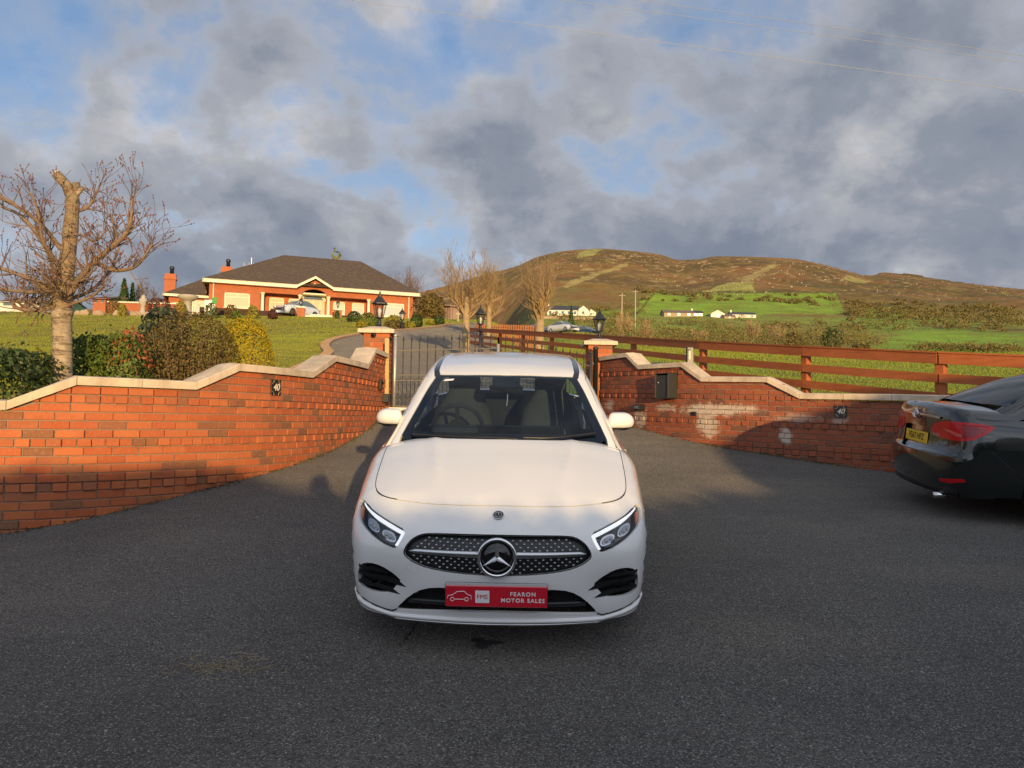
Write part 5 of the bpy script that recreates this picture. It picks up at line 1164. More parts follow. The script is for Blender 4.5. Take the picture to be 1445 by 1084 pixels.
def build_plants():
    cherry()
    # border behind the left wall
    shrub('evergreen_shrub','dark green clipped shrub at the frame edge left of the cherry trunk',18,494,545,118,7.6,MATS['leaf_dark'],.048,9000,1,square=4,depth=.6)
    shrub('spotted_laurel','yellow-flecked shrub tucked between the dark shrub and cherry trunk',66,494,545,52,8.4,MATS['leaf_yg'],.05,2200,2,depth=.4)
    shrub('laurel_shrub','glossy green laurel shrub just right of the cherry trunk',124,474,545,52,8.7,MATS['leaf_mid'],.055,3500,3,square=3,depth=.35)
    shrub('dark_shrub','near-black clipped shrub behind the laurel right of the trunk',146,474,545,40,9.0,MATS['leaf_dark'],.04,2600,33,square=4,depth=.35)
    s=shrub('photinia_shrub','green shrub with coral-red young shoots along its top',178,472,548,66,8.6,MATS['leaf_photinia'],.045,5200,4,square=3.5,depth=.38)
    h=at(178,472,8.6)[2]-Tz(at(178,472,8.6)[0],8.6); P,N=ellipsoid_pts(700,(.05,0,h*.62),(.27,.3,h*.42),6,.1,.12,.35); V,F=leaf_quads(P,N,.05,.5,.6,6); tag(obj('young_shoots',V,F,MATS['leaf_red'],s),kind='stuff')
    shrub('grey_shrub','grey-green rounded shrub rising behind the brown bush',232,434,560,78,10.2,MATS['leaf_grey'],.06,5200,5,square=2.6)
    shrub('brown_bush','wide olive-brown twiggy bush in the left border',272,441,556,142,9.3,MATS['leaf_brown'],.034,15000,7,stems=110,shell=.45,jit=1.0,lump=.12,square=2.4,depth=.55)
    shrub('golden_conifer','bright golden clipped conifer dome at the end of the border',345,450,556,88,9.9,MATS['leaf_gold'],.03,15000,8,square=2.5,lump=.05,shell=.14,depth=.42)
    # garden in front of the bungalow
    for i,(px,t,b,w,Y,mm,lab) in enumerate([(255,425,441,17,55,'leaf_yg','small yellow-green bush beside the stone birdbath'),(298,428,444,18,56,'leaf_mid','green bush at the left corner of the bungalow'),(327,430,442,18,57,'leaf_brown','low brown-green bush under the left window'),(334,437,444,14,55,'leaf_mid','low flat bush below the left window'),
        (357,431,442,16,57,'leaf_yg','round yellow bush under the left end of the porch'),(385,436,443,13,57,'leaf_purple','small purple bush at the left side of the steps'),(500,439,453,20,54,'leaf_dark','round dark green ball bush right of the brick steps'),(520,441,459,28,49,'leaf_mid','green mounded bush left of the pillar lantern'),(511,452,463,16,47,'leaf_yg','lime green low hedge bush left of the pillar lantern'),
        (556,445,462,26,47,'leaf_yg','bright yellow-green bush right of the pillar lantern'),(557,452,468,30,45,'leaf_brown','brown clipped hedge block right of the pillar lantern'),(577,453,468,18,46,'leaf_yg','square yellow clipped bush by the drive lamp post'),(588,443,468,18,48,'leaf_dark','dark green upright bush at the bungalow corner by the drive'),(608,452,464,15,52,'leaf_yg','yellow bush in front of the tan shed'),(620,446,466,14,52,'leaf_dark','dark leafy plant at the end of the tan shed'),
        (85,430,442,14,58,'leaf_mid','small green bush on the far lawn edge left of the cherry trunk'),(173,428,436,12,58,'leaf_yg','small golden bush among the rockery stones'),(232,433,440,14,56,'leaf_yg','flat yellow bush at the right end of the rockery'),(161,423,436,20,62,'leaf_brown','tan shrub at the back of the rockery'),(476,438,446,6,60,'leaf_conifer','tiny upright conifer in the bed right of the steps')]):
        shrub('garden_bush',lab,px,t,b,w,Y,MATS[mm],.16,420,40+i,lump=.1,shell=.2,group='bushes round the bungalow')
    shrub('purple_hedge','dark purple clipped hedge block at the left end of the bungalow',224,422,436,30,60,MATS['leaf_purple'],.16,900,77,square=5,depth=.6)
    # trees along the drive and behind
    G3='bare trees along the drive'
    bare_tree('largest bare golden tree standing right behind the gate latch post',657,500,353,118,27,11,group=G3,depth=4,r=.145,fork=.36,nl=12)
    bare_tree('smaller bare golden tree just right of the largest one',690,452,381,56,38,12,group=G3,depth=4,r=.15,nl=11)
    bare_tree('bare golden tree in front of the moor left of the parked cars',762,464,369,84,40,13,group=G3,depth=4,r=.26,fork=.3,nl=13)
    bare_tree('bare tree showing over the right end of the bungalow roof',578,440,384,36,92,14,m='twig',group='bare trees behind the bungalow',depth=4)
    bare_tree('thin bare tree over the bungalow roof next to the taller one',556,440,388,22,95,24,m='twig',group='bare trees behind the bungalow',depth=3)
    shrub('beech_tree','russet round-headed small tree beside the tan shed',608,412,440,44,70,MATS['leaf_brown'],.35,1400,15,cat='tree',shell=.6,lump=.3)
    shrub('sunlit_tree','sunlit round treetop peeping over the bungalow ridge',476,355,420,38,110,MATS['leaf_yg'],.5,1200,16,cat='tree')
    conifer('bright green conifer on the skyline left of the bungalow',174,436,394,26,72,3)
    conifer('smaller green conifer beside the bright one on the skyline',186,436,400,16,74,4,n=1200)
    bare_tree('bare shrubby tree on the skyline between conifer and chimney',202,436,396,34,76,17,m='twig',depth=4,fork=.12,upright=.6)
    conifer('small dark conifer standing in the field by the white farmhouse',806,455,432,14,160,6,'leaf_conifer',900)
def build_grass():
    def blades(name,label,n,region,m,hk,seed):
        r=np.random.default_rng(seed); px=r.uniform(region[0],region[1],n); lo,hi=region[2],region[3]
        inv=r.uniform(1/hi,1/lo,n); Y=1/inv
        dx=(px-722.5)/FPX; X=dx*Y; ok=region[4](X,Y); X=X[ok]; Y=Y[ok]; n=len(X); Z=T(X,Y)-.004
        h=hk*np.maximum(.035,.0016*Y)*(.6+.8*r.random(n)); w=np.maximum(.010,.00055*Y)*(.7+.6*r.random(n)); a=r.random(n)*6.28
        P=np.stack([X,Y,Z],-1); u=np.stack([np.cos(a),np.sin(a),0*a],-1)*w[:,None]; ln=r.normal(0,.45,(n,2))*h[:,None]
        tip=P+np.stack([ln[:,0],ln[:,1],h],-1); V=np.stack([P-u,P+u,tip],1).reshape(-1,3); F=np.arange(3*n).reshape(n,3)
        tag(obj(name,V,F,m),label,'grass',kind='stuff')
    lwx=lambda Y:np.interp(Y,LPATH.y[::-1] if LPATH.y[0]>LPATH.y[-1] else LPATH.y,LPATH.x if LPATH.y[0]<LPATH.y[-1] else LPATH.x[::-1])
    dl=[(-2.75,13.2),(-5.2,13.6)]+[G(*q)[:2] for q in ((470,503),(456,493),(462,484),(485,477),(520,472),(560,468),(600,465),(640,459))]
    drive=np.array([(-2.1,12.9)]+dl+[(8,80),(8,12)])
    def lawn(X,Y):
        k=~inpoly(np.stack([X,Y],-1),drive)&(X<-.4)
        w=np.interp(Y,[6.3,7.7,8.6,10.2,12.5,13.4],[-4.3,-3.1,-2.75,-2.45,-2.4,-5.4]); return k&((X<w)|(Y>13.7))&(Y<61)
    blades('lawn_grass','short mown lawn grass sloping up to the bungalow',150000,(-60,700,8,62,lawn),MATS['grass_blade'],.75,3)
    fx=[(1.45,24.15),(2.3,21.3),(3.1,18.3),(4.0,15.2),(5.1,12.7),(6.2,10.7),(7.8,9)]; fy=np.array([p[1] for p in fx])[::-1]; fxx=np.array([p[0] for p in fx])[::-1]
    wy=np.array([8.4,9.3,10.,10.75,11.35,11.95,12.9,13.95]); wx=np.array([9,6,4.7,3.8,3.1,2.6,2.05,1.62])
    def field(X,Y): return X>np.interp(Y,wy,wx)+.4
    blades('field_grass','rough green field grass behind the brown rail fence',170000,(690,1500,9.5,120,field),MATS['field_blade'],1.25,4)
def build_scrub():
    # hedgerows and gorse along the foot of the hill: one mass
    r=np.random.default_rng(9); V=[];F=[];off=0
    def clump(px,Y,h,w,seed,n=70):
        nonlocal off
        x,y,z=gp(px,Y); P,N=ellipsoid_pts(n,(x,y,z+h*.45),(w,w*.8,h*.6),seed,.35,.85,-.6); v,f=leaf_quads(P,N,max(.25,Y*.0030),.4,1.0,seed); V.append(v); F.append(f+off); off+=len(v)
    bands=[((850,1240),(105,135),(1.4,3.6),150),((900,1190),(150,200),(2,5),75),((860,1230),(240,330),(2,4.5),90),((1190,1445),(310,480),(1.5,4),150),((640,870),(150,260),(2,4),60),((1290,1445),(103,109),(1.0,1.6),60),((900,1445),(380,680),(1.5,4),300),((600,900),(280,480),(2,5),90)]
    s=100
    for (a,b),(y0,y1),(h0,h1),n in bands:
        for i in range(n):
            px=r.uniform(a,b); Y=r.uniform(y0,y1)
            if 905<px<1190 and 330<Y<560: continue
            h=r.uniform(h0,h1); clump(px,Y,h,h*r.uniform(.7,1.6),s,int(60)); s+=1
    tag(obj('scrub',np.concatenate(V),np.concatenate(F),MATS['scrub_leaf']),'tangled hedgerow scrub and gorse along the foot of the hill','scrub',kind='stuff')
    V=[];F=[];off=0; rr=random.Random(31)
    for i in range(330):
        a,b,y0,y1=rr.choice([(880,1000,950,1350),(1050,1200,950,1380),(760,880,1000,1380),(950,1100,700,1000),(1100,1400,850,1300),(1240,1445,1000,1350)]); px=rr.uniform(a,b); Y=rr.uniform(y0,y1); x,y,z=gp(px,Y); w=rr.uniform(.9,2.6); h=rr.uniform(.4,1.5)
        q=[(x+sx*w*rr.uniform(.4,.7),y+sy*w*rr.uniform(.4,.7),z+(h*rr.uniform(.6,1) if sz else -1.5)) for sz in (0,1) for sx,sy in ((-1,-1),(1,-1),(1,1),(-1,1))]; q=q[:4]+[(x+(v[0]-x)*rr.uniform(.3,.75),y+(v[1]-y)*.6,z+h*rr.uniform(.3,1.)) for v in q[4:]]; V+=q; F+=[tuple(off+k for k in f) for f in ((0,1,5,4),(1,2,6,5),(2,3,7,6),(3,0,4,7),(4,5,6,7))]; off+=8
    tag(obj('rock_outcrops',V,F,MATS['rock_tan']),'pale rocks scattered over the heather hill','rocks',kind='stuff')
    sp=[(912,120,452,14,3,'leafless thicket tree above the right gate pillar'),(1060,150,452,18,5,'bare hedgerow tree in front of the cottages'),(1095,130,457,24,6,'bare hedgerow tree right of the cottages'),(985,130,462,20,7,'bare bush-like tree left of the far cottages'),(880,160,440,22,8,'bare tree close to the twin wooden poles')]
    for i,(px,Y,pt,w,sd,lab) in enumerate(sp):
        x,y,z=gp(px,Y); bare_tree(lab,px,proj((x,y,z))[1],pt,w*1.3,Y,50+sd,m='twig_gold',depth=4,group='hedgerow trees below the hill',fork=.15,name='hedgerow_tree')
    for px,Y,pt,w,lab,mm in ((1175,120,462,34,'dark rounded gorse bush in the middle of the field edge','leaf_dark'),(1120,115,470,30,'olive bush at the field edge behind the fence','leaf_brown'),(1215,118,484,26,'low bush right of the gorse at the field edge','leaf_brown'),(1040,118,478,26,'pale tan bush at the near field edge','scrub_leaf')):
        x,y,z=gp(px,Y); shrub('gorse_bush',lab,px,pt,proj((x,y,z))[1],w,Y,MATS[mm],.45,500,int(px),shell=.5,lump=.3,group='bushes at the field edge')
# ------------------------------------------------------------------ hedge across the road that shades the foreground
def build_hedge():
    hx=np.array([math.sin(SUN_AZ),math.cos(SUN_AZ)]); ux=np.array([-hx[1],hx[0]]); S=10.; te=math.tan(SUN_EL)
    def run(name,label,us,vs,seed,step=.12):
        root=thing(name,label,'hedge',(*(ux*np.mean(us)+hx*S),Tz(*(ux*np.mean(us)+hx*S))))
        f=pchip(us,vs); U=np.linspace(us[0],us[-1],int((us[-1]-us[0])/.2)+2); V=[];Fc=[]
        for u in U:
            z=1.6+float(f(u))+te*S-.05
            for d,zz in ((-.45,-.6),(-.45,z-.12),(-.25,z),(.25,z),(.45,z-.12),(.45,-.6)):
                p=ux*u+hx*(S+d); V.append((p[0],p[1],zz))
        n=6
        for i in range(len(U)-1):
            for j in range(n-1): Fc.append((i*n+j,i*n+j+1,(i+1)*n+j+1,(i+1)*n+j))
        Fc.append(tuple(range(n))); Fc.append(tuple((len(U)-1)*n+j for j in range(n)))
        obj('branches',V,Fc,MATS['twig'],root,world=True)
        r=np.random.default_rng(seed); N_=int((us[-1]-us[0])*900); u=r.uniform(us[0],us[-1],N_); k=r.random(N_); z=1.6+f(u)+te*S+.07*(fbm(u*2.2,u*0+seed,3,seed)-.45)*2
        d=np.where(k<.3,r.uniform(-.5,.5,N_),r.choice([-.5,.5],N_)); zz=np.where(k<.3,z-r.random(N_)*.10,z*r.random(N_)**.7-.2*(1-r.random(N_)))
        P=np.stack([ux[0]*u+hx[0]*(S+d),ux[1]*u+hx[1]*(S+d),zz],-1); Nn=np.stack([hx[0]*np.sign(d),hx[1]*np.sign(d),np.where(k<.3,1.,.2)],-1); Vv,Ff=leaf_quads(P,Nn,.09,.55,.7,seed); obj('leaves',Vv,Ff,MATS['hedge_leaf'],root,world=True)
    run('roadside_hedge','long clipped roadside hedge across the road, behind the viewer',[-30,-2.5,-1.15,-.6,-.1,.5,1.5,3.2,4.4,5.1],HEDGE_V,5)
    # gabled outbuilding whose roof edge casts the slanting shadow on the right wall
    prof=[(4.9,.10),(5.2,.36),(5.6,.66),(6.2,.97),(6.95,1.24),(7.7,1.5),(12.,1.62)]; root=thing('roadside_outbuilding','pale rendered outbuilding across the road, behind the viewer','shed',(*(ux*8+hx*12),Tz(*(ux*8+hx*12))))
    def slab(nm,S0,S1,top,m):
        V=[];n=len(prof)
        for S_ in (S0,S1):
            for u,v in prof: p=ux*u+hx*S_; V.append((p[0],p[1],1.6+v+te*S+top))
            for u,v in prof: p=ux*u+hx*S_; V.append((p[0],p[1],-.6 if nm=='wall' else 1.6+v+te*S+top-.12))
        F=[]
        for i in range(n-1): F+= [(i,i+1,n+i+1,n+i),(2*n+i+1,2*n+i,3*n+i,3*n+i+1),(i+1,i,2*n+i,2*n+i+1),(n+i,n+i+1,3*n+i+1,3*n+i)]
        F+=[(0,n,3*n,2*n),(n-1,2*n-1,4*n-1,3*n-1)]; obj(nm,V,F,MATS[m],root,world=True)
    slab('wall',S,S+4,-.14,'white_render'); slab('roof',S-.15,S+4.2,0,'slate')
    p0=ux*9+hx*(S-.02); MB().box((p0[0],p0[1],1.0),(.9,.06,2.0),Matrix.Rotation(math.atan2(ux[1],ux[0]),3,'Z')).build('door',MATS['fence_wood_dark'],root,world=True)
HEDGE_V=[.2,.19,.24,.12,-.04,-.12,-.12,-.15,-.05,.08]
# ------------------------------------------------------------------ bungalow
mat('house_brick',(.43,.14,.062),.85,var=[((2.,2,2),(.32,.105,.052),.7,.4,.65),((9,9,22),(.44,.17,.085),.6,.5,.62)],spec=.2)
mat('cream_trim',(.78,.70,.52),.6); mat('roof_tile',(.085,.056,.034),.8,var=[((1,1,1),(.09,.06,.038),.6,.4,.7),((3.2,3.2,3.2),(.15,.105,.06),.7,.5,.64)],bump=((3,3,9),.6,.06)); mat('window_blind',(.50,.46,.32),.6); mat('window_net',(.42,.46,.46),.5)
mat('house_glass',(.10,.14,.17),.08,spec=.7); mat('stone_grey',(.42,.38,.31),.8,var=((5,5,5),(.30,.27,.22),.6,.4,.7)); mat('rock_tan',(.40,.30,.19),.85,var=((2,2,2),(.27,.20,.13),.7,.4,.7),bump=((4,4,4),.5,.05)); mat('soil',(.06,.03,.018),.95); mat('tan_sheet',(.34,.23,.17),.7,var=((.6,.6,.6),(.28,.19,.14),.6,.4,.7))
mat('white_render',(.72,.68,.58),.75,var=((.8,.8,.8),(.60,.56,.47),.5,.4,.7)); mat('slate',(.045,.05,.06),.6); mat('rust_roof',(.17,.12,.09),.8); mat('green_sheet',(.10,.22,.14),.7); mat('sign_green',(.06,.32,.06),.6)
mat('pole_wood',(.42,.34,.24),.85); mat('wire',(.40,.40,.40),.5); mat('alu',(.70,.70,.68),.4,.8)
class Frame:
    """local u along the front, v back into the building, w up"""
    def __init__(s,o,du): s.o=np.array(o,float); d=np.array(du,float); d/=np.linalg.norm(d); s.u=np.array([d[0],d[1],0]); s.v=np.array([-d[1],d[0],0])
    def p(s,u,v,w): return s.o+s.u*u+s.v*v+np.array([0,0,w])
    def box(s,mb,u0,u1,v0,v1,w0,w1):
        V=[tuple(s.p(u,v,w)) for u in(u0,u1) for v in(v0,v1) for w in(w0,w1)]
        return mb.add(V,[(0,1,3,2),(4,6,7,5),(0,4,5,1),(2,3,7,6),(0,2,6,4),(1,5,7,3)])
def hip_roof(fr,name,m,root,u0,u1,v0,v1,w0,w1,r0,r1,vr,over=.0):
    V=[fr.p(u0,v0,w0),fr.p(u1,v0,w0),fr.p(u1,v1,w0),fr.p(u0,v1,w0),fr.p(r0,vr,w1),fr.p(r1,vr,w1)]
    return obj(name,V,[(0,1,5,4),(1,2,5),(2,3,4,5),(3,0,4),(3,2,1,0)],m,root,world=True)
def window(fr,root,u0,u1,v,w0,w1,fill='window_blind',mull=1,head=True):
    f=MB(); t=.09
    for a,b,c,d in ((u0,u1,w1-t,w1),(u0,u1,w0,w0+t*.8),(u0,u0+t,w0,w1),(u1-t,u1,w0,w1)): fr.box(f,a,b,v-.07,v+.02,c,d)
    for i in range(1,mull+1): c=u0+(u1-u0)*i/(mull+1); fr.box(f,c-.035,c+.035,v-.065,v+.02,w1-(w1-w0)*.3,w1)
    fr.box(f,u0,u1,v-.065,v+.02,w1-(w1-w0)*.32,w1-(w1-w0)*.27)
    wn=f.build('window',MATS['cream_trim'],root,world=True)
    g=MB(); fr.box(g,u0+t,u1-t,v-.03,v,w0+t*.8,w1-t); g.build('blind',MATS[fill],wn,world=True)
    s=MB(); fr.box(s,u0-.06,u1+.06,v-.14,v+.02,w0-.07,w0-.002); s.build('sill',MATS['cream_trim'],wn,world=True)
def build_house():
    z0=1.6+8.45; fr=Frame((-25.9,65.,z0),(17.,6.)); root=thing('brick_bungalow','orange brick bungalow with brown hipped roof and arched porch on the rise','house',tuple(fr.p(9,0,0)))
    fr.o=np.array((-25.9,65.,z0)); HB=MATS['house_brick']; CT=MATS['cream_trim']; EW=2.62
    def wall(u0,u1,v0,v1,w0,w1,nm='wall',m=None): b=MB(); fr.box(b,u0,u1,v0,v1,w0,w1); return b.build(nm,m or HB,root,world=True)
    wall(0,4.15,0,.3,-.6,EW); wall(13.75,17.6,0,.3,-.6,EW); wall(4.15,13.75,1.3,1.6,-.6,2.15); wall(4.15,7.35,-.002,.3,2.02,EW); wall(10.1,13.75,-.002,.3,2.02,EW); wall(4.15,4.4,.3,1.3,-.6,EW); wall(13.5,13.75,.3,1.3,-.6,EW)
    wall(0,.3,.3,12.5,-.6,EW); wall(17.3,17.6,.3,12.5,-.6,EW); wall(4.15,13.75,0,1.6,-.6,.02,'porch_floor',CT); wall(4.4,13.5,.3,1.3,2.16,2.3,'porch_ceiling',CT)
    # arched gable over the door: front face with arch cut
    cu=8.72; rad=1.05; pts=[(7.35,2.02),(7.35,EW)]; 
    apex=(cu,3.40); poly=[(7.35,2.0),(7.35,2.72),apex,(10.1,2.72),(10.1,2.0)]+[(cu+rad*1.1*math.cos(a),1.95+rad*.62*math.sin(a)) for a in np.linspace(0,math.pi,15)]
    P,Tr=cdt(resample(poly,.25),(),.3); V=[fr.p(a,-.03,b) for a,b in P]+[fr.p(a,.3,b) for a,b in P]; n=len(P); F=[tuple(map(int,t)) for t in Tr]+[tuple(int(i)+n for i in t[::-1]) for t in Tr]
    pr=resample(poly,.25); k=len(pr); nb=len(V); V+= [fr.p(a,-.03,b) for a,b in pr]+[fr.p(a,.3,b) for a,b in pr]; F+=[(nb+i,nb+(i+1)%k,nb+k+(i+1)%k,nb+k+i) for i in range(k)]
    obj('arched_gable',V,F,HB,root,world=True)
    ar=MB(); ar.tube([tuple(fr.p(cu+rad*1.02*math.cos(a),1.22,1.75+rad*.62*math.sin(a))) for a in np.linspace(0,math.pi,17)],.06,5); ar.build('fanlight_frame',CT,root,world=True)
    dp=[(cu-1.02,0.02),(cu+1.02,.02)]+[(cu+1.02*math.cos(a),1.75+.63*math.sin(a)) for a in np.linspace(0,math.pi,13)]
    obj('door',[fr.p(a,1.25,b) for a,b in dp],[tuple(range(len(dp)))],MATS['window_blind'],root,world=True)
    fl=[(cu+.85*math.cos(a),1.85+.45*math.sin(a)) for a in np.linspace(0,math.pi,11)]; obj('fanlight',[fr.p(a,1.22,b) for a,b in fl],[tuple(range(len(fl)))],MATS['house_glass'],root,world=True)
    for a in (-.62,0,.62): b=MB(); fr.box(b,cu+a-.03,cu+a+.03,1.17,1.24,.05,1.8); b.build('door_frame',CT,root,world=True)
    for u in (4.35,7.5,9.95,13.55):
        b=MB(); c=fr.p(u,.12,0); b.lathe([(.20,-.0),(.20,.12),(.145,.18),(.13,1.86),(.15,1.9),(.21,1.94),(.21,2.03)],tuple(c),12); b.build('column',CT,root,True,world=True)
    window(fr,root,1.25,3.3,0,.55,1.80); window(fr,root,14.85,16.75,0,.55,1.80,'window_net'); 
    for a,b,f in ((4.95,6.2,'window_blind'),(6.6,7.55,'window_net'),(10.5,11.55,'window_net'),(12.2,13.3,'window_net')): window(fr,root,a,b,1.3,.45,1.80,f,0)
    # eaves, roof
    for a,b in ((-.55,7.2),(10.25,18.15)): wall(a,b,-.6,-.45,EW-.06,EW+.2,'fascia',CT); wall(a,b,-.60,.3,EW-.10,EW-.06,'soffit',CT)
    wall(-.55,-.42,-.6,12.9,EW-.06,EW+.18,'fascia',CT); wall(18.02,18.15,-.6,12.9,EW-.06,EW+.18,'fascia',CT)
    hip_roof(fr,'roof',MATS['roof_tile'],root,-.6,18.2,-.62,13.0,EW+.16,EW+4.05,6.3,13.6,6.2)
    g=[fr.p(7.1,-.62,2.72),fr.p(cu,-.62,3.66),fr.p(10.35,-.62,2.72),fr.p(cu,3.6,3.95),fr.p(7.1,1.0,2.9),fr.p(10.35,1.0,2.9)]; obj('porch_roof',g,[(0,1,3,4),(1,2,5,3)],MATS['roof_tile'],root,world=True)
    for (a,b),(c,d) in (((7.1,2.66),(cu,3.58)),((cu,3.58),(10.35,2.66))):
        V=[fr.p(a,-.66,b-.12),fr.p(c,-.66,d-.12),fr.p(c,-.66,d+.10),fr.p(a,-.66,b+.10),fr.p(a,-.45,b-.12),fr.p(c,-.45,d-.12),fr.p(c,-.45,d+.10),fr.p(a,-.45,b+.10)]; obj('bargeboard',V,[(0,1,2,3),(7,6,5,4),(0,4,5,1),(1,5,6,2),(2,6,7,3),(3,7,4,0)],CT,root,world=True)
    b=MB(); b.lathe([(.16,0),(.16,.06),(.05,.08)],tuple(fr.p(cu,-.04,2.98)),12,Matrix.Rotation(R(90),3,'X')); b.build('alarm_box',CT,root,world=True)
    for u in (.35,17.2): b=MB(); b.tube([tuple(fr.p(u,-.06,0)),tuple(fr.p(u,-.06,EW-.05))],.05,6); b.build('downpipe',CT,root,world=True)
    # wing to the left, set back
    wall(-3.7,.2,7.0,13.5,-.6,2.2); hip_roof(fr,'roof',MATS['roof_tile'],root,-4.2,3.5,6.5,14,2.32,4.5,-.9,1.5,10.2)
    wall(-4.2,.2,6.45,6.6,2.1,2.32,'fascia',CT); wall(-4.2,-4.05,6.45,14,2.1,2.32,'fascia',CT); window(fr,root,-3.3,-2.2,7.0,.7,1.6,'house_glass',0); window(fr,root,-1.7,-.3,7.0,.2,1.9,'window_net',1)
    for u,v,w0,w1,s in ((-3.9,10.5,-.5,4.75,.50),(1.2,8.5,2.5,5.5,.50)):
        b=MB(); fr.box(b,u-s,u+s,v-s*.8,v+s*.8,w0,w1); fr.box(b,u-s-.06,u+s+.06,v-s*.8-.06,v+s*.8+.06,w1-.55,w1-.40); ch=b.build('chimney',HB,root,world=True)
        b=MB(); b.lathe([(.2,0),(.17,.45),(.22,.5),(.22,.72),(.1,.78)],tuple(fr.p(u+.1,v,w1)),10); b.build('chimney_pot',MATS['black_metal'],ch,True,world=True)
    b=MB(); q=fr.p(3.4,8.5,0); b.tube([tuple(q+[0,0,3]),tuple(q+[0,0,6.6])],.045,5); b.tube([tuple(q+[-.75,-.3,5.8]),tuple(q+[.75,.3,5.8])],.035,5)
    for i in range(4): b.tube([tuple(q+[-.6+.4*i,-.25+.16*i,5.5]),tuple(q+[-.6+.4*i,-.25+.16*i,6.1])],.02,4)
    b.build('aerial',MATS['alu'],root,world=True)
    # planting bed and steps in front
    fg=Frame(tuple(fr.p(0,-2.4,0)),(17.,6.)); bed=thing('retaining_bed','dark soil bed with low brick retaining wall in front of the bungalow','flower bed',tuple(fg.p(8,0,-.5)))
    for a,b_ in ((-.5,6.9),(10.6,15.0)): b=MB(); fg.box(b,a,b_,-1.5,-1.3,-1.6,-.06); b.build('front_edge',MATS['soil'],bed,world=True); b=MB(); fg.box(b,a,b_,-1.3,2.0,-1.5,-.10); b.build('soil',MATS['soil'],bed,world=True)
    st=thing('garden_steps','pale stone steps between brick piers leading up to the porch','steps',tuple(fg.p(8.75,-1.6,-1.2)))
    for i in range(4): b=MB(); fg.box(b,7.55,9.95,-2.3+.4*i,-1.8+.4*i+.4,-1.5,-.58+.17*i); b.build('step',CT,st,world=True)
    for u in (7.25,10.25):
        b=MB(); fg.box(b,u-.3,u+.3,-2.6,-2.0,-1.6,.22); p=b.build('pier',HB,st,world=True); b=MB(); fg.box(b,u-.36,u+.36,-2.66,-1.94,.22,.32); b.build('pier_cap',CT,p,world=True)
        b=MB(); fg.box(b,u-.15,u+.15,-2.0,.3,-1.5,.35); b.build('side_wall',HB,st,world=True)
        l=thing('step_lantern','small black lantern on the %s brick pier of the steps'%('left' if u<8 else 'right'),'lantern',tuple(fg.p(u,-2.3,.32))); lantern_parts(l,0,1.15)
    # birdbath / urn and sign
    c=at(265,434,56); o=thing('stone_birdbath','large grey stone birdbath on the lawn left of the bungalow','birdbath',(c[0],56,Tz(c[0],56)-.1)); h=at(265,417,56)[2]-Tz(c[0],56)+.1
    MB().lathe([(.40,0),(.40,.25),(.26,.4),(.24,h-.50),(.34,h-.40),(.64,h-.26),(.72,h-.04),(.66,h),(.4,h-.1)],n=20).build('bowl',MATS['stone_grey'],o,True); MB().box((0,0,-.1),(1.2,1.2,.3)).build('plinth',MATS['stone_grey'],o)
    c=at(202,433,60); o=thing('garden_statue','grey stone garden ornament standing on the rockery','statue',(c[0],60,Tz(c[0],60)-.1)); h=at(202,415,60)[2]-Tz(c[0],60)
    MB().lathe([(.3,0),(.3,.3),(.2,.4),(.18,h*.5),(.35,h*.65),(.3,h*.8),(.15,h*.9),(.18,h*.95),(.05,h*1.02)],n=12).build('figure',MATS['stone_grey'],o,True); MB().box((0,0,-.1),(.7,.7,.3)).build('plinth',MATS['stone_grey'],o)
    c=at(296,433,57.5); o=thing('garden_sign','green and white board leaning at the bungalow corner','sign',(c[0],57.5,Tz(c[0],57.5))); MB().box((0,0,.8),(.8,.06,1.1),None,.02).build('board',MATS['plate_white'],o); MB().box((.35,-.05,1.3),(.35,.05,.5),None,.02).build('patch',MATS['sign_green'],o); MB().box((0,.1,.3),(.08,.08,.9)).build('leg',MATS['pole_wood'],o)
    # rockery stones, garden wall behind
    rs=random.Random(8)
    for i,(px,py,w) in enumerate([(122,431,14),(142,432,16),(165,433,10),(184,430,22),(190,436,14),(208,432,20),(228,433,14),(110,434,9),(247,434,10)]):
        c=at(px,py,59); o=thing('rockery_stone','%s tan boulder in the rockery row at the lawn top'%['first','second','third','fourth','low front','long','right-hand','small leftmost','last'][i],'boulder',(c[0],59+rs.uniform(-.5,.5),Tz(c[0],59)-.05),group='rockery boulders'); rx=w/FPX*59/2
        bm=bmesh.new(); bmesh.ops.create_icosphere(bm,subdivisions=2,radius=1)
        for v in bm.verts: v.co=Vector((v.co.x*rx,v.co.y*rx*.6,v.co.z*.34+.08))*(1+rs.uniform(-.12,.12))
        V=[tuple(v.co) for v in bm.verts]; F=[tuple(v.index for v in f.verts) for f in bm.faces]; bm.free(); me=obj('stone',V,F,MATS['rock_tan'],o)
    A=at(152,427,66); B=at(262,430,64); o=thing('garden_wall','low brick garden wall with pale coping behind the rockery','wall',((A[0]+B[0])/2,65,A[2]-1)); b=MB(); b.add([(A[0],66,A[2]-1.5),(B[0],64,A[2]-1.5),(B[0],64,B[2]),(A[0],66,A[2]),(A[0],66.3,A[2]-1.5),(B[0],64.3,A[2]-1.5),(B[0],64.3,B[2]),(A[0],66.3,A[2])],[(0,1,2,3),(7,6,5,4),(0,4,5,1),(1,5,6,2),(2,6,7,3),(3,7,4,0)]); b.build('brickwork',HB,o,world=True)
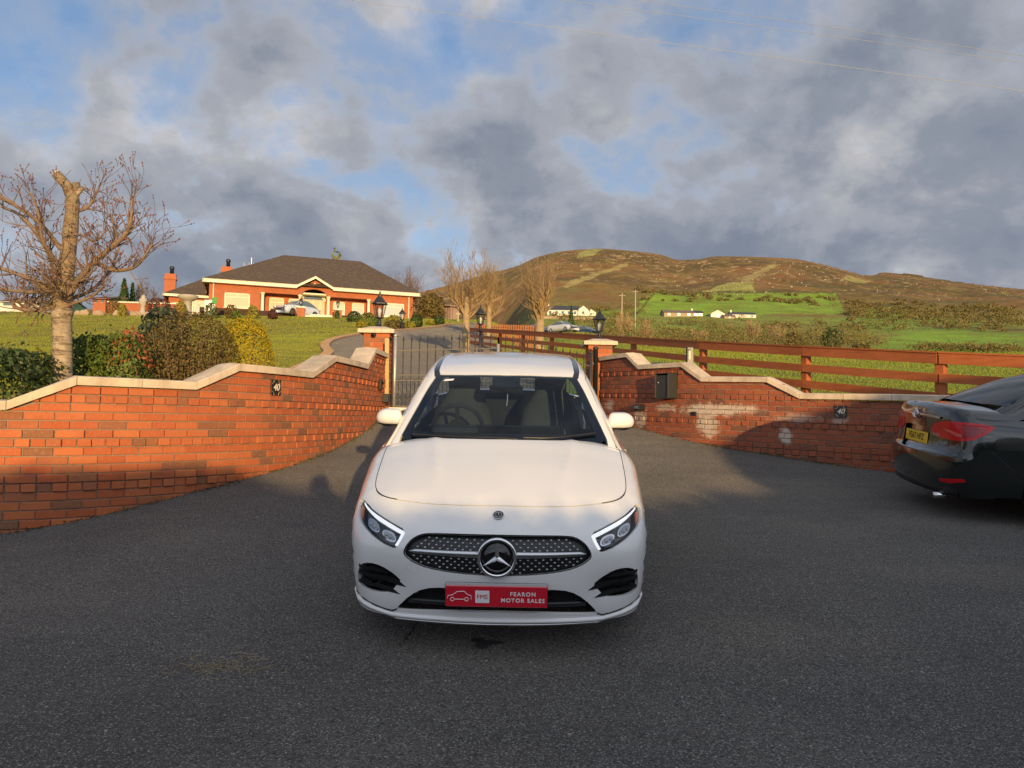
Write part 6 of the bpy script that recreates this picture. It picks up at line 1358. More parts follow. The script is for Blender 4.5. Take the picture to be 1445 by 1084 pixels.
    b=MB(); b.add([(A[0],65.9,A[2]),(B[0],63.9,B[2]),(B[0],63.9,B[2]+.12),(A[0],65.9,A[2]+.12),(A[0],66.4,A[2]),(B[0],64.4,B[2]),(B[0],64.4,B[2]+.12),(A[0],66.4,A[2]+.12)],[(0,1,2,3),(7,6,5,4),(0,4,5,1),(1,5,6,2),(2,6,7,3),(3,7,4,0)]); b.build('coping_stone',CT,o,world=True)
    # tan shed
    L0=at(598,462,84); ln=at(637,465,80); fr2=Frame((L0[0]-2,84,L0[2]-1.2),(ln[0]-L0[0]+2,-6.)); W_=math.hypot(ln[0]-L0[0]+2,6); zl=at(598,432,84)[2]-fr2.o[2]; zr_=at(637,437,80)[2]-fr2.o[2]
    sh=thing('tan_shed','tan corrugated farm shed with sloping roof right of the bungalow','shed',tuple(fr2.p(W_/2,0,0)))
    n=34
    for i in range(n):
        a=W_*i/n; b_=W_*(i+1)/n-.02; za=zl+(zr_-zl)*i/n; b=MB(); fr2.box(b,a,b_,(i%2)*.05,.25,-1,za); b.build('sheet',MATS['tan_sheet'],sh,world=True)
    V=[fr2.p(-.3,-.3,zl+.12),fr2.p(W_+.3,-.3,zr_+.02),fr2.p(W_+.3,1.2,zr_+.02),fr2.p(-.3,1.2,zl+.12),fr2.p(-.3,-.3,zl+.28),fr2.p(W_+.3,-.3,zr_+.18),fr2.p(W_+.3,1.2,zr_+.18),fr2.p(-.3,1.2,zl+.28)]; obj('roof',V,[(3,2,1,0),(4,5,6,7),(0,1,5,4),(1,2,6,5),(2,3,7,6),(3,0,4,7)],MATS['tan_sheet'],sh,world=True)
    b=MB(); fr2.box(b,W_-.2,W_,.3,1.1,-1,zr_-.05); b.build('side_wall',MATS['tan_sheet'],sh,world=True)
    # far farm buildings left of the cherry
    for i,(px,pyb,pyt,w,Y,wall_,roof_,lab) in enumerate([(25,434,419,60,120,'white_render','rust_roof','long low farm building with rusty roof beyond the lawn, left of the cherry trunk'),(70,434,420,40,125,'green_sheet','slate','green-sided farm shed beyond the lawn behind the cherry branches'),(140,430,414,18,100,'house_brick','roof_tile','brick gable of a neighbouring shed right of the cherry trunk')]): cottage(lab,px,pyb,pyt,w,Y,wall_,roof_,2)
def cottage(label,px,pyb,pyt,wpx,Y,wall_,roof_,nwin=3,depth=6.,gable=False,yaw=0.,eave=.55,cat='house',name='farm_building',chim=0):
    if Y>150: Y=min(max(G(px,pyb)[1],170.),420.)
    c=at(px,pyb,Y); t=at(px,pyt,Y); w=wpx/FPX*Y; H=t[2]-c[2]; g=c[2]; zb=min(-2.,Tz(c[0],Y)-g-1.); depth=depth*(Y/330. if Y>150 else 1.)
    fr=Frame((c[0]-w/2*math.cos(yaw),Y-w/2*math.sin(yaw),g),(math.cos(yaw),math.sin(yaw))); root=thing(name,label,cat,(c[0],Y,g)); e=H*eave
    b=MB()
    if gable:
        V=[fr.p(0,0,zb),fr.p(w,0,zb),fr.p(w,0,e),fr.p(w/2,0,H-.1),fr.p(0,0,e)]; V2=[fr.p(0,depth,zb),fr.p(w,depth,zb),fr.p(w,depth,e),fr.p(w/2,depth,H-.1),fr.p(0,depth,e)]
        b.add(V+V2,[(0,1,2,3,4),(9,8,7,6,5),(0,5,6,1),(1,6,7,2),(4,9,5,0)]); b.build('wall',MATS[wall_],root,world=True)
        o=.4; V=[fr.p(-o,-.3,e-.25),fr.p(w/2,-.3,H),fr.p(w+o,-.3,e-.25),fr.p(-o,depth+.3,e-.25),fr.p(w/2,depth+.3,H),fr.p(w+o,depth+.3,e-.25)]; obj('roof',V,[(0,1,4,3),(1,2,5,4)],MATS[roof_],root,world=True)
    else:
        V=[fr.p(0,0,zb),fr.p(w,0,zb),fr.p(w,0,e),fr.p(0,0,e)]; V2=[fr.p(0,depth,zb),fr.p(w,depth,zb),fr.p(w,depth,e),fr.p(0,depth,e),fr.p(0,depth/2,H-.1),fr.p(w,depth/2,H-.1)]
        b.add(V+V2,[(0,1,2,3),(7,6,5,4),(1,5,6,9,2),(4,0,3,8,7)]); b.build('wall',MATS[wall_],root,world=True)
        o=.4; V=[fr.p(-o,-o,e-.15),fr.p(w+o,-o,e-.15),fr.p(w+o,depth/2,H),fr.p(-o,depth/2,H),fr.p(w+o,depth+o,e-.15),fr.p(-o,depth+o,e-.15)]; obj('roof',V,[(0,1,2,3),(3,2,4,5)],MATS[roof_],root,world=True)
    for i in range(nwin):
        u=w*(i+.5)/nwin; f=MB(); fr.box(f,u-min(.6,w*.1),u+min(.6,w*.1),-.06,.05,e*.30,e*.78); wn=f.build('window',MATS['house_glass'],root,world=True); s=MB(); fr.box(s,u-min(.68,w*.115),u+min(.68,w*.115),-.12,.04,e*.26,e*.30); s.build('sill',MATS['cream_trim'],wn,world=True)
    for i in range(chim): f=MB(); u=w*(.05 if i==0 else .95); fr.box(f,u-.4,u+.4,depth/2-.4,depth/2+.4,H-.5,H+1.0); f.build('chimney',MATS[wall_],root,world=True)
    return root
def simple_car(name,label,loc,ang,L,Wd,H,paint,kind='saloon',group=None,tilt=0.):
    root=thing(name,label,'car',loc,rot=(tilt,0,ang),group=group)
    if kind=='beetle':
        top=pchip([0,.10,.25,.32,.45,.60,.75,.88,1.0],[.42,.62,.68,.74,.97,1.0,.88,.66,.38])
        belt=pchip([0,.1,.3,.7,.9,1.0],[.42,.60,.66,.66,.60,.38])
    elif kind=='suv':
        top=pchip([0,.03,.25,.30,.40,.50,.90,.97,1.0],[.42,.58,.63,.68,.96,1.0,.97,.66,.4]); belt=pchip([0,.03,.25,.5,.97,1.0],[.42,.58,.62,.62,.64,.4])
    else:
        top=pchip([0,.03,.12,.27,.42,.52,.66,.82,.97,1.0],[.42,.52,.60,.68,.97,1.0,.95,.72,.66,.42]); belt=pchip([0,.03,.12,.27,.6,.85,.97,1.0],[.42,.52,.60,.67,.68,.70,.66,.42])
    n=26; us=np.linspace(0,1,n); V=[];F=[];k=8
    wf=lambda u: Wd/2*(1-.16*max(0,(.12-u)/.12)**2-.14*max(0,(u-.88)/.12)**2)
    for u in us:
        b=float(belt(u))*H; w=wf(u); y=u*L
        for x,z in ((-w*.93,.20*H/1.45),(-w,.5*b),(-w*.96,b*.93),(-w*.86,b),(w*.86,b),(w*.96,b*.93),(w,.5*b),(w*.93,.20*H/1.45)): V.append((x,y,z))
    for i in range(n-1):
        for j in range(k): F.append((i*k+j,i*k+(j+1)%k,(i+1)*k+(j+1)%k,(i+1)*k+j))
    F.append(tuple(range(k))); F.append(tuple((n-1)*k+j for j in range(k)))
    obj('body',V,F,paint,root,True)
    c0,c1=((.26,.96) if kind!='saloon' else (.27,.85)); us=np.linspace(c0,c1,18); V=[];F=[];Fg=[];Fr=[]
    for u in us:
        b=float(belt(u))*H-.01; t=max(float(top(u))*H,b+.012); w=wf(u)*.88; f=(t-b)/(H*.36); y=u*L
        for x,z in ((-w,b),(-w*(1-.16*f),b+(t-b)*.86),(-w*(1-.30*f),t),(w*(1-.30*f),t),(w*(1-.16*f),b+(t-b)*.86),(w,b)): V.append((x,y,z))
    k=6
    for i in range(17):
        for j in range(5):
            q=(i*k+j,i*k+j+1,(i+1)*k+j+1,(i+1)*k+j); slope=abs(V[q[0]+0][2]-V[q[3]][2])
            steep=abs(V[i*k+2][2]-V[(i+1)*k+2][2])>.045*H*.5
            (Fg if j in (0,4) or (j==2 and steep) else Fr).append(q)
    obj('roof',V,Fr,paint,root,True); obj('windows',V,Fg,MATS['house_glass'],root,True)
    for sg in (1,-1):
        for y in (.19*L,.80*L):
            ty=MB().lathe([(.2,-.1),(.29,-.1),(.32,-.06),(.32,.06),(.29,.1),(.2,.1)],(sg*(Wd/2-.09),y,.32),18,Matrix.Rotation(R(90)*sg,3,'Y')).build('wheel',MATS['rubber'],root,True); MB().lathe([(.21,.0),(.21,.105),(.05,.11)],(sg*(Wd/2-.09),y,.32),12,Matrix.Rotation(R(90)*sg,3,'Y')).build('rim',MATS['satin_silver'],ty)
        MB().box((sg*Wd*.36,.05*L*.35,.50*H),(Wd*.18,.10,.10),None,.03).build('headlight',MATS['lamp_chrome'],root); MB().box((sg*Wd*.38,L*.985,.52*H),(Wd*.14,.08,.12),None,.03).build('tail_light',MATS['tail_red'],root)
    MB().box((0,.02,.33*H),(Wd*.5,.06,.12),None,.02).build('grille',MATS['car_black'],root)
    return root
mat('paint_paleblue',(.50,.56,.62),.25,coat=1); mat('paint_navy',(.02,.03,.055),.25,coat=1); mat('paint_silverwhite',(.62,.62,.60),.25,coat=1); mat('paint_white2',(.72,.72,.70),.25,coat=1)
def build_far():
    c=at(424,444,62.2); fz=1.6+8.45
    simple_car('parked_coupe','pale blue-white round-backed car parked before the bungalow porch',(c[0]-1.9,62.6,fz-.42),R(-33),3.9,1.72,1.45,MATS['paint_paleblue'],'beetle')
    for px,py,Y,kind,pm,lab,L in ((784,468,100,'suv','paint_navy','dark blue off-roader parked at the field edge beyond the fence',4.5),(820,470,97,'saloon','paint_silverwhite','silver-white saloon parked between two dark cars beyond the fence',4.5),(850,471,103,'saloon','paint_navy','dark saloon half hidden behind the lantern beyond the fence',4.5)):
        c=at(px,py,Y); g=Tz(c[0],Y)+.02; simple_car('parked_car',lab,(c[0]-.9,Y-1.4,g),R(38),L,1.8,1.75 if kind=='suv' else 1.45,MATS[pm],kind,group='cars parked beyond the fence')
    # white farmhouse left of the gate lantern and its yard wall
    cottage('long white farmhouse with dark slate roof left of the field lantern',794,446,430,44,240,'white_render','slate',5,7.,chim=1); cottage('white gable of the farmhouse nearest the twin poles',823,446,431,16,236,'white_render','slate',1,9.,gable=True); cottage('low cream outbuilding at the end of the white farmhouse',834,446,436,14,232,'white_render','slate',1,6.,gable=True)
    YF=min(G(775,450)[1],400.); A=gp(765,YF); 
    w=thing('yard_wall','tan stone yard wall in front of the white farmhouse','wall',A); 
    for i in range(18):
        p=at(765+i*4.6,449+.1*i,YF); MB().box((p[0],YF,Tz(p[0],YF)+.3),(YF*.0041,.5,1.5+.15*math.sin(i*2.3))).build('stone',MATS['rock_tan'],w,world=True)
    cottage('long grey-roofed stone barn at the left of the far cottages',958,447,436,42,300,'rock_tan','rust_roof',3,8.,cat='barn'); cottage('small dark-roofed cottage beside the far barn',985,447,437,14,305,'white_render','slate',2,7.,chim=1); cottage('white gabled cottage in the middle of the far hamlet',1013,449,437,20,290,'white_render','slate',1,8.,gable=True); cottage('low white shed right of the white gabled cottage',1030,450,443,16,285,'rock_tan','rust_roof',1,6.); cottage('slate-roofed cottage at the right of the far hamlet',1050,449,439,34,295,'white_render','slate',3,8.,chim=1)
    for px,pyb,pyt,Y,lab in ((877.5,450,414,170,'thin wooden pole right of the field lantern'),(896.5,444,409,185,'second wooden pole further right against the hill'),(646,470,434,58,'slim pale post beside the tan shed')):
        a=at(px,pyb,Y); b=at(px,pyt,Y); g=min(a[2],Tz(a[0],Y)); o=thing('utility_pole',lab,'pole',(a[0],Y,g)); h=b[2]-g
        MB().tube([(0,0,-.3),(0,0,h)],[.16 if Y>100 else .07,.12 if Y>100 else .06],7).build('pole',MATS['pole_wood'],o,True); MB().box((0,0,h-.5),(1.4 if Y>100 else .35,.12,.12)).build('cross_arm',MATS['pole_wood'],o)
    # overhead wires
    for (a,b,c_),lab in ((((470,-3),(960,63),(1470,132)),'lowest of three overhead wires crossing the sky'),(((760,-4),(1100,41),(1470,92)),'middle overhead wire crossing the sky'),(((870,-4),(1150,35),(1470,83)),'highest overhead wire crossing the sky')):
        pts=[]
        for u in np.linspace(-.6,1.4,25):
            x=a[0]+(c_[0]-a[0])*u; l0=a[1]+(c_[1]-a[1])*u; m=(b[0]-a[0])/(c_[0]-a[0]); sag=b[1]-(a[1]+(c_[1]-a[1])*m); y=l0+sag*4*u*(1-u); pts.append(tuple(at(x,y,34-9*u)))
        o=thing('overhead_wire',lab,'wire',pts[12],group='overhead wires'); MB().tube(pts,.008,4).build('cable',MATS['wire'],o,world=True)
# ------------------------------------------------------------------ dark saloon parked at the right
mat('paint_dark',(.006,.009,.009),.15,coat=1.0,spec=.5); mat('lamp_pale',(.55,.10,.10),.12,coat=1.0); mat('plate_yellow',(.72,.48,.02),.45); mat('plate_ink',(.01,.01,.01),.5); mat('lamp_red',(.50,.009,.013),.18,coat=.3,spec=.3); mat('lamp_darkred',(.25,.004,.008),.2,coat=.3)
_st=ptab([-.2,0,.12,.35,.8,1.25,1.7,3.2,3.8,4.2,4.55,4.72,4.9],[.55,.66,.76,.83,.91,.98,1.0,1.02,1.06,1.095,1.105,1.08,.98])
_sc=ptab([0,.4,.7,.95],[0,.012,.05,.14]); _swy=ptab([-.2,.25,.6,1.0,2.4,3.8,4.3,4.8],[.78,.85,.895,.905,.905,.895,.865,.80]); _swz=ptab([.1,.25,.45,.68,.85,1.0,1.15],[.08,.045,.012,0,.018,.065,.12])
_syt=ptab([.15,.25,.34,.44,.56,.62,.66,.80,.93,1.02,1.10,1.2],[4.60,4.67,4.71,4.735,4.745,4.74,4.70,4.675,4.665,4.66,4.68,4.60])
def s_low(x,y,z):
    ax=np.abs(x); top=(z-(_st(y)-_sc(ax)))*.95; side=ax-(_swy(y)-_swz(z)); nose=(.34*ax**2+.10*np.maximum(z-.6,0)*2-y)*.9; tail=(y-(_syt(z)-.16*ax**2-.12*ax**6))*.95
    return np.maximum(smax(smax(smax(top,side,.15),nose,.2),tail,.11),.2-z)
_sr=ptab([.7,1.2,1.75,2.1,2.6,3.1,3.5,3.85,4.25,4.45],[.72,.98,1.27,1.415,1.475,1.455,1.38,1.265,1.085,.96])
def s_green(x,y,z):
    ax=np.abs(x); t=(z-(_sr(y)-.07*ax**2-.05*ax**4))*.9; sd=(ax-(.80-.45*(z-1.0)-.05*sstep(3.2,4.3,y)))*.92; return smax(t,sd,.09)
def build_saloon():
    lo=Solid(s_low); gr=Solid(s_green); D=MATS['paint_dark']; BK=MATS['car_black']
    tail=np.array([4.08,7.98]); hd=np.array([math.sin(R(96)),math.cos(R(96))]); org=tail+hd*4.75; xa=np.array([-hd[1],hd[0]])
    za,zb=Tz(*(tail+hd*.9-xa*.75)),Tz(*(tail+hd*.9+xa*.75)); zf=Tz(*(org-hd*.9)); roll=math.atan2(zb-za,1.5)
    zt=(za+zb)/2+.035
    ex=Vector((xa[0],xa[1],math.tan(roll))).normalized(); ey=Vector((-hd[0],-hd[1],(zt-zf-.035)/3.0*.5)).normalized(); ez=ex.cross(ey).normalized(); ey=ez.cross(ex)
    M=Matrix.Identity(4)
    for i in range(3): M[i][0]=ex[i]; M[i][1]=ey[i]; M[i][2]=ez[i]
    # tail end sits at the measured point on the ground
    o3=Vector((tail[0],tail[1],zt))-ey*4.75; root=thing('dark_saloon','dark green-black saloon parked on the right with its tail towards the gateway','car',tuple(o3),rot=tuple(M.to_euler()))
    ylist=np.linspace(.3,4.45,60); zb_=lo.top(np.full(60,.783),ylist); belt=pchip(ylist,zb_)
    arch=lambda cy,r,a0,a1,n=20:[(cy+r*math.cos(a),.33+r*math.sin(a)) for a in np.linspace(a0,a1,n)]
    rear=sym([(0,.24),(.45,.24),(.66,.255),(.78,.30),(.815,.40),(.825,.55),(.815,.70),(.80,.85),(.775,.95),(.74,1.01),(.60,1.055),(.3,1.075),(0,1.08)])
    rec=sym(chaikin([(0,.86),(.27,.86),(.31,.82),(.29,.66),(.26,.635),(0,.63)],1,False))
    lo.panel('tail_panel',rear,D,root,'back',holes=[rec],step=.028,res=.014)
    lo.panel('plate_recess',[(a*1.02,(b-.74)*1.03+.74) for a,b in rec],D,root,'back',off=-.035,flange=0,step=.05)
    quarter=[(3.30,.27)]+[p for p in arch(3.70,.37,math.pi+.15,-.15) if p[0]>3.31]+[(4.30,.27),(4.36,.30),(4.40,.45),(4.42,.60),(4.42,.75),(4.43,.90),(4.44,.985)]+[(y,float(belt(y))-.002) for y in np.linspace(4.30,3.30,9)]
    wingp=[(.33,.28)]+[p for p in arch(.98,.37,math.pi+.15,-.15)]+[(1.52,.27)]+[(y,float(belt(y))-.002) for y in np.linspace(1.52,.33,9)]
    door=lambda a,b:[(a,.27),(b,.27)]+[(y,float(belt(y))-.002) for y in np.linspace(b,a,8)]
    # corner skin between the tail panel and the quarter
    for sg in (1,-1):
        lo.panel('rear_quarter',quarter,D,root,'side',step=.032,sgn=sg); lo.panel('wing',wingp,D,root,'side',step=.08,sgn=sg); lo.panel('door',door(1.525,2.45),D,root,'side',step=.1,sgn=sg); lo.panel('door',door(2.455,3.295),D,root,'side',step=.1,sgn=sg)
        cor=[(4.28,.255)]+[(4.60,.25),(4.66,.36),(4.685,.55),(4.66,.66),(4.62,.85),(4.60,.97),(4.52,1.02)]+[(4.43,.975),(4.425,.90),(4.415,.75),(4.39,.5),(4.34,.36)]
        lo.panel('bumper_corner',cor,D,root,'side',step=.04,sgn=sg,off=-.001,flange=.01)
        w1=[(1.62,1.03),(2.05,1.27),(2.45,1.365),(2.50,1.04)]; w2=[(2.56,1.04),(2.52,1.368),(3.0,1.372),(3.45,1.275),(3.72,1.14),(3.70,1.07)]
        gr.panel('pillar_frame',[(1.3,.95),(4.2,1.0),(4.05,1.135),(3.75,1.26),(3.35,1.37),(2.9,1.41),(2.5,1.41),(2.1,1.34),(1.6,1.10)],D,root,'side',holes=[w1,w2],step=.07,sgn=sg)
        for w in (w1,w2): gr.panel('side_window',w,MATS['dark_glass'],root,'side',step=.08,flange=0,off=-.004,sgn=sg)
        # wrap-round tail lamp
        lp=lo.panel('tail_lamp',[(.40,.905),(.60,.922),(.735,.940),(.765,.87),(.765,.80),(.70,.775),(.60,.815),(.50,.86)],MATS['lamp_red'],root,'back',off=.006,step=.04,sgn=sg,flange=.012)
        lo.panel('tail_lamp_side',chaikin([(4.64,.945),(4.54,.950),(4.40,.938),(4.31,.918),(4.33,.898),(4.43,.83),(4.51,.785),(4.62,.768),(4.66,.80)],1),MATS['lamp_red'],lp,'side',off=.006,step=.04,sgn=sg,flange=.012)
        lo.panel('lamp_inner',[(4.55,.915),(4.44,.908),(4.38,.893),(4.48,.835),(4.56,.805)],MATS['lamp_darkred'],lp,'side',off=.009,step=.04,sgn=sg,flange=.004)
        for k in range(3): lo.panel('lamp_rib',[(4.55,.928-.030*k),(4.36+.03*k,.922-.026*k),(4.36+.03*k,.917-.026*k),(4.55,.921-.030*k)],MATS['lamp_darkred'],lp,'side',off=.011,step=.04,sgn=sg,flange=.003)
        lo.panel('lamp_clear',[(.50,.868),(.60,.846),(.70,.812),(.745,.815),(.74,.835),(.62,.862)],MATS['lamp_pale'],lp,'back',off=.009,step=.03,sgn=sg,flange=.003)
        lo.panel('reflector_strip',[(.56,.395),(.80,.430),(.81,.405),(.70,.372),(.58,.368)],MATS['lamp_red'],root,'back',off=.004,step=.04,sgn=sg,flange=.01)
        for y in (.98,3.70): wheel(root,sg*.79,y,.325,.325,.215,sg,7)
        tp=np.array([(y,.50+.02*math.sin(y*3)) for y in np.linspace(4.06,4.6,8)]); 
        P,n=lo.lift(np.array([(4.07,.44),(4.20,.56),(4.33,.68),(4.42,.76)]),'side',sg); MB().tube([tuple(p) for p in P-n*.001],.003,5).build('bumper_seam',BK,root,True)
    bt=sym([(0,3.98),(.6,3.96),(.74,3.95),(.785,4.1),(.780,4.3),(.760,4.45),(.715,4.55),(.62,4.61),(.3,4.645),(0,4.65)]); lo.panel('boot_lid',bt,D,root,'top',step=.035)
    lo.panel('bonnet',sym([(0,.12),(.5,.2),(.70,.35),(.76,.8),(.78,1.3),(0,1.25)]),D,root,'top',step=.1); lo.panel('front_bumper',sym([(0,.25),(.7,.25),(.80,.5),(.78,.70),(.5,.76),(0,.78)]),D,root,'front',step=.08)
    gr.panel('roof',sym([(0,2.02),(.45,2.08),(.53,2.5),(.52,3.0),(.47,3.42),(0,3.47)]),D,root,'top',step=.1)
    for sg in (1,-1): gr.panel('roof_edge',[(.53,2.1),(.62,2.1),(.635,2.5),(.63,3.0),(.60,3.45),(.64,3.85),(.74,4.15),(.76,4.30),(.64,4.28),(.57,3.85),(.475,3.44),(.525,3.0),(.535,2.5)],D,root,'top',step=.06,sgn=sg)
    gr.panel('rear_window',sym([(0,3.475),(.47,3.45),(.565,3.85),(.64,4.15),(.3,4.20),(0,4.21)]),MATS['dark_glass'],root,'top',step=.08,flange=0); gr.panel('windscreen',sym([(0,1.25),(.55,1.3),(.70,1.42),(.56,1.98),(0,2.01)]),MATS['dark_glass'],root,'top',step=.1,flange=0)
    MB().add([(-.62,3.5,.98),(.62,3.5,.98),(.62,4.2,1.03),(-.62,4.2,1.03)],[(0,1,2,3)]).build('parcel_shelf',MATS['cabin_dark'],root)
    for sx in (-.35,.35): MB().box((sx,3.35,1.12),(.26,.10,.20),None,.04).build('headrest',MATS['seat_grey'],root)
    # chrome strip, emblem, lettering, plate
    xs=np.linspace(-.46,.46,21); P,n=lo.lift(np.stack([xs,np.full(21,.975)-.02*np.abs(xs)],-1),'back'); V=[];F=[]
    for p,nn in zip(P,n):
        for a,b in ((.0,-.013),(.014,-.008),(.014,.008),(.0,.013)): V.append(tuple(p+nn*a+np.array([0,0,b])))
    for i in range(20):
        for j in range(3): F.append((i*4+j,i*4+j+1,(i+1)*4+j+1,(i+1)*4+j))
    obj('chrome_strip',V,F,MATS['chrome'],root)
    ec,en=lo.lift(np.array([(0,.978)]),'back'); ec=Vector(ec[0])+Vector(en[0])*.018
    el=lambda rx,rz,cz:[(rx*math.cos(t),.004,cz+rz*math.sin(t)) for t in np.linspace(0,2*math.pi,25)[:-1]]
    em=MB(); 
    for rx,rz,cz in ((.066,.045,0),(.022,.042,0),(.042,.016,.022)): em.tube([tuple(Vector(v)+ec) for v in el(rx,rz,cz)],.006,6,closed=True)
    em.build('emblem',MATS['chrome'],root,True)
    P,n=lo.lift(np.array([(0,.745)]),'back'); pc=Vector(P[0])-Vector((0,.018,0)); Rb=Matrix.Rotation(R(180),4,'Z')@Matrix.Rotation(R(86),4,'X'); Mp=Matrix.Translation(pc)@Rb
    pl=MB().box((0,0,0),(.52,.111,.008),None,.003); pl.V=[tuple(Mp@Vector(v)) for v in pl.V]; plate=pl.build('number_plate',MATS['plate_yellow'],root); text_obj('lettering','FE67 HFZ',.088,MATS['plate_ink'],plate,Mp@Matrix.Translation((0,0,.005)),bold=.0015,depth=.0006)
    Mt=Matrix.Translation(Vector(lo.lift(np.array([(-.40,.80)]),'back')[0][0])+Vector((0,.006,0)))@Matrix.Rotation(R(190),4,'Z')@Matrix.Rotation(R(88),4,'X'); text_obj('lettering','AVENSIS',.034,MATS['chrome'],root,Mt,bold=.0006,depth=.002,spacing=1.15)
    # lower valance, exhaust
    xs=np.linspace(-.74,.74,25); P,n=lo.lift(np.stack([xs,np.full(25,.285)],-1),'back'); V=[];F=[]
    for p in P:
        for a,b in ((-.004,.06),(.010,.02),(.002,-.03),(-.10,-.05)): V.append((p[0],p[1]+a,p[2]+b))
    for i in range(24):
        for j in range(3): F.append((i*4+j,i*4+j+1,(i+1)*4+j+1,(i+1)*4+j))
    obj('valance',V,F,BK,root,True); MB().tube([(-.52,4.55,.235),(-.52,4.70,.225)],.03,12).build('exhaust',MATS['chrome'],root,True)
    xs=np.linspace(-.80,.80,31); P,n=lo.lift(np.stack([xs,np.full(31,.622)],-1),'back'); MB().tube([tuple(p-nn*.001) for p,nn in zip(P,n)],.0035,5).build('bumper_top_seam',BK,root,True)
    MB().box((0,2.3,.30),(1.4,3.8,.12)).build('floor_pan',MATS['cabin_dark'],root)
    for sg in (1,-1):
        V=[(sg*.80,y,z) for y in (.4,4.4) for z in (.32,.9)]
        MB().box((sg*.74,2.35,.6),(.04,2.0,.6)).build('inner_side',MATS['cabin_dark'],root)
    MB().box((0,4.2,.62),(1.3,.7,.5)).build('boot_tub',MATS['cabin_dark'],root); MB().box((0,.7,.55),(1.2,.8,.4)).build('engine_bay',MATS['cabin_dark'],root)
# ------------------------------------------------------------------ small things on the asphalt
mat('crack_dark',(.02,.02,.02),.95); mat('damp',(.04,.039,.038),.6); mat('dry_grass',(.34,.26,.12),.8); mat('pebble',(.28,.27,.25),.85)
def build_details():
    road=bpy.data.objects['forecourt_road']; rs=random.Random(4)
    def ribbon(name,pts,w,m):
        P=[np.array(G(*p)) for p in pts]; Q=[]
        for a,b in zip(P[:-1],P[1:]):
            for i in range(6): Q.append(a+(b-a)*i/6+np.array([rs.gauss(0,.008),rs.gauss(0,.008),0]))
        V=[];F=[]
        for i,p in enumerate(Q):
            ww=w*rs.uniform(.35,1.2)*(1-abs(2*i/len(Q)-1)**3); V+= [(p[0]-ww,p[1],Tz(p[0]-ww,p[1])+.0395),(p[0]+ww,p[1]+ww*.3,Tz(p[0]+ww,p[1])+.0395)]
        for i in range(len(Q)-1): F.append((2*i,2*i+1,2*i+3,2*i+2))
        obj(name,V,F,m,road)
    ribbon('crack',[(588,884),(583,898),(578,908),(568,916),(563,930)],.008,MATS['crack_dark'])
    c=np.array(G(684,921)); V=[tuple(c+np.array([0,0,.0395]))]; n=26
    for i in range(n):
        a=2*math.pi*i/n; r=.055*(1+.5*math.sin(3*a+1)+.25*math.sin(7*a)+rs.uniform(-.2,.2)); x,y=c[0]+r*1.3*math.cos(a),c[1]+r*math.sin(a); V.append((x,y,Tz(x,y)+.0395))
    obj('damp_patch',V,[(0,1+i,1+(i+1)%n) for i in range(n)],MATS['damp'],road)
    # wisps of dead grass
    c=np.array(G(305,955)); m=MB()
    for i in range(130):
        p=c+np.array([rs.gauss(0,.16),rs.gauss(0,.07),0]); p[2]=Tz(p[0],p[1])+.036; a=rs.uniform(0,6.28); L_=rs.uniform(.02,.07); q=p+np.array([math.cos(a)*L_,math.sin(a)*L_*.8,rs.uniform(.002,.02)]); m.tube([tuple(p),tuple((p+q)/2+np.array([0,0,.006])),tuple(q)],.0011,3)
    o=m.build('dead_grass',MATS['dry_grass']); tag(o,'wisps of dry grass caught on the asphalt at lower left','grass',kind='stuff')
    m=MB()
    for i in range(160):
        px=rs.uniform(0,1445); py=rs.uniform(700,1080)
        if 490<px<915 and py<885: continue
        p=np.array(G(px,py)); s=rs.uniform(.0025,.007); p[2]+=.036+s*.4; m.box(tuple(p),(s*rs.uniform(1,2),s*rs.uniform(1,2),s),Matrix.Rotation(rs.uniform(0,3),3,'Z'))
    tag(m.build('grit',MATS['pebble']),'scattered pale grit lying on the asphalt','grit',kind='stuff')

    # moss, dead leaves and weeds gathered along the foot of both walls
    r=np.random.default_rng(12); P=[]
    for path,u0,u1,n in ((LPATH,6.0,LPATH.L,2600),(RPATH,0.,8.,2000)):
        u=r.uniform(u0,u1,n); keep=(fbm(u*1.7,u*0,3,4)>.40)|(r.random(n)<.35)
        for a in u[keep]:
            p=path.p(a); t=path.t(a); nn=np.array([t[1],-t[0]]); q=p+nn*abs(r.normal(0,.035))*1.2; P.append((q[0],q[1],Tz(q[0],q[1])+.038+abs(r.normal(0,.008))))
    P=np.array(P); V,F=leaf_quads(P,np.tile([0,0,1.],(len(P),1)),.022,.5,.8,5); tag(obj('wall_foot_debris',V,F,MATS['debris']),'moss and dead leaves gathered along the foot of the brick walls','debris',kind='stuff')
leafmat('debris',[(.10,.09,.03),(.16,.11,.05),(.07,.08,.02),(.20,.15,.08)],.8,.1)
# ------------------------------------------------------------------ the photographer, whose shadow falls beside the car
mat('skin',(.48,.28,.20),.55); mat('jacket_navy',(.02,.024,.035),.8,bump=((40,40,40),.3,.004)); mat('jeans',(.03,.045,.08),.85); mat('hair_dark',(.03,.02,.014),.6); mat('shoe',(.02,.02,.02),.6); mat('eye_white',(.7,.7,.68),.3)
def skin_mesh(name,V,E,rad,m,parent,root=0,sub=2):
    me=bpy.data.meshes.new(name); me.from_pydata(V,E,[]); me.update(); o=link(bpy.data.objects.new(name,me),parent); me.materials.append(m)
    sk=o.modifiers.new('skin','SKIN'); sk.use_smooth_shade=True
    for i,r in enumerate(rad): me.skin_vertices[0].data[i].radius=(r,r) if not isinstance(r,tuple) else r
    me.skin_vertices[0].data[root].use_root=True
    s=o.modifiers.new('sub','SUBSURF'); s.levels=sub; s.render_levels=sub; return o
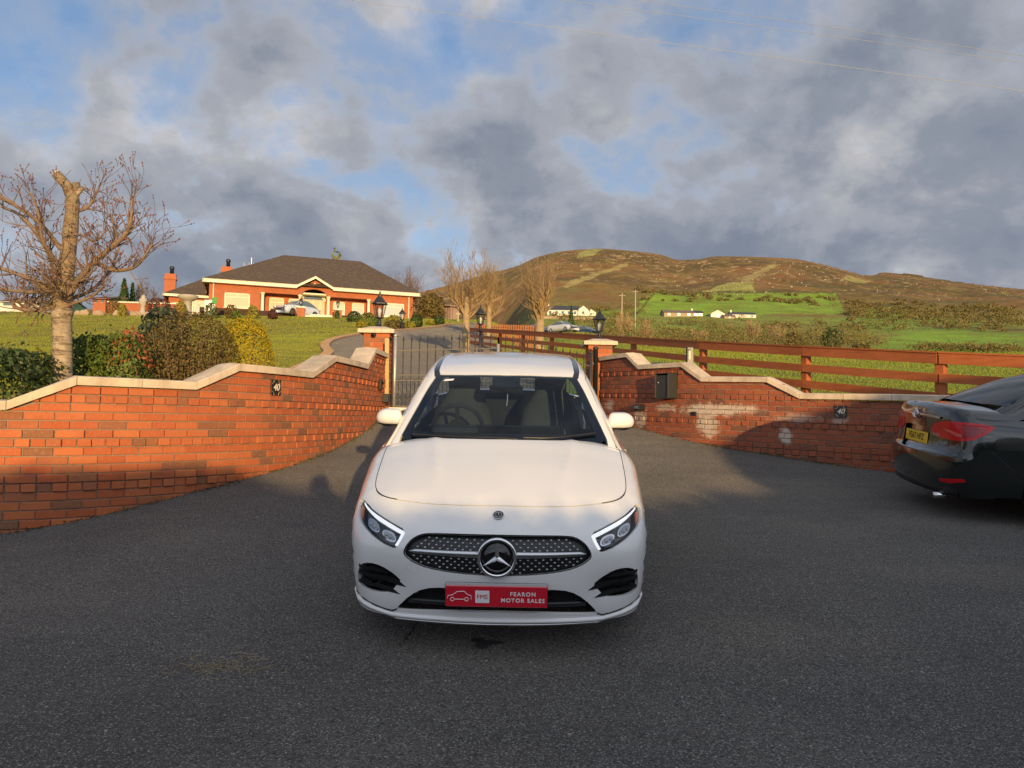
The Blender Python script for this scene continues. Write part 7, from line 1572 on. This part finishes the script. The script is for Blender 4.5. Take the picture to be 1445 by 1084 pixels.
def build_person():
    x0,y0=.03,-.50; g=Tz(x0,y0)+.04; root=thing('person','person in a dark jacket raising a phone with both hands, behind the viewer','person',(x0,y0,g)); H=1.0
    V=[(0,0,.96),(0,-.01,1.12),(0,-.01,1.28),(0,-.01,1.42),(0,.005,1.50),(0,.03,1.57),(0,.045,1.66),(0,.04,1.745)]; E=[(i,i+1) for i in range(7)]; Rr=[(.15,.11),(.145,.105),(.165,.11),(.15,.10),.062,(.066,.078),(.078,.098),(.06,.07)]
    def chain(pts,rs,start):
        p=start
        for q,r in zip(pts,rs): V.append(q); Rr.append(r); E.append((p,len(V)-1)); p=len(V)-1
        return p
    for s in (1,-1):
        chain([(s*.10,0,.90),(s*.115,.01,.50),(s*.125,-.02,.09),(s*.13,.10,.045)],[.095,.062,.042,.04],0)
        w=chain([(s*.17,-.01,1.43),(s*.25,.10,1.22),(s*.13,.33,1.47),(s*.105,.37,1.52)],[.062,.046,.030,.028],3)
        base=V[w]
        for k,(dx,dz,ln) in enumerate(((-.012,.030,.070),(-.004,.034,.078),(.004,.026,.074),(.012,.012,.060))):
            a=(base[0]-s*.012,base[1]+.020,base[2]+dz*.7-.004*k); b=(a[0]-s*ln*.45,a[1]+.030,a[2]+.012-.010*k); c=(b[0]-s*ln*.35,b[1]-.004,b[2]+.002)
            chain([a,b,c],[.011,.009,.008],w)
        a=(base[0]-s*.022,base[1]-.008,base[2]+.01); chain([a,(a[0]-s*.03,a[1]+.006,a[2]+.02)],[.012,.009],w)
    body=skin_mesh('body',V,E,Rr,MATS['skin'],root)
    J=[(0,0,.90),(0,-.01,1.12),(0,-.01,1.30),(0,-.01,1.44)]; JE=[(0,1),(1,2),(2,3)]; JR=[(.185,.14),(.175,.135),(.20,.14),(.17,.115)]
    for s in (1,-1):
        n=len(J); J+=[(s*.18,-.01,1.43),(s*.25,.10,1.22),(s*.145,.30,1.44)]; JE+=[(3,n),(n,n+1),(n+1,n+2)]; JR+=[.082,.066,.046]
    skin_mesh('jacket',J,JE,JR,MATS['jacket_navy'],root)
    J=[(0,0,.95)]; JE=[]; JR=[(.165,.125)]
    for s in (1,-1):
        n=len(J); J+=[(s*.10,0,.86),(s*.115,.01,.50),(s*.125,-.02,.11)]; JE+=[(0,n),(n,n+1),(n+1,n+2)]; JR+=[.112,.082,.066]
        MB().box((s*.13,.06,.045),(.095,.28,.09),None,.03).build('shoe',MATS['shoe'],root)
    skin_mesh('trousers',J,JE,JR,MATS['jeans'],root)
    bm=bmesh.new(); bmesh.ops.create_icosphere(bm,subdivisions=3,radius=1); VV=[(v.co.x*.092,.022+v.co.y*.112,1.70+v.co.z*.105) for v in bm.verts]; FF=[tuple(v.index for v in f.verts) for f in bm.faces if f.calc_center_median().z>.05 or f.calc_center_median().y<-.15]; bm.free(); obj('hair',VV,FF,MATS['hair_dark'],root,True)
    for s in (1,-1): MB().lathe([(.001,-.012),(.011,-.006),(.012,.004),(.001,.012)],(s*.032,.135,1.665),10).build('eye',MATS['eye_white'],root,True); MB().lathe([(.010,-.03),(.018,-.01),(.016,.02),(.004,.03)],(s*.088,.035,1.655),8).build('ear',MATS['skin'],root,True)
    MB().lathe([(.012,-.02),(.014,-.012),(.006,.02),(.002,.03)],(0,.150,1.635),8).build('nose',MATS['skin'],root,True); MB().box((0,.132,1.603),(.045,.012,.010),None,.003).build('mouth',MATS['lamp_darkred'],root)
    ph=thing('phone','black phone held up in both hands of the photographer','phone',(x0-.03,-.10,1.565)); MB().box((0,0,.03),(.155,.009,.075),None,.003).build('case',MATS['gloss_trim'],ph); MB().box((0,-.006,.03),(.145,.003,.066)).build('screen',MATS['lens_glass'],ph)
import time as _tm
_t0=_tm.time()
def _run(*fs):
    for f in fs:
        f(); print('BUILD',f.__name__,round(_tm.time()-_t0,1))
_run(build_ground,build_paving,build_walls,build_entrance,build_fence,build_hedge,build_house,build_plants,build_grass,build_scrub,build_far,build_hatchback,build_saloon,build_details,build_person)
